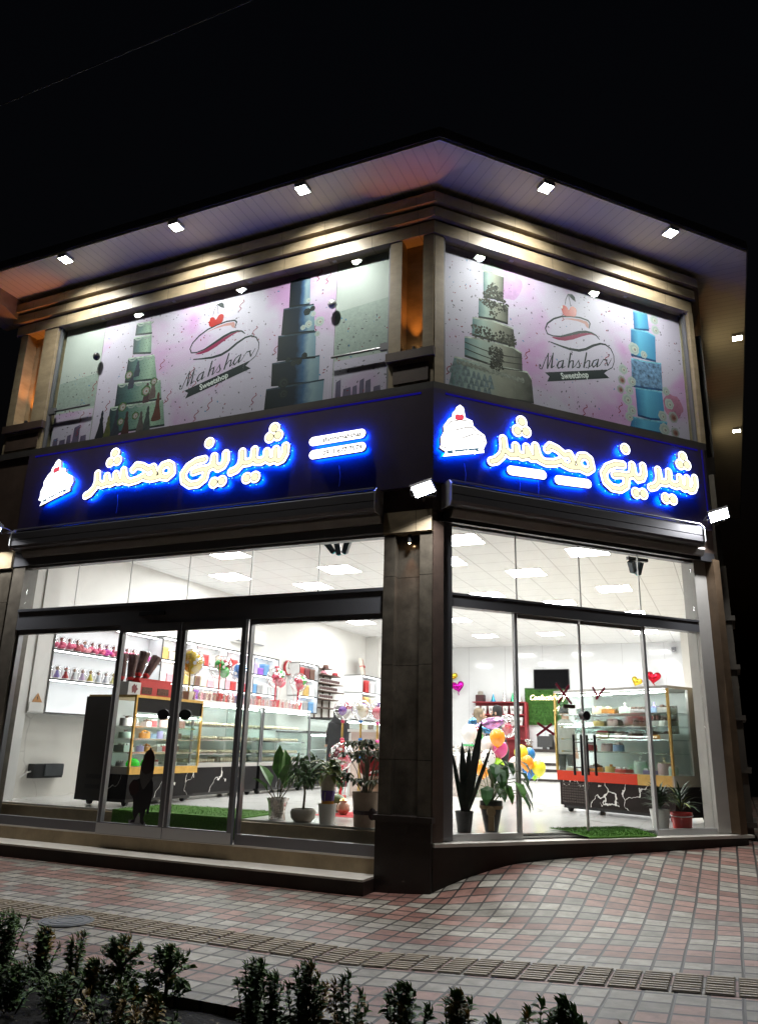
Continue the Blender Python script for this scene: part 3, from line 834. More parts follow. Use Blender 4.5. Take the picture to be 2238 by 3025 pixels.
for a, b in ((-4.05, -3.125), (-3.115, -2.225)):
    mb = MB().box(a, b, .0, .05, .297, .42).box(a, b, .0, .05, 2.57, 2.664).box(a, a + .055, .0, .05, .42, 2.57).box(b - .055, b, .0, .05, .42, 2.57)
    d = bp('sliding_door', mb, METAL_D)
    MB().box(a + .055, b - .055, .02, .03, .42, 2.57).build('pane', GLASS, d)
    MB().box(a, b, -.003, -.0005, .3, .41).build('door_rail', METAL_W, d)
    MB().box(a, a + .012, -.004, -.0005, .42, 2.56).build('door_edge', METAL_W, d)
    x = -3.27 if a < -3.5 else -2.96
    MB().lathe([(.001, 0), (.085, .002), (.085, .012), (.001, .014)], n=20).build('door_lock', BLACK, d, M=Matrix.Translation((x, .018, 1.61)) @ Matrix.Diagonal((1, 1, .68, 1)) @ Matrix.Rotation(PI / 2, 4, 'X'))
# ground floor, cut corner
bp('transom', MB().box(.285, 3.73, .1, .22, 2.75, 2.87), METAL_D, 'C')
bp('transom_rail', MB().box(.285, 3.73, .09, .2, 2.871, 2.895), METAL_G, 'C')
bp('window_head', MB().box(.285, 3.73, .11, .2, 3.62, 3.654), METAL_D, 'C')
ce = [.285, 1.13, 2.0, 2.88, 3.73]
for a, b in zip(ce, ce[1:]):
    bp('pane', MB().box(a + .003, b - .003, .15, .16, 2.895, 3.62), GLASS, 'C')
    if b < 3.7:
        bp('glazing_bead', MB().box(b - .005, b + .005, .147, .163, 2.895, 3.62), METAL_W, 'C')
ce = [.285, 1.11, 1.95, 2.86, 3.73]
for i, (a, b) in enumerate(zip(ce, ce[1:])):
    if i in (0, 3):
        fr = bp('shop_window', MB().box(a, b, .12, .19, .463, .525).box(b - .035 if i == 0 else a, b if i == 0 else a + .035, .13, .18, .525, 2.75), METAL_W, 'C')
        MB().box(a, b, .15, .16, .525, 2.75).build('pane', GLASS, fr)
    else:
        d = bp('glass_door', MB().box(a + .006, b - .006, .15, .16, .49, 2.7), GLASS, 'C')
        MB().box(a + .01, b - .01, .14, .17, .472, .489).build('bottom_rail', METAL_W, d)
        MB().box(a + .01, b - .01, .135, .175, 2.701, 2.745).build('top_rail', METAL_W, d)
        MB().box(b - .012 if i == 1 else a, b if i == 1 else a + .012, .146, .164, .49, 2.7).build('door_edge', METAL_W, d)
        hx = 1.86 if i == 1 else 2.04
        h = MB()
        for yy in (.09, .22):
            h.tube([(hx, yy, 1.08), (hx, yy, 1.5)], .014)
            for zz in (1.16, 1.42):
                h.tube([(hx, yy, zz), (hx, .155, zz)], .008)
        h.build('door_handle', BLACK, d, smooth=True)
        if i == 2:
            MB().lathe([(.001, -.04), (.05, -.04), (.05, .04), (.001, .04)], n=18).build('door_lock', BLACK, d, M=Matrix.Translation((1.97, .15, 1.7)) @ Matrix.Rotation(PI / 2, 4, 'X'))
        else:
            MB().box(1.69, 1.84, .135, .149, 1.77, 1.81).build('door_patch', mat('brown_patch', (.05, .025, .015), .5), d)
# ------------------------------------------------------------------ roller shutter boxes
for f, x0, x1, dz in (('L', -5.93, -.57, 0.), ('C', .1, 3.63, .045)):
    loc, rz = FACE[f]
    z = 3.73 + dz
    s_ = thing('roller_shutter', {'L': 'grey roller shutter box over the sliding doors beside the corner pillar', 'C': 'grey roller shutter box over the cut corner glass doors'}[f], 'roller shutter', (0, 0, 0), rz, 'roller shutters above the shop glass')
    pr = [(-.001, z), (-.19, z), (-.215, z + .03), (-.215, z + .1), (-.205, z + .105), (-.215, z + .11), (-.215, z + .2), (-.17, z + .245), (-.001, z + .25)]
    MB().extr_x(pr, x0 + .012, x1 - .012).build('housing', SHUT, s_)
    for a, b in ((x0, x0 + .011), (x1 - .011, x1)):
        MB().extr_x([(-.002, z - .02), (-.2, z - .02), (-.228, z + .03), (-.228, z + .21), (-.18, z + .26), (-.002, z + .262)], a, b).build('end_plate', METAL_W, s_)
    MB().extr_x([(-.012, z - .1), (-.05, z - .1), (-.09, z - .03), (-.09, z - .001), (-.012, z - .001)], x0 + .1, x1 + (.0 if f == 'L' else .12)).build('bottom_rail', SHUT_L, s_)
    MB().box(x0 + .03, x1 - .03, -.212, -.17, z + .251, z + .258).build('top_rail', METAL_W, s_)
# ------------------------------------------------------------------ illuminated shop signs
LET = emat('letter_face', (1, .97, .93), L_SIGN)
INL = emat('letter_inlay', (1., .91, .58), 1.2)
OUTL = mat('inlay_outline', (.25, .22, .12), .6)
SIDE = mat('letter_side', (.42, .42, .5), .4)
HALO = emat('halo_led', (.0, .055, 1.0), L_HALO)
HDOT = emat('halo_diode', (.15, .6, 1.0), 5)
PRINT_D = mat('print_dark', (.014, .02, .024), .5)
def with_r(pts, r):
    return [(*p[:2], r) for p in pts]
def bounds(strokes):
    return min(p[0] for s in strokes for p in s), max(p[0] for s in strokes for p in s)
def raised(root, name, loops, loops_in, y0=-.15):
    o = loops_mesh(name, loops, y0, y0 + .045, SIDE, root)
    o.data.materials.append(LET)
    for p in o.data.polygons:
        if p.normal.y < -.9 and p.center.y < y0 + .002:
            p.material_index = 1
    return o
def shop_sign(face, label, T, Tl, caps, texts):
    loc, rz = FACE[face]
    root = thing('shop_sign', label, 'sign', (0, 0, 0), rz, 'illuminated signs with raised lettering')
    x0, x1 = (-6.02, 0.) if face == 'L' else (0., 3.94)
    a, b = (x0, x1 + .06 * TM) if face == 'L' else (x0 - .06 * TM, x1)
    MB().hexa([(a, -.06), (b, -.06), (x1, -.001), (x0, -.001)], 4.0 if face == 'L' else 4.03, 5.13).build('board', BOARD, root)
    lp = MB().box(x0 + .12, x1 - .12, -.0615, -.0605, 5.075, 5.1)
    if face == 'C':
        lp.box(x1 - .06, x1 - .04, -.0615, -.0605, 4.12, 5.1)
    lp.build('edge_light', emat('reflection_glow', (.03, .02, .6), .22), root)  # glowing strip stands in for a blue reflection along the board edge
    st = [[aff(T, p) for p in s] for s in WORD]
    dt = [[aff(T, p)] for p in DOTS]
    RO, RI = .056, .024
    allw = [with_r(s, RO) for s in st] + [with_r(s, .075) for s in dt]
    inn = [with_r(s, RI) for s in st] + [with_r(s, .047) for s in dt]
    lo = field_loops(allw, 0, .011)
    raised(root, 'lettering', lo, None)
    loops_mesh('letter_outline', field_loops(inn, .008, .008), -.1516, -.1502, OUTL, root)
    loops_mesh('letter_inlay', field_loops(inn, 0, .008), -.1532, -.1517, INL, root)
    loops_mesh('halo_light', field_loops(allw, -.014, .014), -.0915, -.09, HALO, root)
    # dessert emblem
    lg = [aff(Tl, p) for p in LOGO]
    o = raised(root, 'emblem', [lg], None)
    cx = sum(p[0] for p in lg) / len(lg); cz = sum(p[1] for p in lg) / len(lg)
    loops_mesh('halo_light', [[(cx + (x - cx) * .93, cz + (z - cz) * .93) for x, z in lg]], -.0915, -.09, HALO, root)
    for s in LLINES:
        pts = [aff(Tl, p) for p in s]
        loops_mesh('emblem_line', field_loops([with_r(pts, .006)], 0, .004), -.1512, -.1502, mat('emblem_grey', (.3, .3, .36), .6), root)
    loops_mesh('emblem_cherry', [[aff(Tl, p) for p in LRED]], -.1512, -.1502, emat('cherry_glow', (1., .1, .16), .9), root)
    loops_mesh('emblem_ribbon', [[aff(Tl, p) for p in LRIB]], -.1512, -.1502, emat('ribbon_glow', (.1, .24, .36), .7), root)
    p0 = aff(Tl, LRIB[0])
    q0, q1 = aff(Tl, LRIB[0]), aff(Tl, LRIB[1])
    ang = math.atan2(q1[1] - q0[1], q1[0] - q0[0])
    text_mesh('emblem_text', 'Sweetshop', (q0[0] * .78 + q1[0] * .22), (q0[1] * .78 + q1[1] * .22) - .055, .068, -.1522, LET, root, tilt=ang, bold=.002)
    # capsules
    for k in range(2):
        a_, b_ = caps[2 * k], caps[2 * k + 1]
        s = [[(*a_, .055), (*b_, .055)]]
        raised(root, 'capsule', field_loops(s, 0, .008), None)
        loops_mesh('halo_light', field_loops(s, -.014, .012), -.0915, -.09, HALO, root)
        if texts:
            ang = math.atan2(b_[1] - a_[1], b_[0] - a_[0])
            text_mesh('capsule_text', texts[k], a_[0] + .12, a_[1] - .028 + .12 * math.tan(ang), .083, -.1512, mat('text_grey', (.06, .06, .07), .6), root, tilt=ang, sx=.98 if k else 1.02, bold=.0025)
    # visible diodes round the edge of the letters
    dd = MB()
    for lpp in lo:
        acc = 0
        for i in range(len(lpp)):
            p, q = lpp[i], lpp[(i + 1) % len(lpp)]
            acc += math.hypot(q[0] - p[0], q[1] - p[1])
            if acc > .1:
                acc = 0
                dd.box(p[0] - .003, p[0] + .003, -.088, -.082, p[1] - .003, p[1] + .003)
    dd.build('diode', HDOT, root)
    mb = MB()
    for x, z in ((-4.3, 4.35), (-1.1, 4.35)) if face == 'L' else ((.35, 4.3), (1.05, 4.3), (1.3, 4.3)):
        mb.tube([(x, -.068, z), (x + .02, -.068, z - .12), (x + .01, -.064, z - .25)], .004, 5)
    mb.build('cable', mat('cable_blue', (.3, .34, .6), .5), root)
    return root
ID = [(1, 0), (0, 1), (0, 0)]
shop_sign('L', 'lit Persian letters, dessert emblem and phone capsules on board over sliding doors', ID, T_LOGO, CAPL, ['shirinimahshar', '0911 677 7579'])
shop_sign('C', 'lit Persian letters and dessert emblem over two blank capsules on cut corner', T_WORD, ID, CAPR, None)

# ------------------------------------------------------------------ printed banners behind the upper glass
def banner_mat(name, base, alt, film=None):
    m = mat(name, base, .55)
    t = m.node_tree; b = t.nodes['Principled BSDF']
    tc = nd(t, 'ShaderNodeTexCoord')
    n = nd(t, 'ShaderNodeTexNoise'); n.inputs['Scale'].default_value = .95; n.inputs['Detail'].default_value = 5; n.inputs['Distortion'].default_value = .6
    t.links.new(tc.outputs['Object'], n.inputs['Vector'])
    r = nd(t, 'ShaderNodeValToRGB')
    r.color_ramp.elements[0].position = .48; r.color_ramp.elements[0].color = (*base, 1)
    r.color_ramp.elements[1].position = .63; r.color_ramp.elements[1].color = (*alt, 1)
    t.links.new(n.outputs['Fac'], r.inputs[0])
    t.links.new(r.outputs[0], b.inputs['Base Color'])
    return m
BAN_M = banner_mat('banner_print', (.68, .58, .74), (.66, .36, .66))
FILM = mat('frosted_film', (.52, .54, .52), .5, var=.06, vs=1.5)
FILM_L = mat('speckled_film', (.38, .43, .4), .5, var=.15, vs=30)
PURP = mat('purple_shapes_print', (.15, .11, .2), .6, var=.3, vs=5)
def cake_print(name, col, lo, axis='Z', rough=.6, lace=None):
    """printed sugar paste: tone changes across the printed cake"""
    return mat(name, col, rough, var=lo, vs=6)
SC_MB = lambda: MB()
def confetti(root, x0, x1, z0, z1, y, n, seed, avoid=()):
    rs = random.Random(seed)
    cols = {'confetti_dark': [], 'confetti_red': [], 'confetti_blue': [], 'streamer_red': []}
    mbs = {k: MB() for k in cols}
    for i in range(n):
        x, z = rs.uniform(x0, x1), rs.uniform(z0, z1)
        if any(a < x < b and c < z < d for a, b, c, d in avoid):
            continue
        k = rs.choices(list(cols), (64, 26, 9, 3.5))[0]
        if k == 'streamer_red':
            q = [(x + .028 * math.sin(j * 1.9) + .012 * j, z + .032 * j) for j in range(6)]
            for p_, q_ in zip(q, q[1:]):
                d = Vector((q_[0] - p_[0], 0, q_[1] - p_[1])).normalized(); nn = Vector((-d.z, 0, d.x)) * .0055
                mbs[k].add([(p_[0] + nn.x, y - .0012, p_[1] + nn.z), (p_[0] - nn.x, y - .0012, p_[1] - nn.z), (q_[0] - nn.x, y - .0012, q_[1] - nn.z), (q_[0] + nn.x, y - .0012, q_[1] + nn.z)], [(0, 1, 2, 3)])
            continue
        r = rs.choice((.008, .011, .014, .02)); a = rs.uniform(0, PI)
        pts = [(x + r * math.cos(a + b) * (1 if j % 2 else .5), y - .0012, z + r * math.sin(a + b) * (1 if j % 2 else .5)) for j, b in enumerate((0, PI / 2, PI, 3 * PI / 2))]
        mbs[k].add(pts, [(0, 1, 2, 3)])
    C = {'confetti_dark': (.09, .07, .1), 'confetti_red': (.28, .03, .06), 'confetti_blue': (.08, .25, .5), 'streamer_red': (.3, .02, .05)}
    for k, q in mbs.items():
        if q.f:
            q.build(k, mat(k, C[k], .6), root)
def flat(root, name, poly, y, m):
    return loops_mesh(name, [poly], y - .001, y, m, root)
def tier(root, poly, y, m, name='printed_tier'):
    return flat(root, name, poly, y, m)
def blob(c, r, n=18, wob=.12, seed=0):
    rs = random.Random(seed)
    ph = [rs.uniform(0, 6) for _ in range(3)]
    return [(c[0] + r * (1 + wob * math.sin(5 * a + ph[0]) * .6 + wob * math.sin(8 * a + ph[1]) * .4) * math.cos(a), c[1] + r * (1 + wob * math.sin(6 * a + ph[2])) * math.sin(a)) for a in [2 * PI * k / n for k in range(n)]]
def rose(root, c, r, y, cols, seed):
    for j, (k, m) in enumerate(zip((1, .72, .45, .22), cols)):
        flat(root, 'printed_rose', blob((c[0] + r * .06 * j, c[1] - r * .04 * j), r * k, 18, .1, seed + j), y - .0012 * j, m)
def grad_mat(name, stops, x0, x1, wob=.0, var=0.):
    """ink whose tone runs across the print (object x from x0 to x1)"""
    m = mat(name, stops[0][1], .6)
    t = m.node_tree; b = t.nodes['Principled BSDF']
    tc = nd(t, 'ShaderNodeTexCoord'); sp = nd(t, 'ShaderNodeSeparateXYZ'); t.links.new(tc.outputs['Object'], sp.inputs[0])
    f = math_n(t, 'DIVIDE', math_n(t, 'SUBTRACT', sp.outputs['X'], x0), x1 - x0)
    n = nd(t, 'ShaderNodeTexNoise'); n.inputs['Scale'].default_value = 9; n.inputs['Detail'].default_value = 6
    t.links.new(tc.outputs['Object'], n.inputs['Vector'])
    f = math_n(t, 'ADD', f, math_n(t, 'MULTIPLY', math_n(t, 'SUBTRACT', n.outputs['Fac'], .5), wob))
    r = nd(t, 'ShaderNodeValToRGB')
    while len(r.color_ramp.elements) < len(stops):
        r.color_ramp.elements.new(.5)
    for e, (p, c) in zip(r.color_ramp.elements, stops):
        e.position = p; e.color = (*c, 1)
    t.links.new(f, r.inputs[0])
    t.links.new(r.outputs[0], b.inputs['Base Color'])
    return m
MINT = [(0, (.012, .022, .035)), (.3, (.07, .15, .15)), (.75, (.36, .5, .38)), (1, (.2, .3, .24))]
NAVY = [(0, (.004, .006, .01)), (.5, (.006, .012, .03)), (.66, (.05, .12, .26)), (.8, (.3, .4, .47)), (1, (.2, .3, .4))]
TEAL = [(0, (.08, .18, .21)), (.25, (.46, .55, .51)), (.58, (.42, .4, .33)), (1, (.055, .05, .042))]
BLUE = [(0, (.03, .13, .34)), (.35, (.13, .45, .7)), (1, (.07, .26, .5))]
def tone(name, stops, p, i):
    return grad_mat('%s_%d' % (name, i), stops, min(q[0] for q in p), max(q[0] for q in p), .18)
EDGEC = {'mint': ((.5, .58, .5), (.02, .03, .035)), 'navy': ((.03, .05, .08), (.002, .003, .006)), 'teal': ((.55, .56, .5), (.03, .028, .024)), 'blue': ((.2, .5, .7), (.02, .07, .2))}
def edges(root, p, y, key):
    """printed rim light and the dark line under each tier"""
    c0 = sum(q[1] for q in p) / len(p)
    tp = sorted([q for q in p if q[1] > c0]); bt = sorted([q for q in p if q[1] <= c0])
    for nm, ln, h, c, m in (('printed_rim', tp, -.022, 0, .9), ('printed_base', bt, .03, 1, 1)):
        if len(ln) > 1:
            flat(root, nm, ln + [(x, z + h) for x, z in ln[::-1]], y, mat('%s_%s_print' % (key, nm[8:]), EDGEC[key][c], .6, var=.5, vs=14))
def logo_print(root, T, y):
    for i, s in enumerate(BAN['dark']):
        loops_mesh('printed_stroke', field_loops([[aff(T, p) for p in s]], .0015, .005), y - .0015 - .0004 * (i % 4), y - .0012 - .0004 * (i % 4), PRINT_D, root)
    flat(root, 'printed_ribbon', [aff(T, p) for p in BAN['ribbon']], y - .003, PRINT_D)
    flat(root, 'printed_swash', [aff(T, p) for p in BAN['pink']], y - .0002, mat('print_magenta', (.3, .01, .08), .5))
    flat(root, 'printed_icing', [aff(T, p) for p in BAN['salmon']], y - .0002, mat('print_salmon', (.55, .25, .24), .5))
    flat(root, 'printed_leaf', [aff(T, p) for p in BAN['leaf']], y - .0042, PRINT_D)
    for i, s in enumerate(BAN['cherry']):
        loops_mesh('printed_cherry', field_loops([[aff(T, p) for p in s]], 0, .006), y - .0055 - i * .0006, y - .005 - i * .0006, mat('print_cherry', (.5, .035, .03), .4), root)
    flat(root, 'printed_shine', [aff(T, p) for p in BAN['shine']], y - .0072, mat('print_white', (.8, .8, .8), .5))
    a, b = aff(T, BAN['text'][0]), aff(T, BAN['text'][1])
    ang = math.atan2(b[1] - a[1], b[0] - a[0])
    text_mesh('printed_text', 'Sweetshop', a[0], a[1], .118, y - .0046, mat('print_white', (.8, .8, .8), .5), root, tilt=ang, bold=.003, sx=math.hypot(b[0] - a[0], b[1] - a[1]) / .62)
CREAM = [mat('rose_a', (.5, .55, .54), .6), mat('rose_b', (.42, .46, .45), .6), mat('rose_c', (.58, .58, .53), .6), mat('rose_d', (.33, .26, .27), .6)]
BLUSH = [mat('rose_e', (.42, .44, .44), .6), mat('rose_f', (.36, .26, .25), .6), mat('rose_g', (.3, .12, .1), .6), mat('rose_h', (.16, .06, .05), .6)]
# left face
bl = thing('printed_banner', 'confetti banner with mint tiered cake and navy tiered cake behind upper left glass', 'banner', (0, 0, 0), 0, 'printed banners behind the upper windows')
MB().box(-5.115, -1.34, .122, .127, 5.25, 7.19).build('banner_sheet', BAN_M, bl)
for a, b, zt in ((-5.86, -5.12, 6.28), (-1.335, -.6, 6.47)):
    MB().hexa([(a, .12), (b, .12), (b, .125), (a, .125)], 5.25, 7.19).build('frosted_sheet', FILM, bl)
    mb = MB(); mb.prism([(a + .01, 5.82), (b - .01, 5.82), (b - .01, zt + .06), (a + .01, zt)], .118, .1192); mb.build('speckled_sheet', FILM_L, bl)
    mb = MB(); mb.prism([(a + .01, 5.26), (b - .01, 5.26), (b - .01, 5.79), (a + .01, 5.79)], .118, .1192); mb.build('banner_strip', BAN_M, bl)
    rs = random.Random(int(-a * 10)); mb = MB()
    x = a + .04
    while x < b - .1:
        wd = rs.uniform(.06, .13); h = rs.uniform(.1, .34)
        mb.prism([(x, 5.27), (x + wd, 5.27), (x + wd * .9, 5.27 + h), (x + wd * .1, 5.27 + h * .9)], .1168, .1178); x += wd + rs.uniform(0, .03)
    mb.build('purple_shape', PURP, bl)
    confetti(bl, a + .03, b - .03, 5.3, 6.4, .117, 90, int(-a * 7))
confetti(bl, -5.08, -1.4, 5.3, 7.08, .1185, 500, 5)
logo_print(bl, T_BAN, .1185)
for i, p in enumerate(CAKE['L1']):
    tier(bl, p, .1175 - .0006 * (i % 3), tone('mint_icing_print', MINT, p, i)); edges(bl, p, .1172 - .0006 * (i % 3), 'mint')
    x0 = min(q[0] for q in p); x1 = max(q[0] for q in p); z1 = max(q[1] for q in p); z0 = min(q[1] for q in p)
    zl = lambda x: p[0][1] + (p[1][1] - p[0][1]) * (x - p[0][0]) / (p[1][0] - p[0][0])
    dots = MB(); sw = MB()
    for r_ in range(int((z1 - z0) / .05)):
        for c_ in range(int((x1 - x0) / .055)):
            x = x0 + .05 + c_ * .055 + (r_ % 2) * .027; z = z0 + .05 + r_ * .05
            if x < x1 - .04 and z < z1 - .07:
                dots.prism([(x - .006, z), (x, z - .006), (x + .006, z), (x, z + .006)], .1148, .1152)
    for c_ in range(max(1, int((x1 - x0) / .15))):
        xs = x0 + .09 + c_ * .15
        q = [(xs + .07 * math.cos(PI + PI * k / 8), zl(xs) - .012 + .05 * math.sin(PI + PI * k / 8)) for k in range(9)] + [(xs + .05 * math.cos(-PI * k / 8), zl(xs) - .012 + .025 * math.sin(-PI * k / 8)) for k in range(9)]
        sw.prism(q, .1146, .115)
    if dots.f: dots.build('printed_dots', mat('print_navy', (.015, .03, .035), .6), bl)
    sw.build('printed_swag', mat('print_swag', (.34, .38, .36), .6), bl)
rs = random.Random(4)
for i, (x, z, h, c) in enumerate([(-4.95, 5.3, .42, (.012, .012, .02)), (-4.82, 5.28, .34, (.1, .1, .03)), (-4.68, 5.3, .42, (.03, .03, .05)), (-4.5, 5.28, .36, (.06, .015, .015)), (-4.14, 5.3, .36, (.05, .055, .06)), (-3.99, 5.42, .42, (.12, .03, .02)), (-4.25, 5.3, .3, (.1, .075, .075)), (-4.42, 6.15, .24, (.02, .03, .06)), (-4.5, 5.98, .25, (.03, .03, .06)), (-4.2, 5.72, .3, (.08, .03, .04)), (-4.1, 5.76, .3, (.14, .085, .085))]):
    q = [(x - .07 * h / .35, z + .01), (x - .04, z - .005), (x + .045, z), (x + .07 * h / .35, z + .015), (x + .055, z + h * .35), (x + .03, z + h * .6), (x + .036, z + h * .7), (x + .02, z + h * .78), (x + .024, z + h * .9), (x + .008, z + h), (x - .012, z + h * .99), (x - .024, z + h * .88), (x - .018, z + h * .78), (x - .034, z + h * .68), (x - .028, z + h * .58), (x - .05, z + h * .3)]
    flat(bl, 'printed_figure', q, .1135 - .0006 * (i % 4), mat('print_figure_%d' % i, c, .6, var=.3, vs=20))
for i, c in enumerate([(-4.6, 5.72, .075), (-4.56, 6.2, .07), (-4.22, 5.9, .08), (-4.6, 5.5, .06), (-4.35, 5.55, .06), (-4.1, 6.02, .06)]):
    rose(bl, c, c[2], .1115, [mat('leafy_print', (.05, .12, .03), .6), BLUSH[1], BLUSH[0], BLUSH[2]], i * 7)
for i, p in enumerate(CAKE['L2']):
    tier(bl, p, .1175 - .0006 * (i % 3), tone('navy_icing_print', NAVY, p, i)); edges(bl, p, .1172 - .0006 * (i % 3), 'navy')
for i, c in enumerate(CAKE['L2dark']):
    rose(bl, c, c[2], .115, [mat('dark_rose_a', (.012, .015, .017), .6), mat('dark_rose_b', (.03, .034, .034), .6), mat('dark_rose_c', (.012, .014, .018), .6), mat('dark_rose_b', (.03, .034, .034), .6)], i * 11)
for i, c in enumerate(CAKE['L2rose']):
    rose(bl, c, c[2], .1125, CREAM, i * 5)
# cut corner
bc = thing('printed_banner', 'confetti banner with lace tiered cake and pale blue rose cake on cut corner', 'banner', (0, 0, 0), AC, 'printed banners behind the upper windows')
MB().box(.165, 3.905, .122, .127, 5.25, 7.19).build('banner_sheet', BAN_M, bc)
confetti(bc, .2, 3.87, 5.3, 7.08, .1185, 460, 9)
logo_print(bc, ID, .1185)
for i, p in enumerate(CAKE['R1']):
    tier(bc, p, .1175 - .0006 * (i % 3), tone('teal_icing_print', TEAL, p, i)); edges(bc, p, .1172 - .0006 * (i % 3), 'teal')
def inside(poly, x, z):
    c = False
    for (x0, z0), (x1, z1) in zip(poly, poly[1:] + poly[:1]):
        if (z0 > z) != (z1 > z) and x < (x1 - x0) * (z - z0) / (z1 - z0) + x0:
            c = not c
    return c
LACE = [mat('lace_print_a', (.035, .03, .024), .6), mat('lace_print_b', (.075, .066, .05), .6), mat('lace_print_c', (.16, .15, .12), .6)]
rs = random.Random(19)
for p in CAKE['R1lace']:
    xs = [q[0] for q in p]; zs_ = [q[1] for q in p]
    cx, cz = sum(xs) / len(xs), sum(zs_) / len(zs_)
    mbs = [MB(), MB(), MB()]
    for _ in range(330):
        x, z = rs.uniform(min(xs) - .02, max(xs) + .02), rs.uniform(min(zs_) - .02, max(zs_) + .02)
        if inside(p, x, z) or (rs.random() < .25 and inside(p, cx + (x - cx) * .85, cz + (z - cz) * .85)):
            k = rs.choices((0, 1, 2), (5, 4, 2))[0]
            y = .1142 - .0004 * rs.randrange(4) - k * .0004
            mbs[k].add([(a_, y, b_) for a_, b_ in blob((x, z), rs.uniform(.007, .02) * (1 if k < 2 else .5), 7, .4, rs.randrange(999))], [tuple(range(7))])
    for k in range(3):
        mbs[k].build('printed_lace', LACE[k], bc)
p = CAKE['R1'][4]; zb_ = min(q[1] for q in p); rs = random.Random(2); ruf = MB()
for r_ in range(5):
    for c_ in range(13):
        x = p[6][0] + .04 + c_ * .073 + (r_ % 2) * .036 + rs.uniform(-.01, .01); z = 5.68 - r_ * .085 - .012 * c_ * 0 + rs.uniform(-.01, .01)
        zt = p[0][1] + (p[3][1] - p[0][1]) * (x - p[0][0]) / (p[3][0] - p[0][0]) - .07
        if x < p[5][0] - .05 and z < zt - .02 and z > 5.3:
            ruf.prism([(x - .034, z - .05), (x + .034, z - .045), (x + .012, z + .045), (x - .01, z + .045)], .1118 - .0005 * (c_ % 2) - .0008 * (r_ % 2), .1122)
ruf.build('printed_ruffle', mat('ruffle_print', (.22, .27, .3), .6, var=.6, vs=18), bc)
fr = MB()
for c_ in range(16):
    x = p[0][0] + .06 + c_ * .058
    z = p[0][1] + (p[3][1] - p[0][1]) * (x - p[0][0]) / (p[3][0] - p[0][0]) - .06
    fr.prism(blob((x, z), .035, 9, .3, c_), .1105 - .0005 * (c_ % 2), .111)
fr.build('printed_frill', mat('frill_print', (.3, .3, .26), .6, var=.5, vs=25), bc)
q = CAKE['R1'][3]
for k in (.25, .52, .8):
    s = [(q[0][0] + (q[4][0] - q[0][0]) * t_, q[0][1] + (q[5][1] - q[0][1]) * k + (q[3][1] - q[0][1]) * t_ - .04 * math.sin(PI * t_), .006) for t_ in [j / 10 for j in range(11)]]
    loops_mesh('printed_cord', field_loops([s], 0, .005), .1108, .1114, mat('cord_print', (.04, .035, .03), .6), bc)
for i, c in enumerate(CAKE['R1rose']):
    rose(bc, c, c[2], .1105, [CREAM[1], CREAM[0], CREAM[1], CREAM[0]], i * 3)
flor = mat('floral_print', (.16, .27, .45), .6, var=.85, vs=17)
for i, p in enumerate(CAKE['R2']):
    tier(bc, p, .1175 - .0006 * (i % 3), flor if i == 2 else tone('blue_icing_print', BLUE, p, i)); edges(bc, p, .1172 - .0006 * (i % 3), 'blue')
for i, c in enumerate(CAKE['R2rose']):
    rose(bc, c, c[2] * 1.25, .115 - .0003 * i, BLUSH if i in (6, 7, 15, 17) else CREAM, i * 3)
flat(bc, 'printed_stain', blob((3.66, 5.75), .17, 24, .1, 3), .1183, mat('print_rose_stain', (.5, .2, .32), .6, var=.3))
flat(bc, 'printed_stain', blob((1.05, 6.9), .26, 24, .08, 8), .1183, mat('print_lilac_stain', (.64, .38, .66), .6, var=.2))
for b_, rz_ in ((bl, 0), (bc, AC)):       # the prints are ink: all layers lie within a millimetre or two of the sheet
    b_.scale = (1, .12, 1)
    b_.location = Matrix.Rotation(rz_, 3, 'Z') @ Vector((0, .122 * .88, 0))
# ------------------------------------------------------------------ lamps outside
SPOTM = emat('soffit_led', (.93, 1., .9), L_SOFFIT)
def soffit_lamp(x, y, rz, label):
    t_ = thing('soffit_lamp', label, 'lamp', (x, y, ZS), rz, 'square lamps under the eave')
    MB().box(-.075, .075, -.075, .075, -.056, -.001).build('lamp_frame', METAL_W, t_)
    MB().add([(-.068, -.068, -.0575), (.068, -.068, -.0575), (.068, .068, -.0575), (-.068, .068, -.0575)], [(0, 3, 2, 1)]).build('lamp_lens', SPOTM, t_)
    ld = bpy.data.lights.new('soffit_beam', 'SPOT')
    ld.energy = W_SOFFIT; ld.color = (1., .99, .93); ld.spot_size = R(122); ld.spot_blend = 1.; ld.shadow_soft_size = .05
    lo = bpy.data.objects.new('light', ld); COL.objects.link(lo); lo.parent = t_; lo.location = (0, 0, -.07); lo.rotation_euler = (R(27), 0, 0)
for x, l in ((-5.2, 'square lamp under the eave nearest the left end of the shop'), (-3.3, 'square lamp under the eave above the mint cake print'), (-1.43, 'square lamp under the eave above the navy cake print')):
    soffit_lamp(x, -.69, 0, l)
for s, l in ((1.13, 'square lamp under the eave above the lace cake print'), (3.05, 'square lamp under the eave above the pale blue cake print')):
    q = cpt(s, .69)
    soffit_lamp(q[0], q[1], AC, l)
for y, l in ((4.95, 'square lamp under the side street eave, nearer one'), (9.0, 'square lamp under the side street eave, farther one')):
    soffit_lamp(PT.x + .66, y, PI / 2, l)
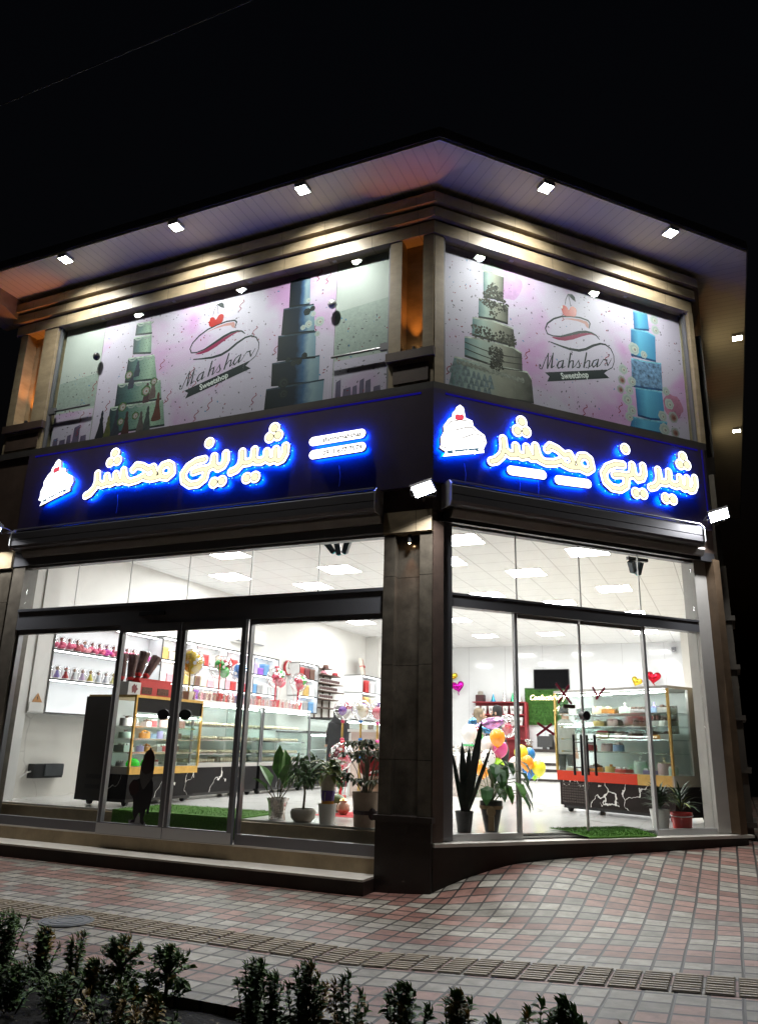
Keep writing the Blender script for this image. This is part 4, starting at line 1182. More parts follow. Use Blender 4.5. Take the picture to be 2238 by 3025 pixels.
def flood(loc, rz, tilt, label):
    t_ = thing('floodlight', label, 'floodlight', loc, rz, 'white floodlights over the shop front')
    M = Matrix.Translation((0, -.1, 0)) @ Matrix.Rotation(tilt, 4, 'X') @ Matrix.Rotation(R(-22), 4, 'Y')
    mb = MB().box(-.12, .12, .0, .035, -.08, .08)
    for k in range(7):
        mb.box(-.11 + k * .036, -.104 + k * .036, .036, .06, -.07, .07)
    mb.build('housing', BLACK, t_, M=M)
    MB().add([(-.105, -.001, -.066), (.105, -.001, -.066), (.105, -.001, .066), (-.105, -.001, .066)], [(0, 1, 2, 3)]).build('lamp_face', emat('flood_led', (.95, .97, 1.), L_FLOOD), t_, M=M)
    MB().tube([(-.13, -.1, 0), (-.13, -.02, .0), (-.13, .06, -.02), (.13, .06, -.02), (.13, -.02, 0), (.13, -.1, 0)], .01, 6).tube([(0, .06, -.02), (0, .2, -.02)], .018).build('bracket', METAL_D, t_)
flood((-.03, -.2, 3.87), R(20), R(50), 'blazing white floodlight on the corner pillar under the board')
flood((-6.12, -.2, 4.0), R(-15), R(45), 'blazing white floodlight at the left end of shop sign')
q = cpt(3.84, .22, 4.14)
flood(q, AC - R(25), R(45), 'blazing white floodlight at the right end of corner sign')
# amber uplights in the niches
WARM = (1., .33, .06)
def niche_lamp(loc, rz, up_, label, e=1.):
    t_ = thing('niche_lamp', label, 'lamp', loc, rz, 'small amber spot lamps in the pillar niches')
    sgn = 1 if up_ else -1
    MB().tube([(0, 0, 0), (0, 0, .05 * sgn)], .02, 10).build('lamp_body', BLACK, t_, smooth=True)
    MB().lathe([(.024, 0), (.024, .04), (.018, .04), (.018, .005)], (0, 0, .05) if up_ else (0, 0, -.09), 12).build('lamp_hood', BLACK, t_, smooth=True)
    MB().ball((0, 0, .085 * sgn), .013, 8).build('bulb', emat('amber_bulb', (1, .6, .3), 60), t_)
    ld = bpy.data.lights.new('amber_spot', 'SPOT')
    ld.energy = L_NICHE * e; ld.color = WARM; ld.spot_size = R(56); ld.spot_blend = .8; ld.shadow_soft_size = .015
    lo = bpy.data.objects.new('light', ld); COL.objects.link(lo); lo.parent = t_
    lo.location = (0, 0, .105 * sgn); lo.rotation_euler = (PI if up_ else 0, 0, 0)
niche_lamp((-.265, .07, 5.66), 0, True, 'amber uplight at the foot of the upper corner niche', .4)
niche_lamp((-6.35, .06, 5.66), 0, True, 'amber uplight at the foot of the upper left niche', .7)
niche_lamp((-.27, .03, 3.49), 0, False, 'amber downlight at top of lower corner niche', .12)
niche_lamp((-6.45, .03, 3.49), 0, False, 'amber downlight at top of lower left niche', .12)
niche_lamp((PT.x + .07, PT.y + .92, 5.72), 0, True, 'amber uplight on the side street pillar, nearer one', .05)
niche_lamp((PT.x + .07, PT.y + 3.77, 5.72), 0, True, 'amber uplight on the side street pillar, farther one', .05)
# overhead cable in the night sky, twig of a street tree
tag(MB().tube([(-14, -3, 7.9), (-8, -3, 7.77), (-3.82, -3, 7.75), (-.66, -3, 7.755), (5, -3, 7.9)], .006, 5).build('overhead_cable', mat('cable_black', (.05, .05, .05), .6)), 'thin dark cable crossing the night sky over the roof', 'cable')
# ------------------------------------------------------------------ ceiling lights
PANEL = emat('led_panel', (1, .99, .97), L_PANEL)
pos = [(-4.43, 2.59), (-5.4, 4.13), (-3.2, 4.16), (-4.34, 5.31), (-5.38, 9.69), (.95, 4.17), (-.26, 5.35), (-1.45, 7.11), (.94, 7.15), (-.28, 8.33), (.92, 9.99), (-3.0, 9.93), (-.64, 2.93), (-1.3, 4.17), (-1.5, 8.52), (.95, 12.9), (-3.12, 12.7), (-1.38, 12.7), (-3.2, 7.1)]
pl0 = None
where = lambda x, y: ('left' if x < -2.4 else 'middle' if x < .3 else 'right')
rows = {}
for i, (x, y) in enumerate(sorted(pos, key=lambda p: p[1])):
    w_ = where(x, y)
    rows[w_] = rows.get(w_, 0) + 1
    lab = 'square white ceiling panel light, %s from the glass along the %s of the shop' % (ORD[rows[w_] - 1], w_)
    if pl0 is None:
        pl0 = thing('ceiling_light', lab, 'ceiling light', (x, y, ZC), 0, 'square ceiling lights of the shop')
        frame_mb(-.3, .3, -.3, .3, .015, 0, 0)
        mb = MB().box(-.3, .3, -.3, -.285, -.012, -.001).box(-.3, .3, .285, .3, -.012, -.001).box(-.3, -.285, -.285, .285, -.012, -.001).box(.285, .3, -.285, .285, -.012, -.001)
        mb.build('frame', WHITE, pl0)
        MB().add([(-.284, -.284, -.008), (.284, -.284, -.008), (.284, .284, -.008), (-.284, .284, -.008)], [(0, 3, 2, 1)]).build('diffuser', PANEL, pl0)
    else:
        dup(pl0, (x, y, ZC), label=lab)
# black cameras hanging behind the glass
def cams(name, loc, rz, label, n):
    t_ = thing(name, label, 'camera', loc, rz)
    MB().box(-.16, .16, -.02, .02, 0, .04).tube([(0, 0, .04), (0, 0, ZC - loc[2])], .012).build('bracket', BLACK, t_)
    for k in range(n):
        M = Matrix.Translation((-.12 + .14 * k, -.02, -.02)) @ Matrix.Rotation(R(-35 + 30 * k), 4, 'Y') @ Matrix.Rotation(R(25), 4, 'X')
        MB().taper(0, 0, -.16, 0, .03, .03, .036, .036).build('camera_body', mat('camera_blue', (.03, .05, .07), .3), t_, M=M)
        MB().lathe([(.001, -.172), (.022, -.172), (.025, -.161), (.001, -.161)], n=10).build('lens', mat('teal_lens', (.05, .35, .38), .2, emit=(.05, .5, .5), es=.4), t_, M=M)
cams('security_camera', (-1.42, .55, 3.66), R(10), 'cluster of three dark cameras hanging behind the left fanlight', 3)
q = cpt(3.2, -.5, 3.66)
cams('security_camera', q, AC, 'pair of dark cameras hanging behind the right fanlight', 2)
tag(MB().box(-.06, .06, -.1, .0, -.05, .05).tube([(0, -.05, 0), (0, -.2, -.06)], .045, 10).build('wall_camera', METAL_G, loc=(1.45, 15, 4.0)), 'small grey camera high on glossy back wall at right', 'camera')
# ------------------------------------------------------------------ display cases
NERO = marble('black_marble', (.008, .007, .008), (.75, .73, .7), 1.6, .0075, .42, .45)
NERO.node_tree.nodes['Principled BSDF'].inputs['Specular IOR Level'].default_value = .12
NERO2 = marble('dark_brown_marble', (.018, .012, .011), (.8, .78, .75), 1.7, .011, .45, .4)
NERO2.node_tree.nodes['Principled BSDF'].inputs['Specular IOR Level'].default_value = .15
STEEL = mat('case_steel', (.5, .48, .46), .35, .25)
CHAR = mat('charcoal_panel', (.035, .032, .03), .45, var=.15)
BACKG = mat('case_back', (.66, .7, .68), .25)
LED = emat('case_led', (1, 1, .97), 70)
RED_B = mat('red_band', (.55, .045, .02), .22, coat=.5)
GOLD_B = mat('gold_band', (.72, .45, .12), .3, .55, var=.2, vs=10)
def display_case(name, label, loc, rz, W, D, zb, zb1, zt, shelves, base_m, band_m, post_m, top_m, header=0, endL=None, group='glass display cases of the shop', split=None, slope=.0):
    t_ = thing(name, label, 'display case', loc, rz, group)
    o = MB().box(.02, W - .02, .03, D, .09, zb).build('base', base_m, t_)
    MB().box(.05, W - .05, .06, D - .03, .05, .09).build('kick', BLACK, o)
    if band_m:
        if split:
            MB().box(0, W * split, 0, .04, zb, zb1).build('band', band_m, t_)
            MB().box(W * split, W, 0, .04, zb, zb1).build('band', BRASS, t_)
        else:
            MB().box(0, W, 0, .04, zb, zb1).build('band', band_m, t_)
    MB().box(0.002, W - .002, .041, D, zb + .001, zb1).build('deck', STEEL, t_)
    MB().box(.0, W, D - .03, D, zb1 + .001, zt).build('back_panel', BACKG, t_)
    th = zt - header
    MB().box(.01, W - .01, .02, .028, zb1, th).build('front_glass', GLASS_F, t_)
    for x in ((W - .012,) if endL else (.004, W - .012)):
        MB().box(x, x + .008, .03, D - .04, zb1, zt).build('side_glass', GLASS_F, t_)
    for k in (0, 1):
        x = k * W
        MB().bar((x, .012, zb1), (x, .012, zt), .028, .028).build('post', post_m, t_)
    MB().box(-.01, W + .01, 0, D, zt + .001, zt + .035).build('top', top_m, t_)
    if header:
        MB().box(.015, W - .015, .012, .035, th, zt).build('header', base_m, t_)
    for z in shelves:
        s_ = MB().box(.03, W - .03, .09, D - .06, z, z + .01).build('shelf', GLASS_F, t_)
        MB().box(.03, W - .03, .078, .089, z - .004, z + .012).build('shelf_edge', CHROME, s_)
    MB().box(.06, W - .06, .05, .075, th - .045, th - .03).build('light_strip', LED, t_)
    for x in (.12, W - .12):
        for y in (.12, D - .1):
            MB().lathe([(.001, -.02), (.04, -.02), (.04, .02), (.001, .02)], n=12).build('caster', BLACK, t_, M=Matrix.Translation((x, y, .041)) @ Matrix.Rotation(PI / 2, 4, 'Y'))
    return t_
CASES = {}
# left case with gold trim: local x runs along -world... front faces +x (rotation 90 degrees)
def left_loc(y, x=-4.28):
    return (x, y, ZF)
g = display_case('display_case', 'gold trimmed black marble cake case nearest the sliding doors', left_loc(.72), PI / 2, 1.4, .8, .385, .475, 1.33, [.64, .81, .965], NERO, GOLD_B, BRASS, BRASS, header=.18, endL=True)
e_ = MB().box(-.03, -.005, .3, .82, .06, 1.34).build('end_panel', CHAR, g)
for z in (.2, .32):
    MB().box(-.036, -.029, .42, .66, z, z + .055).build('vent', BLACK, e_)
CASES['gold'] = g
zz = [.62, .82, 1.02]
b1 = display_case('display_case', 'black marble pastry case beside the gold trimmed case', left_loc(2.16, -4.45), PI / 2, 1.85, .75, .44, .5, 1.36, zz, NERO, None, METAL_D, WHITE)
b2 = display_case('display_case', 'black marble pastry case below the last two ribboned balloons', left_loc(4.06, -4.45), PI / 2, 1.6, .75, .44, .5, 1.36, zz, NERO, None, METAL_D, WHITE)
b3 = display_case('display_case', 'low black case with green boxes on top beside dark coat', left_loc(5.72, -4.45), PI / 2, .95, .75, .44, .5, 1.0, [.7], NERO, None, METAL_D, BLACK)
b4 = display_case('display_case', 'distant black pastry case behind the woman in dark coat', left_loc(7.2, -4.6), PI / 2, 2.6, .75, .44, .5, 1.3, zz, NERO, None, METAL_D, BLACK)
# right case, turned in the cut corner
RA = R(-31.3)
RC = Vector((.36, 4.19, ZF))
rc = display_case('display_case', 'red banded dark marble cake case behind the corner glass doors', tuple(RC), RA, 1.88, .88, .415, .545, 1.6, [.8, .965, 1.13, 1.295], NERO2, RED_B, BRASS, STEEL, split=.72)
MB().box(1.86, 1.893, .42, .9, .545, 1.63).build('end_panel', STEEL, rc)
MB().box(1.862, 1.894, .0, .9, .415, .544).build('end_rail', STEEL, rc)
MB().box(.1, 1.8, .3, .32, 1.05, 1.4).build('mirror', mat('case_mirror', (.55, .62, .6), .08, .9), rc)
mb = MB()
for i in range(11):
    for k in range(8):
        mb.box(.06 + i * .042, .09 + i * .042, .024, .031, .13 + k * .034, .152 + k * .034)
mb.build('vent_grille', mat('grille_brown', (.05, .035, .03), .5), rc)
# cakes --------------------------------------------------------------
def cake(name, label, loc, r, h, col, top, kind_, group, rz=0, sq=False):
    t_ = thing(name, label, 'cake', loc, rz, group)
    m = mat('icing_%.2f_%.2f_%.2f' % col, col, .5, var=.06, vs=20)
    tm = mat('topping_%.2f_%.2f_%.2f' % top, top, .45, var=.3, vs=40)
    if sq:
        mb = MB().box(-r, r, -r, r, .006, h)
    else:
        mb = MB().lathe([(r, .006), (r, h * .85), (r * .95, h), (.001, h)], n=22)
    mb.build('cake_body', m, t_, smooth=not sq)
    MB().lathe([(r * 1.15, 0), (r * 1.15, .005), (.001, .005)], n=18).build('cake_board', mat('cake_board', (.75, .7, .6), .4), t_)
    rs = random.Random(hash((round(loc[0], 2), round(loc[1], 2), round(loc[2], 2))) & 255)
    mb = MB()
    if kind_ == 'ring':
        for k in range(9):
            a = 2 * PI * k / 9
            mb.ball((r * .72 * math.cos(a), r * .72 * math.sin(a), h + .008), (r * .2, r * .2, .02), 8)
    elif kind_ == 'pile':
        for k in range(16):
            a = rs.uniform(0, 6.3); q = r * rs.uniform(0, .75)
            mb.ball((q * math.cos(a), q * math.sin(a), h + .005 + (r * .75 - q) * .45), r * .2, 7)
    elif kind_ == 'figure':
        mb.ball((0, 0, h + .02), (.02, .02, .025), 8).ball((0, 0, h + .055), .016, 8).ball((.012, 0, h + .07), .007, 6).ball((-.012, 0, h + .07), .007, 6)
        for k in range(6):
            a = 2 * PI * k / 6
            mb.ball((r * .75 * math.cos(a), r * .75 * math.sin(a), h + .005), (r * .22, r * .22, .012), 7)
    else:
        for k in range(4):
            a = rs.uniform(0, 6.3)
            mb.leaf((0, 0, h), (math.cos(a), math.sin(a), .7), (0, 0, 1), r * .8, r * .5)
        mb.ball((0, 0, h + .008), r * .25, 8)
    mb.build('cake_topping', tm, t_, smooth=True)
    return t_
CW = {'white': (.75, .74, .7), 'cream': (.7, .62, .42), 'mint': (.55, .68, .58), 'pink': (.72, .5, .5), 'red': (.4, .04, .05), 'orange': (.7, .3, .06), 'lilac': (.4, .34, .62), 'yellow': (.78, .6, .22), 'brown': (.12, .06, .04), 'grey': (.35, .33, .33), 'blush': (.62, .48, .44), 'blue': (.25, .35, .5)}
def put(case, lx, ly, z):
    mm = Matrix.Translation(case.location) @ Matrix.Rotation(case.rotation_euler.z, 4, 'Z')
    return tuple(mm @ Vector((lx, ly, z)))
used = {}
def cake_row(case, cname, sname, z, row, grp, ly=.26):
    for k, (lx, cn, r, h, tp, kd) in enumerate(row):
        kk = (cname, sname, cn); used[kk] = used.get(kk, 0) + 1
        nb = '' if sum(1 for q in row if q[1] == cn) == 1 else ORD[used[kk] - 1] + ' '
        lab = '%s%s cake on the %s of the %s' % (nb, cn, sname, cname)
        cake('cake', lab, put(case, lx, ly + .05 * (k % 2), z + .011), r, h, CW[cn], CW[tp], kd, grp, sq=(k + len(sname)) % 4 == 1)
G1 = 'cakes in the gold trimmed case'
cake_row(g, 'gold trimmed case', 'top glass shelf', .965, [(.14, 'white', .085, .1, 'brown', 'leaf'), (.36, 'grey', .05, .06, 'white', 'ring'), (.53, 'blush', .05, .07, 'brown', 'pile'), (.69, 'red', .08, .085, 'white', 'ring'), (.88, 'pink', .06, .1, 'brown', 'ring'), (1.06, 'yellow', .05, .1, 'white', 'ring'), (1.22, 'brown', .065, .1, 'white', 'ring')], G1)
cake_row(g, 'gold trimmed case', 'second glass shelf', .81, [(.14, 'mint', .08, .08, 'pink', 'leaf'), (.32, 'cream', .045, .05, 'white', 'pile'), (.52, 'orange', .075, .075, 'orange', 'pile'), (.7, 'blue', .06, .07, 'white', 'leaf'), (.83, 'lilac', .045, .085, 'lilac', 'ring'), (.96, 'grey', .045, .07, 'white', 'ring'), (1.1, 'yellow', .05, .08, 'brown', 'ring'), (1.24, 'brown', .06, .085, 'white', 'pile')], G1)
cake_row(g, 'gold trimmed case', 'third glass shelf', .64, [(.14, 'mint', .085, .085, 'white', 'ring'), (.33, 'white', .05, .06, 'brown', 'ring'), (.46, 'lilac', .05, .08, 'lilac', 'leaf'), (.64, 'orange', .07, .07, 'orange', 'pile'), (.8, 'grey', .05, .07, 'white', 'ring'), (.95, 'red', .07, .08, 'white', 'ring'), (1.12, 'yellow', .055, .085, 'white', 'ring'), (1.26, 'brown', .05, .08, 'white', 'ring')], G1)
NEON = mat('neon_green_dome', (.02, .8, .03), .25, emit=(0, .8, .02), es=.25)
for k, x in enumerate((.28, .56)):
    t_ = thing('green_dessert', ['bright green dome dessert at left on the bottom deck of gold trimmed case', 'bright green dome dessert half behind the gnome on gold trimmed case deck'][k], 'dessert', put(g, x, .2, .477), 0, 'bright green dome desserts')
    MB().lathe([(.085, 0), (.088, .03), (.075, .065), (.045, .09), (.001, .1)], n=20).build('dome', NEON, t_, smooth=True)
    MB().lathe([(.1, -.0005), (.1, .004), (.001, .005)], n=18).build('dish', CHROME, t_)
cake_row(g, 'gold trimmed case', 'bottom deck', .464, [(.12, 'grey', .06, .05, 'white', 'ring'), (.85, 'pink', .05, .05, 'red', 'ring'), (1.1, 'white', .07, .05, 'white', 'pile')], G1)
G2 = 'cakes in the red banded case'
cake_row(rc, 'red banded case', 'top glass shelf', 1.295, [(.16, 'white', .06, .07, 'white', 'ring'), (.58, 'cream', .085, .085, 'cream', 'ring'), (.8, 'orange', .085, .06, 'cream', 'pile'), (1.04, 'mint', .085, .075, 'white', 'figure'), (1.28, 'grey', .1, .055, 'brown', 'ring'), (1.5, 'blue', .06, .07, 'lilac', 'figure'), (1.67, 'white', .07, .07, 'brown', 'pile')], G2, .2)
cake_row(rc, 'red banded case', 'second glass shelf', 1.13, [(.62, 'yellow', .075, .075, 'brown', 'leaf'), (.82, 'blush', .075, .075, 'pink', 'ring'), (1.3, 'brown', .085, .055, 'brown', 'ring'), (1.5, 'white', .06, .07, 'brown', 'figure'), (1.68, 'white', .07, .07, 'brown', 'pile')], G2, .2)
cake_row(rc, 'red banded case', 'third glass shelf', .965, [(.68, 'cream', .085, .085, 'red', 'ring'), (.93, 'blush', .08, .075, 'brown', 'ring'), (1.22, 'brown', .1, .075, 'white', 'ring'), (1.47, 'orange', .085, .06, 'brown', 'pile'), (1.69, 'white', .07, .07, 'brown', 'pile')], G2, .2)
cake_row(rc, 'red banded case', 'lowest glass shelf', .8, [(.46, 'red', .085, .085, 'white', 'pile'), (.7, 'pink', .085, .085, 'pink', 'ring'), (.93, 'blue', .075, .09, 'blush', 'pile')], G2, .2)
cake_row(rc, 'red banded case', 'bottom deck', .534, [(.14, 'cream', .08, .03, 'white', 'ring'), (.34, 'grey', .07, .05, 'pink', 'ring'), (.56, 'orange', .1, .06, 'brown', 'pile'), (.78, 'yellow', .085, .075, 'orange', 'leaf'), (1.03, 'red', .12, .05, 'white', 'ring'), (1.26, 'mint', .085, .15, 'white', 'figure'), (1.44, 'lilac', .085, .05, 'white', 'ring'), (1.62, 'pink', .085, .14, 'cream', 'figure'), (1.78, 'mint', .06, .09, 'white', 'ring')], G2, .16)
# pastry trays
TRAYM = mat('tray_pastry', (.62, .52, .36), .6, var=.3, vs=30)
tr0 = None
for cs, cn, W_ in ((b1, 'first black pastry case', 1.85), (b2, 'second black pastry case', 1.6), (b4, 'farthest black pastry case', 2.6)):
    for si, z in enumerate([.501] + [q + .011 for q in zz]):
        sn = ['deck', 'lowest shelf', 'middle shelf', 'top shelf'][si]
        for k in range(2):
            lab = '%s tray of pale pastries on the %s of the %s' % (('near', 'far')[k], sn, cn)
            lx = W_ * (.27 + .46 * k)
            if tr0 is None:
                tr0 = thing('pastry_tray', lab, 'tray', put(cs, lx, .3, z), PI / 2, 'trays of pastries')
                MB().box(-.34, .34, -.16, .16, 0, .006).build('tray', CHROME, tr0)
                mb = MB(); rs = random.Random(3)
                for i in range(11):
                    for j in range(4):
                        mb.ball((-.3 + .06 * i, -.115 + .075 * j, .026), (.028, .034, .024 + rs.uniform(0, .01)), 8)
                mb.build('pastries', TRAYM, tr0, smooth=True)
            else:
                dup(tr0, put(cs, lx, .3, z), label=lab, scale=(W_ / 1.7, 1, 1 + .4 * (si == 0)))
# ------------------------------------------------------------------ wall shelving on the left wall
LAC = mat('white_lacquer', (.82, .83, .84), .35)
EDGE = mat('dark_shelf_edge', (.03, .028, .026), .5)
def shelving(label, y0, y1, zs, ncol, x1, x0=-6.395):
    t_ = thing('wall_shelving', label, 'shelving', (0, y0, 0), 0, 'white lit wall shelving units')
    L = y1 - y0
    MB().box(x0, x0 + .015, 0, L, zs[0], zs[-1]).build('back', LAC, t_)
    for i, z in enumerate(zs):
        s_ = MB().box(x0 + .016, x1, 0, L, z - .018, z).build('shelf', LAC, t_)
        MB().box(x1 + .0005, x1 + .004, 0, L, z - .02, z + .002).build('shelf_edge', EDGE, s_)
        if i:
            MB().box(x1 - .1, x1 - .07, .05, L - .05, z - .028, z - .0185).build('light_strip', emat('shelf_led', (.95, .97, 1), 14), s_)
    for k in range(ncol + 1):
        y = min(L - .012, max(0, L * k / ncol - .006))
        u = MB().box(x0 + .016, x1 - .001, y, y + .012, zs[0], zs[-1]).build('upright', LAC, t_)
        MB().box(x1 + .001, x1 + .0045, y - .004, y + .016, zs[0], zs[-1]).build('shelf_edge', EDGE, u)
    return t_
XS = -6.09
shelving('white lit shelving with dolls in domes behind the left fixed pane', .94, 3.3, [1.66, 2.13, 2.55, 3.0], 1, XS)
shelving('long white shelving of boxed sweets behind the ribboned balloons', 3.31, 7.15, [2.0, 2.28, 2.66, 3.04], 4, -6.1)
shelving('narrow white shelving with red boxes right of the wall clock', 8.06, 8.97, [2.0, 2.36, 2.74, 3.09], 1, -6.1)
shelving('tall white cabinet shelving at the far end of left wall', 10.9, 12.1, [.52, 1.6, 2.2, 2.62, 3.05], 1, -5.85)
# dolls under domes
DOME = glass('dome_glass', (.95, .95, .96), 3.2)
def doll(label, loc, cols, flower, grp):
    t_ = thing('domed_doll', label, 'doll', loc, 0, grp)
    t_.scale = (1.1, 1.1, 1.12)
    MB().lathe([(.062, 0), (.062, .012), (.055, .018), (.001, .018)], n=16).build('stand', WHITE, t_)
    c1_, c2_, hair = cols
    MB().lathe([(.042, .019), (.036, .05), (.018, .085), (.02, .1), (.008, .115), (.001, .116)], n=14).build('dress', mat('dress_%.2f%.2f%.2f' % c1_, c1_, .7), t_, smooth=True)
    h_ = MB().ball((0, 0, .135), .021, 12).build('head', mat('doll_skin', (.62, .4, .3), .6), t_, smooth=True)
    MB().ball((-.004, 0, .141), (.025, .025, .022), 12).build('hair', mat('hair_%.2f%.2f%.2f' % hair, hair, .7), h_, smooth=True)
    if flower:
        mb = MB(); rs = random.Random(int(loc[1] * 100))
        for k in range(5):
            a = rs.uniform(-1.2, 1.2)
            mb.ball((.035 * math.cos(a) + .015, .062 * math.sin(a), .035 + .045 * rs.random()), (.034, .04, .03), 8)
        mb.build('flowers', mat('flower_%.2f%.2f%.2f' % c2_, c2_, .7), t_, smooth=True)
    MB().lathe([(.058, .019), (.06, .1), (.052, .145), (.034, .172), (.001, .182)], n=18).build('dome', DOME, t_, smooth=True)
PK = (.7, .13, .24)
pcs = [(PK, PK, (.2, .05, .05))] * 13
pcs[3] = ((.25, .02, .03), (.45, .1, .12), (.15, .03, .03)); pcs[7] = ((.3, .08, .35), (.5, .05, .3), (.2, .02, .1)); pcs[12] = ((.6, .05, .3), (.7, .1, .4), (.3, .03, .1)); pcs[4] = ((.4, .5, .6), (.75, .3, .35), (.4, .2, .1))
for i in range(13):
    y = 1.02 + i * .155 + (.2 if i == 12 else 0)
    lab = ('crimson doll in clear dome among pink dolls on the upper white shelf' if i == 3 else 'violet doll in clear dome among pink dolls on the upper white shelf' if i == 7 else 'magenta doll in dome standing apart at right end of upper white shelf' if i == 12 else 'doll with pale blue dress and pink flowers on the upper white shelf' if i == 4 else '%s pink flowered doll dome from the left on the upper white shelf' % ORD[i])
    doll(lab, (XS - .11, y, 2.551), pcs[i], True, 'domed dolls on the upper shelf')
cl = [('red', (.5, .02, .02), (.1, .04, .02)), ('violet', (.3, .25, .6), (.35, .25, .15)), ('scarlet', (.45, .03, .03), (.35, .05, .02)), ('white', (.65, .66, .68), (.4, .3, .2)), ('lilac', (.6, .45, .65), (.45, .3, .25)), ('yellow', (.7, .6, .1), (.3, .2, .05)), ('silver', (.55, .6, .66), (.3, .25, .2)), ('grey', (.55, .56, .6), (.35, .3, .28)), ('lemon', (.75, .7, .3), (.5, .4, .2)), ('cream', (.7, .66, .58), (.4, .3, .2)), ('pearl', (.68, .68, .66), (.42, .34, .25)), ('maroon', (.3, .05, .05), (.2, .06, .04))]
for i, (n, c1_, h_) in enumerate(cl):
    y = 1.0 + i * .165 + (.18 if i > 8 else 0)
    doll('doll in %s dress under a clear dome on the lower white shelf' % n, (XS - .1, y, 2.131), (c1_, c1_, h_), False, 'domed dolls on the lower shelf')
# assorted boxes on shelves
def box_item(label, loc, dx, dy, dz, col, grp, lid=None, rz=0, name='gift_box'):
    t_ = thing(name, label, 'box', loc, rz, grp)
    m = mat('card_%.2f_%.2f_%.2f' % col, col, .5, var=.12, vs=25)
    MB().box(-dx / 2, dx / 2, -dy / 2, dy / 2, 0, dz * .86).build('box_body', m, t_)
    lc = lid or tuple(min(1, c * 1.3 + .05) for c in col)
    MB().box(-dx / 2 - .004, dx / 2 + .004, -dy / 2 - .004, dy / 2 + .004, dz * .86 + .0005, dz).build('box_lid', mat('card_%.2f_%.2f_%.2f' % lc, lc, .5), t_)
    return t_
NAMES = {'red': (.5, .03, .03), 'maroon': (.16, .02, .03), 'cream': (.72, .64, .5), 'pink': (.7, .35, .4), 'violet': (.3, .1, .55), 'brown': (.13, .06, .04), 'gold': (.6, .4, .12), 'blue': (.12, .3, .55), 'white': (.78, .78, .78), 'lilac': (.5, .42, .68), 'grey': (.35, .35, .36), 'silver': (.6, .62, .64)}
cells = {(0, 2): ['gold', 'cream', 'brown', 'maroon'], (1, 2): ['maroon', 'red', 'white', 'cream'], (2, 2): ['red', 'red', 'pink', 'white'], (3, 2): ['lilac', 'violet', 'blue', 'silver'],
         (0, 1): ['white', 'pink', 'cream', 'gold'], (1, 1): ['brown', 'cream', 'pink', 'white'], (2, 1): ['pink', 'red', 'white', 'red'], (3, 1): ['blue', 'grey', 'white', 'silver'],
         (0, 0): ['cream', 'white', 'gold'], (1, 0): ['violet', 'pink', 'cream'], (2, 0): ['red', 'white', 'pink'], (3, 0): ['grey', 'red', 'white']}
rs = random.Random(12)
zsh = [2.001, 2.281, 2.661]
for (c_, r_), cols in cells.items():
    seen_ = {}
    for k, cn in enumerate(cols):
        seen_[cn] = seen_.get(cn, 0) + 1
        y = 3.42 + c_ * .96 + k * .21 + .02
        two = cols.count(cn) > 1
        box_item('%s%s gift box in the %s column, %s shelf of long shelving' % (ORD[seen_[cn] - 1] + ' ' if two else '', cn, ORD[c_], ('lowest', 'middle', 'top')[r_]), (-6.2, y, zsh[r_]), .12, .16 + rs.uniform(0, .03), rs.uniform(.13, .24), NAMES[cn], 'boxes on the long shelving')
for r_, z in enumerate((2.001, 2.361, 2.741)):
    for k, cn in enumerate((['white', 'grey', 'blue'], ['cream', 'gold', 'white'], ['red', 'maroon', 'brown'])[r_]):
        box_item('%s box on the %s shelf beside the wall clock' % (cn, ('lowest', 'middle', 'top')[r_]), (-6.2, 8.22 + k * .26, z), .13, .22, .24, NAMES[cn], 'boxes on the narrow shelving')
for r_, z in enumerate((1.601, 2.201, 2.621)):
    for k, cn in enumerate((['gold', 'cream', 'brown'], ['red', 'gold', 'cream'], ['white', 'red', 'white'])[r_]):
        n_ = 'far ' if k == 2 and r_ == 2 else ''
        box_item('%s%s box on %s shelf of far white cabinet' % (n_, cn, ('lowest', 'middle', 'top')[r_]), (-6.05, 11.1 + k * .36, z), .14, .22, .32, NAMES[cn], 'boxes in the far cabinet')
t_ = thing('gift_box', 'large flat cream gift box tied with red ribbon on top of far cabinet', 'box', (-6.1, 11.5, 3.053), R(20))
M = Matrix.Rotation(R(-12), 4, 'Y')
MB().box(-.04, .04, -.3, .3, 0, .46).build('box_body', mat('parcel_cream', (.62, .58, .5), .5), t_, M=M)
MB().box(-.045, .045, -.015, .015, 0, .465).box(-.045, .045, -.305, .305, .24, .26).ball((.06, 0, .25), (.02, .09, .04), 8).build('ribbon', mat('ribbon_red', (.6, .03, .04), .4), t_, M=M)
# clock, air conditioner, hat and mug shelves
t_ = thing('wall_clock', 'round white wall clock with red rim on the left wall', 'clock', (-6.38, 7.98, 2.95), 0)
M = Matrix.Rotation(PI / 2, 4, 'Y')
MB().lathe([(.165, 0), (.17, .05), (.15, .06), (.145, .03), (.001, .03)], n=32).build('rim', mat('clock_red', (.4, .02, .03), .35), t_, M=M, smooth=True)
MB().lathe([(.144, .031), (.144, .033), (.001, .034)], n=32).build('dial', WHITE, t_, M=M)
MB().box(.036, .04, -.006, .006, -.02, .09).bar((.038, 0, 0), (.038, .06, -.03), .01, .006).build('hands', BLACK, t_)
mb = MB()
for k in range(12):
    a = 2 * PI * k / 12
    mb.box(.0345, .037, .12 * math.cos(a) - .006, .12 * math.cos(a) + .006, .12 * math.sin(a) - .006, .12 * math.sin(a) + .006)
mb.build('hour_marks', BLACK, t_)
t_ = thing('air_conditioner', 'white split air conditioner high on the left wall', 'air conditioner', (-6.395, 6.2, 3.42), 0)
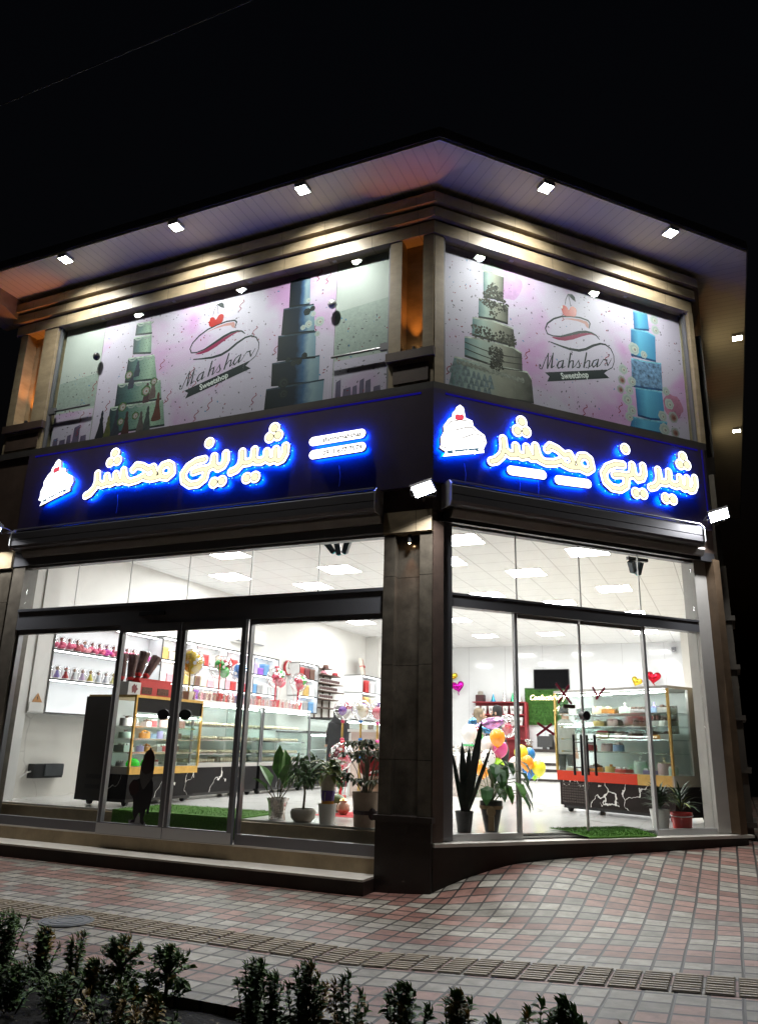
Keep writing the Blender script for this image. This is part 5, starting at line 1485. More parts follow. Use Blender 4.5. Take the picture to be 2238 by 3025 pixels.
MB().extr_x([(0, -.16), (.2, -.13), (.23, -.02), (.21, .14), (0, .15)], -.5, .5).build('housing', WHITE, t_, rz=-PI / 2)
MB().box(.13, .205, -.46, .46, -.152, -.13).build('louvre', METAL_G, t_)
WOOD = mat('brown_shelf_wood', (.1, .06, .045), .55, var=.25, vs=8, stretch=(1, .2, 1))
hs = thing('mug_shelves', 'brown wooden shelf ladder with hats and printed mugs on left wall', 'shelf', (-6.39, 9.22, 0), 0)
for k, (z, L) in enumerate(((2.93, .98), (2.73, 1.12), (2.55, 1.2), (2.36, 1.02), (2.16, 1.0))):
    MB().box(0, .26, .0, L, z - .02, z).build('shelf', WOOD, hs)
MB().box(0, .2, .25, .62, 3.07, 3.09).build('shelf', WOOD, hs)
for y in (.12, .5, .88):
    MB().box(0.0, .03, y, y + .03, 1.9, 3.09 if y == .5 else 2.93).build('upright', WOOD, hs)
mug0 = None
MUGP = mat('mug_print', (.12, .07, .07), .4, var=.5, vs=30)
for r_, (z, n, sn) in enumerate(((2.731, 9, 'upper'), (2.551, 8, 'second'), (2.361, 6, 'third'))):
    for k in range(n):
        lab = '%s printed mug from left on the %s row of brown mug shelves' % (ORD[k], sn)
        lc = (-6.2, 9.28 + k * .115, z)
        if mug0 is None:
            mug0 = thing('mug', lab, 'mug', lc, 0, 'mugs on the brown shelves')
            MB().lathe([(.036, 0), (.04, .004), (.04, .1), (.036, .1), (.035, .01), (.001, .01)], n=14).build('cup', WHITE, mug0, smooth=True)
            MB().lathe([(.0405, .02), (.0405, .09)], n=14).build('print', MUGP, mug0, smooth=True)
            MB().tube([(.0, -.04, .08), (0, -.065, .07), (0, -.065, .035), (0, -.04, .025)], .007, 6).build('handle', WHITE, mug0, smooth=True)
        else:
            dup(mug0, lc, label=lab)
def hat(label, loc, col, brim=.11):
    t_ = thing('hat', label, 'hat', loc, 0, 'hats on show')
    m = mat('felt_%.2f%.2f%.2f' % col, col, .8)
    MB().lathe([(brim, 0), (brim, .006), (.075, .01), (.07, .06), (.05, .085), (.001, .09)], n=18).build('crown', m, t_, smooth=True)
    MB().lathe([(.0765, .011), (.074, .028)], n=18).build('band', mat('hat_band', (.1, .02, .03), .7), t_, smooth=True)
hat('pink cap on the top brown shelf', (-6.22, 9.45, 2.931), (.6, .25, .3))
hat('dark red cap on the top brown shelf', (-6.22, 10.05, 2.931), (.3, .02, .03))
hat('small brown hat on the highest little brown shelf', (-6.26, 9.62, 3.091), (.14, .08, .06), .08)
# treat bags in a row on top of the black cases
BAGG = glass('bag_film', (.95, .92, .92), 1.8, .05)
bag0 = None
bc_ = [(.65, .4, .38), (.68, .52, .4), (.62, .3, .3), (.72, .62, .55), (.66, .45, .48)]
for i in range(27):
    y = 2.0 + i * .128
    x = -4.55 - (.1 if y < 2.2 else 0)
    lab = 'clear bag of pink sweets, %s from the left along the black cases' % ORD[i]
    lc = (x, y, ZF + 1.396)
    if bag0 is None:
        bag0 = thing('treat_bag', lab, 'sweet bag', lc, 0, 'clear sweet bags on top of the cases')
        MB().taper(0, 0, 0, .1, .03, .036, .034, .04).taper(0, 0, .1, .15, .034, .04, .012, .02).build('bag', BAGG, bag0)
        mb = MB(); rs = random.Random(8)
        for k in range(14):
            mb.ball((rs.uniform(-.016, .016), rs.uniform(-.022, .022), .014 + .095 * k / 14), (.013, .014, .012), 7)
        mb.build('sweets', mat('sweet_0', bc_[0], .5, var=.2, vs=60), bag0, smooth=True)
    else:
        c = bc_[i % 5]
        dup(bag0, lc, label=lab, mats={'sweet_0': mat('sweet_%d' % (i % 5), c, .5, var=.3, vs=60)})
# red boxes and wrapped bouquets on the gold case
ZG = ZF + 1.366
for k, (y, w_) in enumerate(((1.12, .3), (1.45, .36))):
    t_ = thing('gift_box', ['red display box with clear window, nearer the sliding doors', 'red display box with dark ornament beside the clear sweet bags'][k], 'box', (-4.6, y, ZG), 0, 'red boxes on the gold trimmed case')
    MB().box(-.12, .12, -w_ / 2, w_ / 2, 0, .2).build('box_body', mat('box_red', (.6, .02, .02), .4), t_)
    MB().box(-.125, .1, -w_ / 2 - .004, w_ / 2 + .004, .2, .235).build('box_lid', mat('box_red2', (.5, .015, .015), .35), t_)
    MB().box(.1205, .124, -w_ / 3, w_ / 3, .03, .12).build('window', mat('box_window', (.12, .04, .03), .25, var=.8, vs=40), t_)
t_ = thing('flower_box', 'white printed box below the wrapped bouquets on the gold case', 'box', (-4.6, .86, ZG), 0)
MB().box(-.13, .13, -.12, .12, 0, .17).build('box_body', WHITE, t_)
MB().prism(blob((0, .085), .055, 14, .3, 4), -.002, .0).build('print', mat('print_maroon', (.2, .02, .03), .5), t_, loc=(.131, 0, 0), rz=PI / 2)
for k, (y, ty, tx) in enumerate(((.8, -4, 0), (.95, 3, 0), (1.06, 16, 4), (1.18, 34, 4))):
    t_ = thing('wrapped_bouquet', 'brown film wrapped bouquet, %s from the left above gold trimmed case' % ORD[k], 'bouquet', (-4.66 + .02 * k, y, ZG + (.171 if k < 2 else .236)), 0, 'wrapped bouquets on the gold trimmed case')
    M = Matrix.Rotation(R(-ty), 4, 'X')
    MB().lathe([(.03, 0), (.05, .08), (.075, .36), (.07, .37), (.04, .1), (.02, .01)], n=12, wob=.06).build('wrap', mat('smoky_film', (.14, .08, .08), .2, var=.5, vs=14), t_, M=M, smooth=True)
    MB().ball((0, 0, .06), (.05, .05, .05), 10).build('petals', mat('petal_red', (.6, .02, .02), .5), t_, M=M, smooth=True)
# grey wall unit (battery box) and warning triangle on the left column
t_ = thing('battery_unit', 'black emergency power unit on the marble left wall', 'power unit', (-6.388, 1.36, .86), 0)
MB().box(0, .12, -.28, .25, -.09, .1).build('housing', BLACK, t_)
MB().box(.1205, .14, -.1, .24, -.06, .09).build('front_cover', mat('unit_grey', (.05, .055, .06), .4), t_)
MB().tube([(.06, -.28, 0), (.08, -.36, -.01), (.03, -.42, -.08)], .012, 6).build('cable', WHITE, t_)
t_ = thing('warning_sign', 'orange triangular warning sign on the white duct at left', 'sign', (-6.098, .79, 1.64), 0)
MB().box(0, .012, -.13, .13, .02, .14).build('plate_backing', WHITE, t_)
MB().prism([(-.09, .145), (.09, .145), (0, .27)], -.004, 0).build('plate', mat('sign_orange', (.5, .24, .08), .5), t_, loc=(.003, 0, 0), rz=PI / 2)
MB().prism([(-.01, .165), (.015, .2), (0, .2), (.01, .24), (-.02, .2), (-.002, .2)], -.0055, -.0042).build('symbol', BLACK, t_, loc=(.003, 0, 0), rz=PI / 2)
# ------------------------------------------------------------------ balloons
CLEAR = glass('clear_balloon', (.92, .92, .93), 4.5, .05, spots=11.)
CLEAR2 = glass('clear_balloon_plain', (.93, .93, .94), 2.2)
def bal_mat(c):
    return mat('balloon_%.2f_%.2f_%.2f' % c, c, .25, coat=.3)
BC = {'yellow': (.85, .6, .02), 'red': (.65, .03, .08), 'green': (.05, .5, .08), 'blue': (.02, .2, .6), 'white': (.8, .78, .76), 'orange': (.95, .32, .02), 'pink': (.8, .1, .35), 'lime': (.4, .8, .03), 'purple': (.2, .06, .4), 'crimson': (.6, .04, .1), 'navy': (.03, .05, .3), 'cream': (.75, .68, .5), 'lemon': (.85, .78, .05), 'rose': (.7, .15, .2), 'teal': (.05, .4, .3)}
def egg(mb, c, r, n=20, m=0):
    o = len(mb.v)
    mb.ball(c, r, n, m, 12)
    rz = r[2] if isinstance(r, (list, tuple)) else r
    for i in range(o, len(mb.v)):
        x, y, z = mb.v[i]
        k = 1 - .16 * max(0, (c[2] - z) / rz) ** 1.5
        mb.v[i] = (c[0] + (x - c[0]) * k, c[1] + (y - c[1]) * k, z - .06 * rz * max(0, (c[2] - z) / rz) ** 3)
    return mb
def balloon_basket(label, loc, basket, ribbon, inner, r=.17, h=.52, grp='ribboned balloon baskets on the black cases', bow=False, clear=True, tint=None):
    t_ = thing('balloon_basket', label, 'balloon basket', loc, 0, grp)
    MB().taper(0, 0, 0, .13, .042, .042, .06, .06).build('basket', mat('basket_%.2f_%.2f_%.2f' % basket, basket, .5), t_)
    mb = MB()
    for a in (.6, 2.2, 3.7, 5.3):
        c, s = math.cos(a), math.sin(a)
        pts = [(.055 * c, .055 * s, .12), (.085 * c, .085 * s, h - r * 1.15), (r * 1.02 * c, r * 1.02 * s, h), (r * .75 * c, r * .75 * s, h + r * .72), (0, 0, h + r * 1.03)]
        for p, q in zip(pts, pts[1:]):
            mb.bar(p, q, .02, .003)
    mb.build('ribbons', mat('ribbon_%.2f_%.2f_%.2f' % ribbon, ribbon, .4), t_)
    egg(MB(), (0, 0, h), (r, r, r * 1.05), 22).build('outer_balloon', CLEAR if clear else bal_mat(tint), t_, smooth=True)
    for (dx, dy, dz, k, cn) in inner:
        egg(MB(), (dx * r, dy * r, h + dz * r), r * k, 16).build('inner_balloon', bal_mat(BC[cn]), t_, smooth=True)
    if bow:
        MB().ball((0, .03, h + r * 1.08), (.02, .035, .02), 8).ball((0, -.03, h + r * 1.08), (.02, .035, .02), 8).build('bow', mat('ribbon_%.2f_%.2f_%.2f' % ribbon, ribbon, .4), t_, smooth=True)
    return t_
ZT = ZF + 1.396
balloon_basket('yellow balloon with yellow ribbons over a cream basket', (-4.48, 2.02, ZT - .03), (.8, .72, .55), (.8, .6, .05), [(.1, .1, -.1, .78, 'yellow'), (0, -.1, .25, .62, 'yellow')], .19, .55)
balloon_basket('clear balloon of green and red balloons over a larger red basket', (-4.6, 2.92, ZT), (.6, .03, .03), (.65, .06, .03), [(.25, -.5, .12, .42, 'green'), (.3, .45, .25, .45, 'crimson'), (.35, .1, -.42, .48, 'green')], .185, .54)
balloon_basket('clear balloon of blue and white balloons over a navy basket', (-4.6, 3.5, ZT), (.03, .05, .3), (.1, .35, .6), [(0, .0, .2, .8, 'blue'), (.5, .05, -.3, .55, 'white')], .16, .5)
balloon_basket('clear balloon of red and green balloons left of wall clock', (-4.6, 4.62, ZT), (.6, .03, .06), (.5, .04, .07), [(.2, -.3, -.1, .55, 'crimson'), (.2, .4, .35, .5, 'green'), (.4, .3, -.5, .5, 'rose')], .17, .52, bow=True)
balloon_basket('clear balloon of red and green balloons right of wall clock', (-4.6, 5.42, ZT), (.6, .03, .05), (.45, .03, .06), [(.2, -.4, .05, .52, 'crimson'), (.3, .35, .2, .5, 'green'), (.2, -.05, -.5, .45, 'red')], .165, .5)
# clear balloons on gold sticks, right of the dark coat
for k, (x, y, z, inn, lab) in enumerate([(-3.2, 4.5, 1.88, [(.1, -.35, -.1, .45, 'purple'), (.4, .3, .4, .4, 'rose'), (.3, .35, -.35, .55, 'white')], 'clear balloon with purple and white balloons on a gold stick'),
                                         (-2.87, 4.5, 1.88, [(.2, 0, -.2, .55, 'cream'), (0, -.3, .3, .4, 'cream'), (.1, .3, .35, .35, 'purple')], 'clear balloon with cream balloons on a gold stick'),
                                         (-2.57, 4.5, 1.86, [(.1, -.2, -.15, .6, 'rose'), (.4, .2, .0, .42, 'teal'), (.2, 0, .5, .35, 'purple')], 'clear balloon with coral and teal balloons on a gold stick')]):
    t_ = thing('stick_balloon', lab, 'balloon', (x, y, ZF), 0, 'clear balloons on gold sticks')
    H = z - ZF; r = .165
    mb = MB()
    for q in range(5):
        a = q * 1.25
        mb.tube([(.02 * math.cos(a), .02 * math.sin(a), .02), (.012 * math.cos(a), .012 * math.sin(a), H - r * 1.02)], .006, 6)
    mb.lathe([(.1, 0), (.1, .02), (.001, .025)], n=14)
    mb.build('stick', BRASS, t_)
    mb = MB(); rs = random.Random(k)
    for q in range(3):
        mb.ball((.0, .0, H - r * 1.15 - q * .28), (.035, .035, .03), 9)
    mb.build('pompom', bal_mat([BC['crimson'], BC['blue'], BC['pink']][k]), t_, smooth=True)
    egg(MB(), (0, 0, H), r, 20).build('outer_balloon', CLEAR, t_, smooth=True)
    for (dx, dy, dz, kk, cn) in inn:
        egg(MB(), (dx * r, dy * r, H + dz * r), r * kk, 14).build('inner_balloon', bal_mat(BC[cn]), t_, smooth=True)
t_ = thing('gift_table', 'white gift table with framed panel behind the gold stick balloons', 'table', (-2.75, 4.95, ZF), 0)
MB().box(-.42, .42, -.2, .2, .0, 1.02).build('body', mat('table_blush', (.7, .56, .5), .5), t_)
MB().box(-.46, .46, -.24, .24, 1.021, 1.06).box(-.44, -.4, -.215, -.2005, .02, 1.0).box(.4, .44, -.215, -.2005, .02, 1.0).box(-.4, .4, -.215, -.2005, .56, .6).build('frame', WHITE, t_)
balloon_basket('big clear balloon with one red balloon, standing low behind the plants', (-2.45, 3.0, ZF + .0), (.5, .02, .03), (.65, .03, .05), [(.1, .25, -.35, .55, 'red')], .18, .66, None, bow=True)
# bouquets of plain balloons behind the cut corner glass
def plain(label, x, y, z, c, r=.13, dots=False, string_to=None, grp='plain party balloons behind the cut corner glass'):
    r *= .8
    t_ = thing('balloon', label, 'balloon', (x, y, z), 0, grp)
    m = bal_mat(BC[c])
    if dots:
        m = mat('dotted_balloon', (.8, .79, .78), .25)
        t = m.node_tree
        tc = nd(t, 'ShaderNodeTexCoord'); vo = nd(t, 'ShaderNodeTexVoronoi'); vo.inputs['Scale'].default_value = 17; vo.inputs['Randomness'].default_value = .45
        t.links.new(tc.outputs['Object'], vo.inputs['Vector'])
        t.links.new(mixc(t, math_n(t, 'LESS_THAN', vo.outputs['Distance'], .3), (.8, .79, .78), (.01, .01, .01)), t.nodes['Principled BSDF'].inputs['Base Color'])
    egg(MB(), (0, 0, 0), (r, r, r * 1.13), 22).build('skin', m, t_, smooth=True)
    b = MB().lathe([(.001, .03), (.012, .0), (.018, -.012), (.001, -.01)], (0, 0, -r * 1.22), 10)
    b.build('knot', m, t_, smooth=True)
    if string_to:
        MB().tube([(0, 0, -r * 1.22), (string_to[0] - x, string_to[1] - y, string_to[2] - z)], .003, 5).build('string', WHITE, t_)
    return t_
A_ = (-1.15, 5.2, .9)
for lab, px, c, dz, yy, r in [('white balloon with faint print, topmost left of the orange balloon', (-1.21, 1.553), 'white', 0, 5.1, .16), ('orange balloon above the pink balloon', (-.72, 1.495), 'orange', 0, 5.0, .155), ('blush white balloon left of the pink balloon', (-.93, 1.374), 'white', 0, 5.2, .16), ('bright pink balloon below the upper orange balloon', (-.73, 1.326), 'pink', 0, 5.2, .15), ('orange balloon lowest left behind the leaves', (-.99, 1.02), 'orange', 0, 5.1, .16), ('lime green balloon right of dotted balloon', (-.76, 1.052), 'lime', 0, 5.1, .15)]:
    plain(lab, px[0], yy, px[1], c, r, False, A_)
plain('white balloon with black dots amid the bouquet', -.86, 4.95, 1.178, 'white', .15, True, A_)
B_ = (-.5, 5.8, .55)
for lab, px, c, yy, r in [('yellow balloon at top of the low cluster', (-.47, 1.272), 'lemon', 5.5, .14), ('white balloon at left of the low cluster', (-.56, 1.082), 'white', 5.5, .15), ('orange balloon at middle of low cluster', (-.34, 1.12), 'orange', 5.35, .13), ('yellow balloon at right end of low cluster', (-.19, 1.045), 'lemon', 5.5, .14), ('blue balloon peeking under the low orange balloon', (-.36, 1.0), 'blue', 5.55, .13), ('small lime balloon behind the low yellow balloon', (-.3, .98), 'lime', 5.65, .12), ('blue balloon peeking behind the top yellow balloon', (-.38, 1.25), 'blue', 5.7, .12)]:
    plain(lab, px[0], yy, px[1], c, r, False, B_)
def clear_b(label, loc, r, inner, foil=None):
    t_ = thing('clear_balloon', label, 'balloon', loc, 0, 'clear balloons filled with others')
    egg(MB(), (0, 0, 0), r, 20).build('outer_balloon', CLEAR, t_, smooth=True)
    for (dx, dy, dz, k, cn) in inner:
        egg(MB(), (dx * r, dy * r, dz * r), r * k, 14).build('inner_balloon', bal_mat(BC[cn]), t_, smooth=True)
clear_b('clear spotted balloon with a red balloon inside beside foil dolphin', (-.86, 6.2, 1.71), .19, [(0, -.2, -.3, .5, 'red')])
clear_b('clear balloon holding green balloons under the foil fish', (-1.35, 5.9, 1.55), .17, [(-.2, -.3, -.1, .55, 'green'), (.4, -.2, -.3, .5, 'green'), (0, -.1, .55, .4, 'red')])
# foil fish balloon, foil hearts
FOIL = mat('foil_lilac', (.5, .25, .5), .18, .8, var=.5, vs=9)
t_ = thing('foil_balloon', 'shiny lilac and blue foil fish balloon above the orange balloon', 'balloon', (-1.12, 6.0, 1.73), 0)
MB().ball((0, 0, 0), (.26, .07, .1), 18).build('body', FOIL, t_, smooth=True, M=Matrix.Rotation(R(-14), 4, 'Y'))
MB().ball((-.08, -.02, -.12), (.16, .05, .06), 14).ball((-.3, 0, -.1), (.08, .04, .1), 12).build('fin', mat('foil_blue', (.1, .3, .55), .18, .8, var=.6, vs=8), t_, smooth=True, M=Matrix.Rotation(R(20), 4, 'Y'))
def heart(label, loc, c, r, tilt, yaw_):
    t_ = thing('heart_balloon', label, 'balloon', loc, R(yaw_), 'foil heart balloons on the back wall')
    q = []
    for k in range(40):
        a = 2 * PI * k / 40
        q.append((.062 * 16 * math.sin(a) ** 3 * r, .062 * (13 * math.cos(a) - 5 * math.cos(2 * a) - 2 * math.cos(3 * a) - math.cos(4 * a)) * r))
    n = len(q); vs = []; fs = []
    for y, s in ((-.0, 1), (-.05, .88), (-.08, .6), (-.09, .25)):
        vs += [(x * s, y * r * 4.5, z * s) for x, z in q]
    for l in range(3):
        fs += [(l * n + i, l * n + (i + 1) % n, (l + 1) * n + (i + 1) % n, (l + 1) * n + i) for i in range(n)]
    fs.append(tuple(range(3 * n, 4 * n)))
    vs2 = [(x, -y, z) for x, y, z in vs[n:]]
    o = len(vs); vs += vs2
    fs += [((i + 1) % n, i, o + i, o + (i + 1) % n) for i in range(n)]
    for l in range(2):
        fs += [(o + l * n + (i + 1) % n, o + l * n + i, o + (l + 1) * n + i, o + (l + 1) * n + (i + 1) % n) for i in range(n)]
    fs.append(tuple(range(o + 3 * n - 1, o + 2 * n - 1, -1)))
    MB().add(vs, fs).build('foil', mat('foil_%.2f_%.2f_%.2f' % c, c, .16, .85, var=.25, vs=6), t_, smooth=True, M=Matrix.Rotation(R(tilt), 4, 'Y'))
    MB().tube([(0, 0, -.9 * r), (.03, 0, -1.3 * r)], .012, 6).build('tail', mat('foil_%.2f_%.2f_%.2f' % c, c, .16, .85), t_)
heart('gold foil heart balloon above the magenta heart', (-4.76, 14.8, 3.35), (.7, .5, .05), .16, 20, 25)
heart('magenta foil heart balloon at left of the back wall', (-4.55, 14.7, 3.03), (.6, .01, .4), .19, -12, 15)
heart('gold foil heart balloon left of the red heart', (.46, 14.75, 3.14), (.7, .52, .05), .15, 25, -10)
heart('red foil heart balloon above the red banded case', (.9, 14.7, 3.24), (.6, .01, .03), .19, 8, -5)
# ------------------------------------------------------------------ back wall
YB = 14.99
t_ = thing('television', 'black television on the back wall above green panel', 'television', (-1.86, YB, 3.22), 0)
MB().box(-.5, .5, -.07, -.02, -.27, .29).build('housing', BLACK, t_)
MB().box(-.48, .48, -.074, -.071, -.25, .27).build('screen', mat('screen_matte', (.004, .004, .005), .7, spec=.05), t_)
MB().box(-.1, .1, -.02, -.0, -.1, .1).build('bracket', METAL_D, t_)
t_ = thing('green_wall', 'green artificial hedge panel on the back wall', 'panel', (-2.05, YB, 2.48), 0)
HEDGE = mat('hedge_green', (.045, .14, .02), .85, var=.6, vs=18)
mb = MB().box(-.58, .62, -.05, -.0, -.5, .51); rs = random.Random(1)
for i in range(2600):
    x, z = rs.uniform(-.58, .62), rs.uniform(-.5, .51)
    mb.leaf((x, -.05, z), (rs.uniform(-.6, .6), -1, rs.uniform(-.3, .9)), (0, 0, 1), rs.uniform(.025, .05), .012)
mb.build('foliage', HEDGE, t_)
NEONW = emat('neon_tube', (1, .78, .5), 7)
t_ = thing('neon_sign', 'warm white neon script sign on the green hedge panel', 'neon sign', (-2.5, YB - .09, 2.66), 0)
text_mesh('neon_letters', 'Confectionery', 0.0, 0, .2, 0, NEONW, t_, shear=.35, sx=.86, thick=.012)
text_mesh('neon_letters', 'Mahshar', .66, -.3, .2, 0, NEONW, t_, shear=.35, thick=.012)
t_ = thing('party_shelf', 'red shelf rack of party hats and paper cups on the back wall', 'shelf', (-3.34, YB, 0), 0)
REDS = mat('rack_red', (.3, .02, .03), .5)
MB().box(-.76, .76, -.02, 0, .95, 2.6).build('back', REDS, t_)
for z in (2.6, 2.26, 1.95, 1.6, 1.25):
    MB().box(-.78, .78, -.3, -.021, z - .025, z).build('shelf', REDS, t_)
MB().box(.74, .8, -.3, -.021, .95, 2.574).build('side', REDS, t_)
def cone(label, x, c, h=.24, r=.075):
    o = MB().lathe([(r * 1.5, 0), (r * 1.5, .006), (r, .008), (r * .55, h * .4), (.004, h), (.001, h)], n=18)
    t2 = thing('party_hat', label, 'party hat', (x, YB - .18, 2.601), 0, 'party hats on the red shelf')
    o.build('cone', mat('hat_%.2f_%.2f' % c[:2], c, .2, .7), t2, smooth=True)
    MB().ball((0, 0, h), .014, 8).build('bobble', WHITE, t2, smooth=True)
cone('shiny blue cone hat on the red shelf', -3.52, (.05, .35, .6))
cone('tall silver cone hat in middle of the red shelf', -3.2, (.6, .6, .6), .32)
cone('green cone hat on the red shelf', -2.95, (.02, .25, .1), .27)
cone('silver cone hat at right on the red shelf', -2.75, (.62, .6, .58), .26)
t2 = thing('hat', 'grey trilby hat on a maroon stand at left of red shelf', 'hat', (-3.9, YB - .18, 2.601), 0)
MB().box(-.12, .12, -.1, .1, 0, .19).build('stand', mat('stand_maroon', (.05, .008, .012), .5), t2)
MB().lathe([(.12, .19), (.12, .2), (.08, .205), (.075, .28), (.05, .3), (.001, .29)], n=18).build('crown', mat('felt_grey', (.35, .32, .28), .8), t2, smooth=True)
PRN = mat('cup_print', (.74, .72, .7), .5, var=.5, vs=22)
for r_, (z, n, x0_) in enumerate(((2.261, 7, -4.0), (1.951, 7, -4.0))):
    for k in range(n):
        t2 = thing('paper_cup', 'white printed party cup, %s from left on %s row of red shelf' % (ORD[k], ('upper', 'lower')[r_]), 'cup', (x0_ + k * .21, YB - .18, z), 0, 'party cups on the red shelf')
        MB().taper(0, 0, 0, .22, .05, .05, .075, .06).build('cup_body', PRN, t2)
        MB().box(-.03, .03, -.062, -.058, .09, .16).build('print', mat('cup_label', (.3, .27, .25), .5), t2, M=Matrix.Rotation(R(3), 4, 'X'))
t_ = thing('cash_counter', 'white striped cash counter with dark top before the back wall', 'counter', (-2.1, 14.2, ZF), 0)
MB().box(-.55, .5, .0, .5, .06, .74).build('body', marble('counter_marble', (.78, .77, .75), (.3, .28, .27), 1.2, .012), t_)
mb = MB()
for z in (.4, .24):
    mb.box(-.56, .51, -.02, .0, z, z + .07)
mb.build('stripe', mat('counter_dark', (.03, .022, .02), .4), t_)
MB().box(-.6, .55, -.06, .55, .741, .82).box(-.56, .51, -.01, .5, 0, .059).build('worktop', mat('counter_dark', (.03, .022, .02), .4), t_)
t_ = thing('till_screen', 'black till screen on the cash counter', 'screen', (-2.0, 14.4, ZF + .821), R(8))
MB().box(-.2, .2, -.02, .0, .05, .34).box(-.06, .06, -.03, .05, 0, .05).build('monitor', BLACK, t_, M=Matrix.Rotation(R(-8), 4, 'X'))
t_ = thing('office_chair', 'dark high back chair behind the cash counter', 'chair', (-1.72, 14.75, ZF), 0)
MB().box(-.22, .22, -.05, .03, .5, 1.22).build('backrest', CHAR, t_); MB().box(-.22, .22, -.45, -.05, .42, .5).build('seat', CHAR, t_); MB().tube([(0, -.25, 0), (0, -.25, .42)], .03).box(-.25, .25, -.28, -.22, .0, .05).build('base', METAL_D, t_)
t_ = thing('sweet_basket', 'basket of silver wrapped sweets on the cash counter', 'basket', (-2.42, 14.35, ZF + .821), 0)
mb = MB(); rs = random.Random(6)
for k in range(40):
    mb.ball((rs.uniform(-.09, .09), rs.uniform(-.06, .06), .06 + rs.uniform(0, .18)), .022, 6)
mb.build('sweets', mat('sweet_foil', (.7, .66, .6), .2, .8, var=.6, vs=30), t_)
MB().lathe([(.07, 0), (.11, .08), (.1, .08), (.06, .01), (.001, .01)], n=16).build('basket', BRASS, t_, smooth=True)
# silver gift table at left of cut corner glass
t_ = thing('gift_table', 'silver draped table of wrapped sweets behind white balloon', 'table', (-1.75, 6.7, ZF), 0)
MB().lathe([(.55, 0), (.5, .3), (.47, .68), (.44, .72), (.001, .72)], n=36, wob=.035).build('cloth', mat('silver_cloth', (.55, .55, .55), .25, .7, var=.4, vs=14), t_, smooth=True)
mb = MB(); rs = random.Random(5)
for k in range(60):
    a = rs.uniform(0, 6.3); q = rs.uniform(0, .4)
    mb.ball((q * math.cos(a), q * math.sin(a), .74 + rs.uniform(0, .1)), (.035, .03, .025), 7)
tag(mb.build('wrapped_sweets', mat('wrapped_sweet', (.55, .5, .45), .2, .6, var=.8, vs=16), loc=(-1.75, 6.7, ZF)), 'heap of shiny wrapped sweets on the silver draped table', 'sweets')['kind'] = 'stuff'
tag(MB().lathe([(.001, 0), (.15, .0), (.19, .03), (.18, .03), (.14, .01), (.001, .01)], n=20).build('tray', mat('tray_green', (.03, .6, .15), .3), loc=(-1.55, 6.35, ZF + .84), smooth=True), 'bright green tray under the white printed balloon', 'tray')
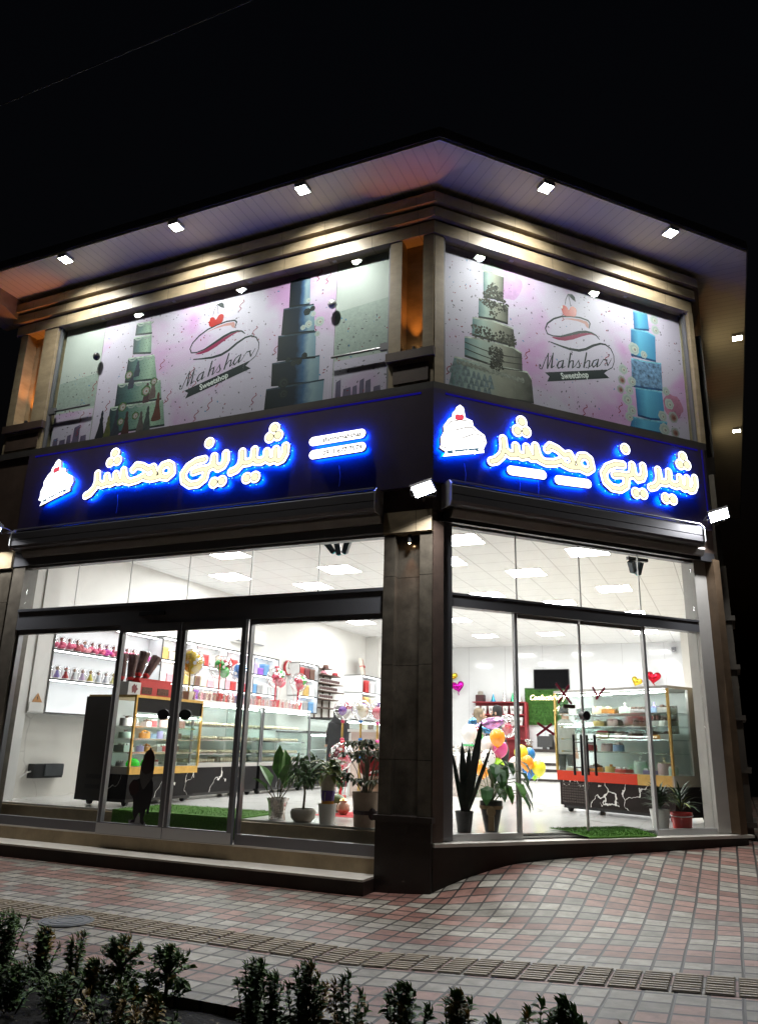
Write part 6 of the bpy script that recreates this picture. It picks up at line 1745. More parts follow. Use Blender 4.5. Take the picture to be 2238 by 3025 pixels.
# ------------------------------------------------------------------ people
def person(label, loc, rz, H, shirt, trousers, skin, arms, group=None, lean=0.):
    """arms: ((elbow offset from shoulder), (hand offset from elbow)) for right and left, in body axes: x right, y forward, z up, units of height"""
    me = bpy.data.meshes.new('person')
    V = []; E = []; Rd = []
    def v(p, r, par=None):
        V.append(tuple(c * H for c in p)); Rd.append(r * H)
        if par is not None:
            E.append((par, len(V) - 1))
        return len(V) - 1
    ly = lambda z: lean * max(0, z - .52)
    P0 = v((0, 0, .53), .075)
    w_ = v((0, ly(.62), .62), .068, P0); c_ = v((0, ly(.72) + .005, .72), .08, w_); s_ = v((0, ly(.79), .79), .07, c_)
    n_ = v((0, ly(.85) + .005, .85), .034, s_); h0 = v((0, ly(.89) + .012, .89), .047, n_); h1 = v((0, ly(.94) + .014, .94), .058, h0); v((0, ly(.985) + .005, .985), .042, h1)
    for sg in (1, -1):
        hp = v((sg * .055, 0, .49), .058, P0); kn = v((sg * .06, .012, .28), .038, hp); an = v((sg * .062, -.005, .05), .022, kn)
        v((sg * .068, .075, .018), .018, an)
    for (el, hd), sg in zip(arms, (1, -1)):
        sh = v((sg * .105, ly(.8), .795), .04, s_)
        e = v((sg * .105 + el[0], ly(.8) + el[1], .795 + el[2]), .029, sh)
        wr = v(tuple(a + b for a, b in zip((sg * .105 + el[0], ly(.8) + el[1], .795 + el[2]), hd)), .018, e)
        d = Vector(hd).normalized(); base = Vector((sg * .105 + el[0], ly(.8) + el[1], .795 + el[2])) + Vector(hd)
        sd = d.cross(Vector((0, 0, 1))); sd = Vector((1, 0, 0)) if sd.length < .1 else sd.normalized()
        pm = v(tuple(base + d * .035), .016, wr)
        for k, L_ in enumerate((.034, .042, .045, .04)):
            f0 = v(tuple(base + d * .055 + sd * (k - 1.5) * .011), .0055, pm)
            v(tuple(base + d * (.055 + L_ * .6) + sd * (k - 1.5) * .012 + Vector((0, 0, -.006))), .005, f0)
        v(tuple(base + d * .04 + sd * .03 + Vector((0, 0, .004))), .0055, pm)
    me.from_pydata(V, E, [])
    o = bpy.data.objects.new('person', me); COL.objects.link(o)
    md = o.modifiers.new('skin', 'SKIN')
    for i, r in enumerate(Rd):
        me.skin_vertices[0].data[i].radius = (r, r * (.72 if i in (0, 1, 2, 3) else 1))
    me.skin_vertices[0].data[0].use_root = True
    sb = o.modifiers.new('sub', 'SUBSURF'); sb.levels = 2; sb.render_levels = 2
    bpy.context.view_layer.update()
    m2 = bpy.data.meshes.new_from_object(o.evaluated_get(bpy.context.evaluated_depsgraph_get()))
    bpy.data.objects.remove(o)
    m2.name = 'person'
    m2.materials.clear()
    for q in (mat('skin_%.2f' % skin[0], skin, .55), mat('cloth_%.3f_%.3f' % shirt[:2], shirt, .8, var=.1), mat('trousers_%.3f' % trousers[0], trousers, .8, var=.1), mat('shoe_black', (.01, .01, .01), .5)):
        m2.materials.append(q)
    hands = [Vector(V[i]) for i in range(len(V)) if abs(Rd[i] - .016 * H) < 1e-6]
    for p in m2.polygons:
        c = p.center; z = c.z / H
        k = 1 if z > .5 else 2 if z > .055 else 3
        if z > .855 and abs(c.x) < .09 * H: k = 0
        if any((c - h).length < .06 * H for h in hands): k = 0
        p.material_index = k; p.use_smooth = True
    b = bpy.data.objects.new('person', m2); COL.objects.link(b)
    b.location = loc; b.rotation_euler = (0, 0, rz)
    tag(b, label, 'person', group)
    hd = lean * .42 * H
    f = MB()
    for sg in (1, -1):
        f.ball((sg * .02 * H, hd + .066 * H, .935 * H), (.008 * H, .005 * H, .006 * H), 8)
    f.build('eyes', mat('eye_dark', (.02, .015, .012), .3), b, smooth=True)
    f = MB().ball((0, hd + .07 * H, .915 * H), (.009 * H, .014 * H, .014 * H), 8); f.build('nose', mat('skin_%.2f' % skin[0], skin, .55), b, smooth=True)
    f = MB().ball((0, hd + .063 * H, .888 * H), (.016 * H, .006 * H, .005 * H), 8); f.build('mouth', mat('lip', (.35, .12, .1), .5), b, smooth=True)
    f = MB()
    for sg in (1, -1):
        f.ball((sg * .06 * H, hd + .008 * H, .925 * H), (.008 * H, .013 * H, .02 * H), 8)
    f.build('ears', mat('skin_%.2f' % skin[0], skin, .55), b, smooth=True)
    return b, hd
SKIN = (.5, .3, .21)
down = ((.02, -.01, -.165), (.0, .03, -.14))
b, hd = person('person in long black coat seen from behind beside low black case', (-3.75, 5.45, ZF), R(35), 1.42, (.012, .012, .014), (.012, .012, .013), SKIN, (((.03, .02, -.17), (-.01, .12, -.05)), ((-.03, .02, -.17), (.01, .12, -.05))))
MB().lathe([(q_, z_ * .888) for q_, z_ in [(.19, .12), (.2, .4), (.2, .75), (.18, 1.0), (.2, 1.2), (.19, 1.32), (.1, 1.4), (.06, 1.42)]], n=20, sy=.7).build('coat', mat('coat_black', (.011, .011, .013), .85, var=.2), b, smooth=True)
MB().lathe([(q_, z_ * .888) for q_, z_ in [(.13, 1.3), (.14, 1.38), (.105, 1.45), (.11, 1.54), (.09, 1.63), (.04, 1.66), (.001, 1.665)]], n=18).build('headscarf', mat('coat_black', (.011, .011, .013), .85, var=.2), b, loc=(0, hd - .015, 0), smooth=True)
b, hd = person('person in olive headscarf facing right behind white printed balloon', (-1.85, 7.6, ZF), R(-75), 1.52, (.5, .36, .24), (.05, .045, .05), SKIN, (((.02, .05, -.15), (0, .14, .0)), ((-.02, .05, -.15), (0, .14, .0))), lean=.12)
MB().lathe([(.15, 1.24), (.12, 1.32), (.1, 1.38), (.105, 1.45), (.09, 1.52), (.05, 1.56), (.001, 1.565)], n=18).build('headscarf', mat('scarf_olive', (.17, .13, .085), .8, var=.5, vs=14), b, loc=(0, hd - .03, 0), smooth=True)
b, hd = person('person in black jacket reaching forward behind the clear spotted balloon', (-1.25, 7.4, ZF), R(100), 1.56, (.012, .012, .014), (.014, .013, .013), SKIN, (((.03, .1, -.13), (-.02, .15, -.02)), ((-.03, .1, -.13), (.02, .15, -.02))), lean=.2)
MB().lathe([(.095, 1.4), (.1, 1.47), (.085, 1.56), (.05, 1.6), (.001, 1.605)], n=18).build('cap', mat('cap_black', (.01, .01, .011), .8), b, loc=(0, hd - .01, 0), smooth=True)
b, hd = person('person in grey suit jacket half hidden by the red banded case', (-.28, 8.3, ZF), R(-20), 1.62, (.24, .22, .2), (.022, .02, .02), SKIN, (down, tuple(tuple((-c if i == 0 else c) for i, c in enumerate(p)) for p in down)))
MB().lathe([(.185, .74), (.2, .8), (.19, 1.0), (.2, 1.2), (.18, 1.32), (.09, 1.385)], n=20, sy=.68).build('jacket', mat('suit_grey', (.25, .23, .21), .85, var=.1), b, smooth=True)
MB().lathe([(.095, 1.5), (.1, 1.54), (.08, 1.6), (.04, 1.63), (.001, 1.635)], n=18).build('hair', mat('hair_dark', (.015, .012, .01), .7), b, loc=(0, hd - .008, 0), smooth=True)
# ------------------------------------------------------------------ potted plants
GREEN = mat('leaf_green', (.09, .24, .035), .45, var=.35, vs=12)
GREEN_D = mat('leaf_dark', (.025, .06, .02), .4, var=.4, vs=12)
GREEN_P = mat('leaf_pale', (.3, .34, .1), .5, var=.4, vs=12)
SOILP = mat('pot_soil', (.03, .02, .012), .95)
STEMM = mat('plant_stem', (.1, .085, .04), .7)
def pot(label, loc, prof, m, grp='potted plants behind the shop glass', n=24, wob=0):
    t_ = thing('potted_plant', label, 'plant', loc, 0, grp)
    pr = prof + [(prof[-1][0] * .9, prof[-1][1]), (prof[-1][0] * .88, prof[-1][1] * .85), (.001, prof[-1][1] * .85)]
    MB().lathe(pr, n=n, wob=wob).build('pot', m, t_, smooth=True)
    MB().lathe([(prof[-1][0] * .86, prof[-1][1] * .86), (.001, prof[-1][1] * .88)], n=16).build('soil', SOILP, t_)
    return t_
# silver wrapped pot
t_ = pot('broad leaved plant in a pot wrapped in crumpled silver foil', (-2.02, .57, ZF), [(.085, 0), (.088, .08), (.1, .17), (.115, .23)], mat('crumpled_foil', (.72, .7, .66), .22, .9, bump=1., bs=18), wob=.1)
mb = MB(); st_ = MB(); rs = random.Random(2)
for a, el, l, w_ in ((2.9, .95, .4, .15), (2.2, 1.35, .5, .15), (-.2, 1.42, .46, .19), (.4, .95, .42, .16), (-.6, 1.05, .42, .15), (1.5, .9, .34, .14), (-2.2, .75, .32, .14)):
    d = Vector((math.cos(a) * math.cos(el), math.sin(a) * math.cos(el), math.sin(el)))
    p = Vector((.02 * math.cos(a), .02 * math.sin(a), .2)); q = p + d * l * .45
    st_.tube([p, q], .006, 5)
    mb.leaf(q, d, (0, 0, 1) if el < 1.3 else (math.cos(a), math.sin(a), .3), l * .75, w_, bend=.12)
mb.build('leaves', GREEN, t_); st_.build('stem', STEMM, t_)
# weeping fig in a bowl
t_ = pot('small weeping fig tree in a low round stone bowl', (-1.68, .55, ZF), [(.09, 0), (.13, .04), (.14, .1), (.125, .135)], mat('bowl_stone', (.34, .3, .25), .6, var=.2))
MB().tube([(0, 0, .12), (.01, .0, .3), (-.01, .01, .45), (.02, 0, .6)], [.014, .012, .01, .006], 8).build('trunk', STEMM, t_, smooth=True)
mb = MB(); rs = random.Random(9)
for k in range(330):
    a = rs.uniform(0, 6.3); q = rs.random() ** .5 * .17; z = .52 + rs.uniform(-.16, .22) * (1 - (q / .2) ** 2 * .5)
    if z < .42 and q < .05: continue
    mb.leaf((q * math.cos(a) + .03 * (z - .5), q * math.sin(a), z), (math.cos(a) * .6, math.sin(a) * .6, -.8 + rs.uniform(-.2, .5)), (0, 0, 1), rs.uniform(.05, .075), .034)
mb.build('leaves', mat('leaf_fig', (.07, .14, .045), .45, var=.4, vs=14), t_)
# white pot with a wrapped poinsettia
t_ = pot('yellow green poinsettia in printed wrap standing in a white pot', (-1.37, .52, ZF), [(.078, 0), (.1, .2), (.103, .205)], mat('pot_white', (.66, .65, .62), .4))
MB().lathe([(.055, .17), (.065, .25), (.085, .42), (.09, .5)], n=16, wob=.05).build('wrap', mat('wrap_film', (.5, .45, .38), .3, var=.3, vs=9), t_, smooth=True)
MB().lathe([(.062, .2), (.07, .26), (.08, .34)], n=14, wob=.07).build('bow', mat('wrap_violet', (.12, .05, .32), .3), t_, smooth=True)
MB().lathe([(.066, .2), (.068, .235)], n=14, wob=.09).build('ribbon', mat('wrap_orange', (.7, .3, .02), .4), t_, smooth=True)
mb = MB(); rs = random.Random(4)
for k in range(46):
    a = rs.uniform(0, 6.3); l = rs.uniform(.14, .25); el = rs.uniform(-.5, .5)
    mb.leaf((.03 * math.cos(a), .03 * math.sin(a), .52 + rs.uniform(-.06, .1)), (math.cos(a) * math.cos(el), math.sin(a) * math.cos(el), math.sin(el)), (0, 0, 1), l, l * .42, m=k % 3 == 0)
mb.build('leaves', [GREEN_P, GREEN], t_)
# umbrella plant in a beige bag
t_ = pot('umbrella plant in a beige cloth wrapped pot beside corner pillar', (-.93, .56, ZF), [(.13, 0), (.135, .15), (.15, .28), (.16, .34)], mat('beige_cloth', (.45, .34, .26), .75, var=.15), wob=.03)
MB().lathe([(.139, .12), (.142, .16)], n=20).ball((.11, -.09, .13), (.05, .03, .06), 8).build('band', mat('band_maroon', (.03, .008, .01), .6), t_)
mb = MB(); st_ = MB(); rs = random.Random(21)
for k in range(30):
    a = rs.uniform(0, 6.3); q = rs.uniform(.04, .3); z = rs.uniform(.45, .88)
    c = Vector((q * math.cos(a) - .03, q * math.sin(a) * .8, z))
    st_.tube([(c.x * .15, c.y * .15, .3), (c.x * .5, c.y * .5, .3 + (z - .3) * .6), tuple(c)], [.004, .004, .002], 5)
    for j in range(7):
        b_ = 2 * PI * j / 7 + a
        mb.leaf(c, (math.cos(b_), math.sin(b_), -.35), (0, 0, 1), rs.uniform(.09, .13), .05, m=(k + j) % 3 == 0)
mb.build('leaves', [mat('leaf_olive', (.17, .2, .09), .45, var=.4, vs=14), GREEN_D], t_); st_.build('stem', STEMM, t_)
# snake plant
t_ = pot('tall dark snake plant in a black pot on the cut corner', (.11, .68, ZF), [(.07, 0), (.092, .19), (.1, .2)], BLACK, 'potted plants behind the corner glass')
def blade(mb, p, d, l, w_, tw=0):
    p = Vector(p); d = Vector(d).normalized(); x = Vector((math.cos(tw), math.sin(tw), 0))
    rows_ = [(0, .6), (.3, 1), (.65, .95), (.88, .55), (1, .03)]
    vs = []
    for t, k in rows_:
        c = p + d * l * t + Vector((0, 0, .0)); vs += [c - x * w_ * k / 2, c + x * w_ * k / 2]
    mb.add(vs, [(2 * i, 2 * i + 1, 2 * i + 3, 2 * i + 2) for i in range(4)])
    mb.add([v_ + d.cross(x) * .006 for v_ in vs], [(2 * i + 1, 2 * i, 2 * i + 2, 2 * i + 3) for i in range(4)])
mb = MB()
for dx, l, w_, tw, dy in ((-.22, .62, .05, .3, .1), (-.02, .7, .075, .2, 0), (.06, .66, .07, -.2, .05), (.2, .95, .085, .1, -.02), (.42, .72, .045, .2, -.1), (-.1, .55, .05, .5, .15), (.1, .62, .05, -.3, .12)):
    blade(mb, (dx * .1, dy * .3, .17), (dx, dy, 1), l, w_, tw + .5)
mb.build('leaves', mat('leaf_black_green', (.012, .022, .014), .35, var=.4, vs=20), t_)
# peace lily in a dark vase
t_ = pot('drooping peace lily in a dark vase with tan bow', (.33, .9, ZF), [(.065, 0), (.09, .12), (.118, .27), (.115, .3)], mat('vase_dark', (.025, .024, .022), .3, var=.3), 'potted plants behind the corner glass')
MB().lathe([(.118, .22), (.121, .255)], n=24).ball((.03, -.115, .2), (.05, .02, .05), 8).box(.0, .06, -.118, -.1, .02, .18).build('bow', mat('bow_tan', (.3, .2, .1), .5), t_)
mb = MB(); st_ = MB(); rs = random.Random(17)
for k in range(22):
    a = rs.uniform(0, 6.3); q = rs.uniform(.08, .3); z = rs.uniform(.38, .7)
    if k < 3: a, q, z = -.4 + k * .3, .3, .5 + .1 * k
    c = Vector((q * math.cos(a), q * math.sin(a), z))
    st_.tube([(0, 0, .26), (c.x * .4, c.y * .4, .26 + (z - .26) * .85), tuple(c)], .004, 5)
    mb.leaf(c, (math.cos(a) * .8, math.sin(a) * .8, -.75), (0, 0, 1), rs.uniform(.18, .26), rs.uniform(.1, .14), bend=.2, m=k % 4 == 0)
mb.build('leaves', [mat('leaf_lily', (.04, .11, .03), .35, var=.35, vs=10), GREEN], t_); st_.build('stem', mat('stem_green', (.12, .16, .05), .6), t_)
# two small pots at the right
t_ = pot('bushy green plant in a ribbed white pot before the red banded case', (1.84, 2.52, ZF), [(.085, 0), (.11, .19), (.113, .2)], mat('pot_white', (.66, .65, .62), .4), 'potted plants behind the corner glass')
mb = MB(); rs = random.Random(31)
for k in range(110):
    a = rs.uniform(0, 6.3); el = rs.uniform(.2, 1.5)
    mb.leaf((.03 * math.cos(a), .03 * math.sin(a), .2 + rs.uniform(0, .16)), (math.cos(a) * math.cos(el), math.sin(a) * math.cos(el), math.sin(el)), (0, 0, 1), rs.uniform(.1, .2), .04)
mb.build('leaves', GREEN_D, t_)
t_ = pot('spiky spider plant in a glossy red pot before the red banded case', (2.06, 2.68, ZF), [(.1, 0), (.118, .16), (.122, .17)], mat('pot_red', (.55, .02, .02), .3), 'potted plants behind the corner glass')
MB().tube([(.123 * math.cos(a), .123 * math.sin(a), .14 + .012 * math.sin(a)) for a in [2 * PI * k / 16 for k in range(17)]], .005, 5).build('band', WHITE, t_)
mb = MB(); rs = random.Random(33)
for k in range(48):
    a = rs.uniform(0, 6.3); el = rs.uniform(.25, 1.4); l = rs.uniform(.2, .36)
    mb.leaf((0, 0, .17 + rs.uniform(0, .08)), (math.cos(a) * math.cos(el), math.sin(a) * math.cos(el), math.sin(el)), (0, 0, 1), l, .025, bend=.35, m=k % 4 == 0)
mb.build('leaves', [GREEN_D, GREEN_P], t_)
# winter table items near the corner pillar
t_ = tag(MB().ball((0, 0, .11), (.16, .115, .11), 24).build('watermelon', mat('melon_rind', (.12, .17, .05), .4, var=.55, vs=9, stretch=(1, 6, 6)), loc=(-1.95, 1.85, ZF + .004), smooth=True), 'pale striped watermelon on the shop floor by the red cloth', 'watermelon')
tag(MB().hexa([(-2.05, 1.35), (-.75, 1.35), (-.75, 2.3), (-1.72, 2.3)], 0, .003).build('red_cloth', mat('cloth_red', (.5, .02, .025), .8), loc=(0, 0, ZF)), 'red cloth spread on the floor behind the plants', 'cloth')
for k, (x, y, c, lab) in enumerate(((-1.72, 1.62, (.62, .4, .28), 'pale clay pomegranate jar on the red cloth'), (-1.52, 1.75, (.2, .06, .04), 'dark brown candle jar on the red cloth'), (-1.28, 1.6, (.6, .12, .03), 'orange glass lantern on the red cloth'))):
    t_ = thing('jar', lab, 'jar', (x, y, ZF + .004), 0, 'jars on the red cloth')
    MB().lathe([(.04, 0), (.08, .05), (.07, .11), (.04, .14), (.045, .16), (.001, .15)], n=18).build('jar_body', mat('jar_%d' % k, c, .35), t_, smooth=True)
    MB().lathe([(.05, .161), (.03, .18), (.001, .19)], n=14).build('lid', BRASS, t_, smooth=True)
for k, (x, y, z, rx, c, lab) in enumerate(((-1.22, 1.35, .58, .15, (.6, .03, .04), 'large red gift bow bundle behind the umbrella plant'), (-1.13, 1.25, .34, .13, (.65, .42, .28), 'peach teddy shaped gift bundle behind the umbrella plant'))):
    t_ = thing('gift_bundle', lab, 'gift', (x, y, ZF + .004), 0, 'gift bundles by the corner pillar')
    MB().lathe([(.1, 0), (.13, z * .5), (.05, z * .85), (.001, z * .86)], n=16, wob=.05).build('wrap', mat('bundle_%d' % k, c, .5, var=.25, vs=9), t_, smooth=True)
    MB().ball((0, -.05, z + .04), (rx, .06, .1), 12).ball((.08, -.04, z - .02), (.08, .05, .09), 10).ball((-.08, -.04, z - .02), (.08, .05, .09), 10).build('bow', mat('bundle_bow_%d' % k, tuple(v_ * .8 for v_ in c), .45), t_, smooth=True)
# ------------------------------------------------------------------ doormats
def grass_blades(mb, pts_fn, n, seed):
    rs = random.Random(seed)
    for _ in range(n):
        p, nrm = pts_fn(rs)
        d = (nrm[0] + rs.uniform(-.5, .5), nrm[1] + rs.uniform(-.5, .5), nrm[2] + rs.uniform(-.5, .5))
        mb.leaf(p, d, (.3, .2, .9), rs.uniform(.014, .024), .005)
mt = MB().box(-4.12, -2.38, .335, 1.3, ZF + .001, ZF + .016).box(-4.12, -2.38, .318, .334, .31, ZF + .016)
def f_(rs):
    x = rs.uniform(-4.12, -2.38)
    if rs.random() < .55:
        return (x, rs.uniform(.33, 1.3), ZF + .016), (0, 0, 1)
    return (x, .318, rs.uniform(.32, ZF + .01)), (0, -1, .3)
grass_blades(mt, f_, 6500, 1)
tag(mt.build('grass_mat', GRASS), 'green artificial grass mat draped over step inside sliding doors', 'doormat')
cs = [cpt(1.62, -.4), cpt(2.62, -.4), cpt(2.74, -.01), cpt(1.84, -.01)]
hz = [ZF + .003, ZF + .003, .466, .466]
mid0 = [cpt(1.66, -.19), cpt(2.66, -.19)]
mb = MB()
mb.add([(*c[:2], z + .012) for c, z in zip([cs[0], cs[1], mid0[1], mid0[0]], [hz[0], hz[0], hz[0], hz[0]])], [(0, 1, 2, 3)])
mb.add([(*mid0[0][:2], ZF + .015), (*mid0[1][:2], ZF + .015), (*cs[2][:2], .482), (*cs[3][:2], .482)], [(0, 1, 2, 3)])
mb.add([(*cs[2][:2], .482), (*cs[3][:2], .482), (*cs[3][:2], .466), (*cs[2][:2], .466)], [(0, 1, 2, 3)])
def f2(rs):
    a, b_ = rs.random(), rs.random()
    s0, s1, o0, o1, z0, z1 = (1.62, 2.62, -.4, -.19, ZF + .015, ZF + .015) if rs.random() < .5 else (1.68, 2.68, -.19, -.01, ZF + .015, .482)
    sh = .04 * a + (.17 * a if z1 < ZF else 0)
    q = cpt(s0 + (s1 - s0) * b_ + sh * (1 - .6 * b_), o0 + (o1 - o0) * a)
    return (q[0], q[1], z0 + (z1 - z0) * a), (0, 0, 1)
grass_blades(mb, f2, 3500, 2)
tag(mb.build('grass_mat', GRASS), 'green artificial grass mat lying across the corner door sill', 'doormat')
# ------------------------------------------------------------------ gnome sticker and tapes on the doors
t_ = thing('gnome_sticker', 'bearded gnome sticker darkened as if backlit on the left sliding door glass', 'sticker', (-3.46, .0185, .405), 0)
def stk(name, poly, k, c):  # sticker colours are darkened to paint in the backlit shade
    loops_mesh(name, [poly], -.0006 - .0006 * k, -.0001 - .0006 * k, mat('sticker_%s' % name, c, .5), t_)
z_ = lambda pts: [((x - 632) * .000505, (1870 - y) * .000505 + .02) for x, y in pts]
stk('sticker_base', z_([(340, 1800), (520, 1780), (600, 1640), (660, 1780), (760, 1790), (830, 1870), (780, 1900), (345, 1870)]), 0, (.2, .2, .2))
stk('jacket', z_([(560, 900), (850, 880), (920, 1000), (940, 1200), (900, 1420), (870, 1640), (820, 1640), (810, 1540), (790, 1560), (740, 1760), (780, 1830), (740, 1880), (660, 1830), (640, 1640), (600, 1640), (530, 1760), (510, 1840), (400, 1850), (400, 1810), (490, 1770), (430, 1640), (410, 1380), (380, 1320), (300, 1270), (260, 1150), (290, 1010), (360, 945), (440, 950)]), 1, (.004, .004, .006))
stk('sack', z_(blob((395, 1120), 150, 22, .05, 2)), 2, (.018, .004, .004))
stk('face', z_([(540, 560), (890, 560), (905, 680), (880, 900), (530, 900), (525, 680)]), 3, (.02, .009, .008))
stk('beard', z_([(525, 720), (600, 800), (690, 830), (790, 800), (890, 720), (870, 900), (780, 1010), (680, 1140), (640, 1140), (570, 1010), (515, 880)]), 4, (.055, .052, .05))
stk('hat', z_([(560, 580), (580, 430), (640, 340), (720, 290), (725, 255), (750, 245), (770, 260), (775, 290), (850, 350), (895, 450), (895, 590), (730, 565)]), 5, (.018, .004, .004))
def cross(label, a, b_, c, d, face='C', w_=.026):
    loc, rz = FACE[face]
    t_ = thing('tape_cross', label, 'tape', (0, 0, 0), rz, 'red tape marks on the corner glass doors')
    for i, (p, q) in enumerate(((a, b_), (c, d))):
        if p is None: continue
        dd = Vector((q[0] - p[0], 0, q[1] - p[1])).normalized(); nn = Vector((-dd.z, 0, dd.x)) * w_ / 2
        y = .148 - .0012 * i
        MB().hexa([(0, 0)] * 0 + [(p[0], y), (q[0], y), (q[0], y + .0008), (p[0], y + .0008)], 0, 0) if 0 else None
        MB().prism([(p[0] + nn.x, p[1] + nn.z), (p[0] - nn.x, p[1] - nn.z), (q[0] - nn.x, q[1] - nn.z), (q[0] + nn.x, q[1] + nn.z)], y, y + .0008).build('tape_strip', mat('tape_red', (.5, .03, .08), .5, var=.35, vs=45), t_)
cross('red tape cross low on the left corner glass door', (1.344, 1.603), (1.56, 1.49), (1.532, 1.6), (1.328, 1.471))
cross('red tape cross high on the left corner glass door', (1.604, 2.028), (1.804, 1.818), (1.781, 2.019), (1.621, 1.819))
cross('red tape mark like a V high on the right corner glass door', (2.098, 2.017), (2.168, 1.904), (2.269, 2.015), (2.139, 1.886))
# ------------------------------------------------------------------ manhole, hedge plants
t_ = thing('manhole_cover', 'round grey manhole cover set in the tiles at left', 'manhole cover', (-2.05, -2.37, zg(-2.05, -2.37) + .004), 0)
MB().lathe([(.2, .0), (.2, .006), (.001, .008)], n=36).build('cover', mat('cast_grey', (.12, .125, .13), .75, var=.3, vs=9), t_)
mb = MB()
for r_ in (.07, .13, .19):
    mb.lathe([(r_ * .9, .005), (r_ * .9, .0095), (r_ * .9 + .01, .0095), (r_ * .9 + .01, .005)], n=30)
mb.build('rings', mat('cast_grey2', (.1, .105, .11), .75), t_)
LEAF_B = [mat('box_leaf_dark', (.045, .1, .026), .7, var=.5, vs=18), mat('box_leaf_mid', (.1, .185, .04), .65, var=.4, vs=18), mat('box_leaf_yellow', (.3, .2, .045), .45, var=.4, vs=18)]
def shrub(label, x, y, h, w_, seed, yellow=.1, style='bush', z0=-.06):
    t_ = thing('hedge_shrub', label, 'shrub', (x, y, z0), 0, 'young hedge shrubs along the paving edge')
    rs = random.Random(seed)
    lf = MB(); st = MB()
    tw = []
    if style == 'ball':
        st.tube([(0, 0, 0), (.005, 0, h * .35), (0, 0, h * .8)], [.012, .011, .006], 7)
        for k in range(44):
            a = rs.uniform(0, 6.3); el = rs.uniform(-.9, 1.5)
            c = Vector((math.cos(a) * math.cos(el), math.sin(a) * math.cos(el), math.sin(el)))
            tw.append((Vector((0, 0, h * .55)), Vector((0, 0, h * .62)) + c * Vector((w_ / 2, w_ / 2, h * .36)).length * .0 + Vector((c.x * w_ / 2, c.y * w_ / 2, c.z * h * .36))))
        for k in range(8):
            a = rs.uniform(0, 6.3)
            tw.append((Vector((0, 0, h * .1)), Vector((math.cos(a) * w_ * .4, math.sin(a) * w_ * .4, h * rs.uniform(.2, .38)))))
    else:
        n = 17 if style == 'bush' else 8
        for k in range(n):
            a = rs.uniform(0, 6.3); q = w_ / 2 * rs.uniform(.05, 1); hh = h * (1 - .45 * (q / (w_ / 2)) ** 1.5 * rs.uniform(.4, 1.1))
            if k == 0: q, hh = .02, h
            tw.append((Vector((q * .25 * math.cos(a), q * .25 * math.sin(a), 0)), Vector((q * math.cos(a), q * math.sin(a), hh))))
    for a, b_ in tw:
        md = (a + b_) / 2 + Vector((rs.uniform(-.012, .012), rs.uniform(-.012, .012), .01))
        st.tube([a, md, b_], [.0045, .0035, .002], 5)
        L = (b_ - a).length
        yl = rs.random() < yellow
        steps = max(4, int(L / .021))
        for i in range(steps + 1):
            t = (i + .5) / (steps + 1)
            if style != 'ball' and t < .25 and rs.random() < .5: continue
            if style == 'ball' and t < .45: continue
            p = a.lerp(md, t * 2) if t < .5 else md.lerp(b_, t * 2 - 1)
            for sg in (1, -1):
                an = rs.uniform(0, 6.3)
                d = (b_ - a).normalized() * .3 + Vector((math.cos(an), math.sin(an), rs.uniform(-.1, .5)))
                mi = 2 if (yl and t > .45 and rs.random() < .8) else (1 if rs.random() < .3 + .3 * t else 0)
                lf.leaf(p, d, (rs.uniform(-.3, .3), rs.uniform(-.3, .3), 1), rs.uniform(.036, .054), rs.uniform(.024, .034), m=mi)
        d = (b_ - a).normalized()
        for k in range(4):
            an = k * 1.57 + rs.random()
            lf.leaf(b_, d + Vector((math.cos(an), math.sin(an), .2)) * .45, d.orthogonal(), rs.uniform(.035, .05), .024, m=2 if yl else 1)
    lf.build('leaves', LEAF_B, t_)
    st.build('stems', mat('shrub_stem', (.05, .035, .02), .8), t_)
    return t_
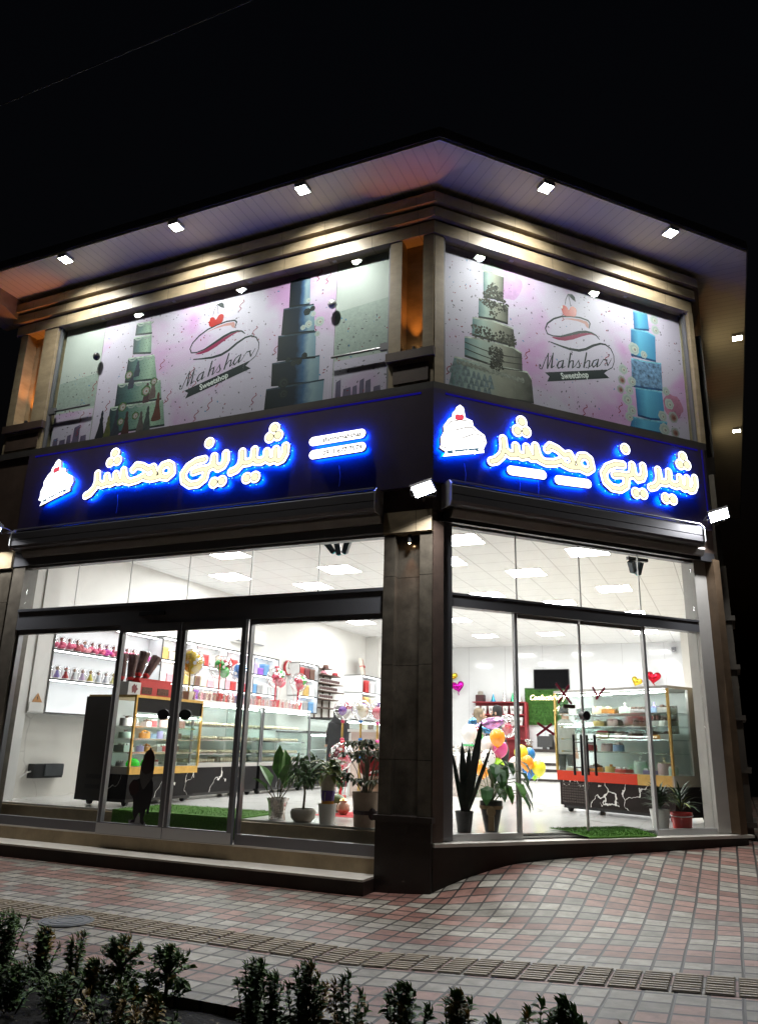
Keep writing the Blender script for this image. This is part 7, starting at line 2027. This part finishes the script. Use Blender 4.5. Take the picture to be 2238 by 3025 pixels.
for i, (x, y, h, w_, yl, sty, lab) in enumerate([
        (-1.42, -3.52, .36, .34, .06, 'bush', 'broad dark hedge shrub at the left end of the row'),
        (-1.13, -3.5, .29, .2, .75, 'bush', 'yellowing upright hedge shrub right of the broad dark one'),
        (-.86, -3.5, .3, .15, .3, 'twig', 'thin sparse hedge shrub with one tall shoot'),
        (-.7, -3.55, .19, .2, .4, 'bush', 'low bushy hedge shrub beside the thin sparse one'),
        (-.53, -3.52, .33, .2, .2, 'ball', 'round topped hedge shrub on a bare stem, left one'),
        (-.25, -3.47, .3, .24, .06, 'ball', 'ball shaped hedge shrub on a bare stem before open paving'),
        (.38, -3.6, .33, .24, .04, 'bush', 'dark green hedge shrub right of the paving gap'),
        (.52, -3.66, .3, .18, .06, 'twig', 'slim dark hedge shrub close beside a larger one'),
        (.7, -3.66, .37, .24, .5, 'bush', 'hedge shrub with green sides and yellow middle shoot'),
        (.98, -3.78, .38, .22, .4, 'twig', 'two pronged hedge shrub with a yellow tip'),
        (1.26, -3.8, .38, .28, .15, 'bush', 'wide green hedge shrub near frame middle with many shoots'),
        (1.52, -3.85, .4, .22, .65, 'bush', 'golden leaved hedge shrub right of frame middle'),
        (1.72, -3.98, .36, .14, .05, 'twig', 'small dark hedge shrub between golden and forked ones'),
        (1.88, -3.96, .44, .18, .05, 'twig', 'tall narrow dark hedge shrub left of the bushy one'),
        (1.99, -4.0, .47, .22, .05, 'bush', 'tallest dark bushy hedge shrub towards the right'),
        (2.2, -4.05, .42, .22, .7, 'twig', 'yellow leaved hedge shrub at the right end of row'),
        (-.5, -3.95, .23, .4, .12, 'bush', 'low dark foreground shrub at the bottom left'),
        (-.12, -4.0, .23, .36, .25, 'bush', 'low foreground shrub below the bare stemmed ones'),
        (.12, -4.05, .24, .26, .5, 'bush', 'low yellow green foreground shrub left of paving gap'),
        (-.95, -3.85, .2, .4, .1, 'bush', 'low dark foreground shrub below the yellowing one')]):
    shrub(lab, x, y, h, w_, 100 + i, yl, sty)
# litter of dry leaves in the bed
mb = MB(); rs = random.Random(77)
for k in range(500):
    x, y = rs.uniform(-2.5, 3), rs.uniform(-4.6, -3.45)
    mb.leaf((x, y, -.03 + rs.uniform(0, .02)), (rs.uniform(-1, 1), rs.uniform(-1, 1), .2), (0, 0, 1), rs.uniform(.02, .045), .02)
kind(tag(mb.build('dry_leaves', mat('dry_leaf', (.12, .1, .06), .8, var=.6, vs=10)), 'dry fallen leaves on the dark planting bed', 'leaves'), 'stuff')
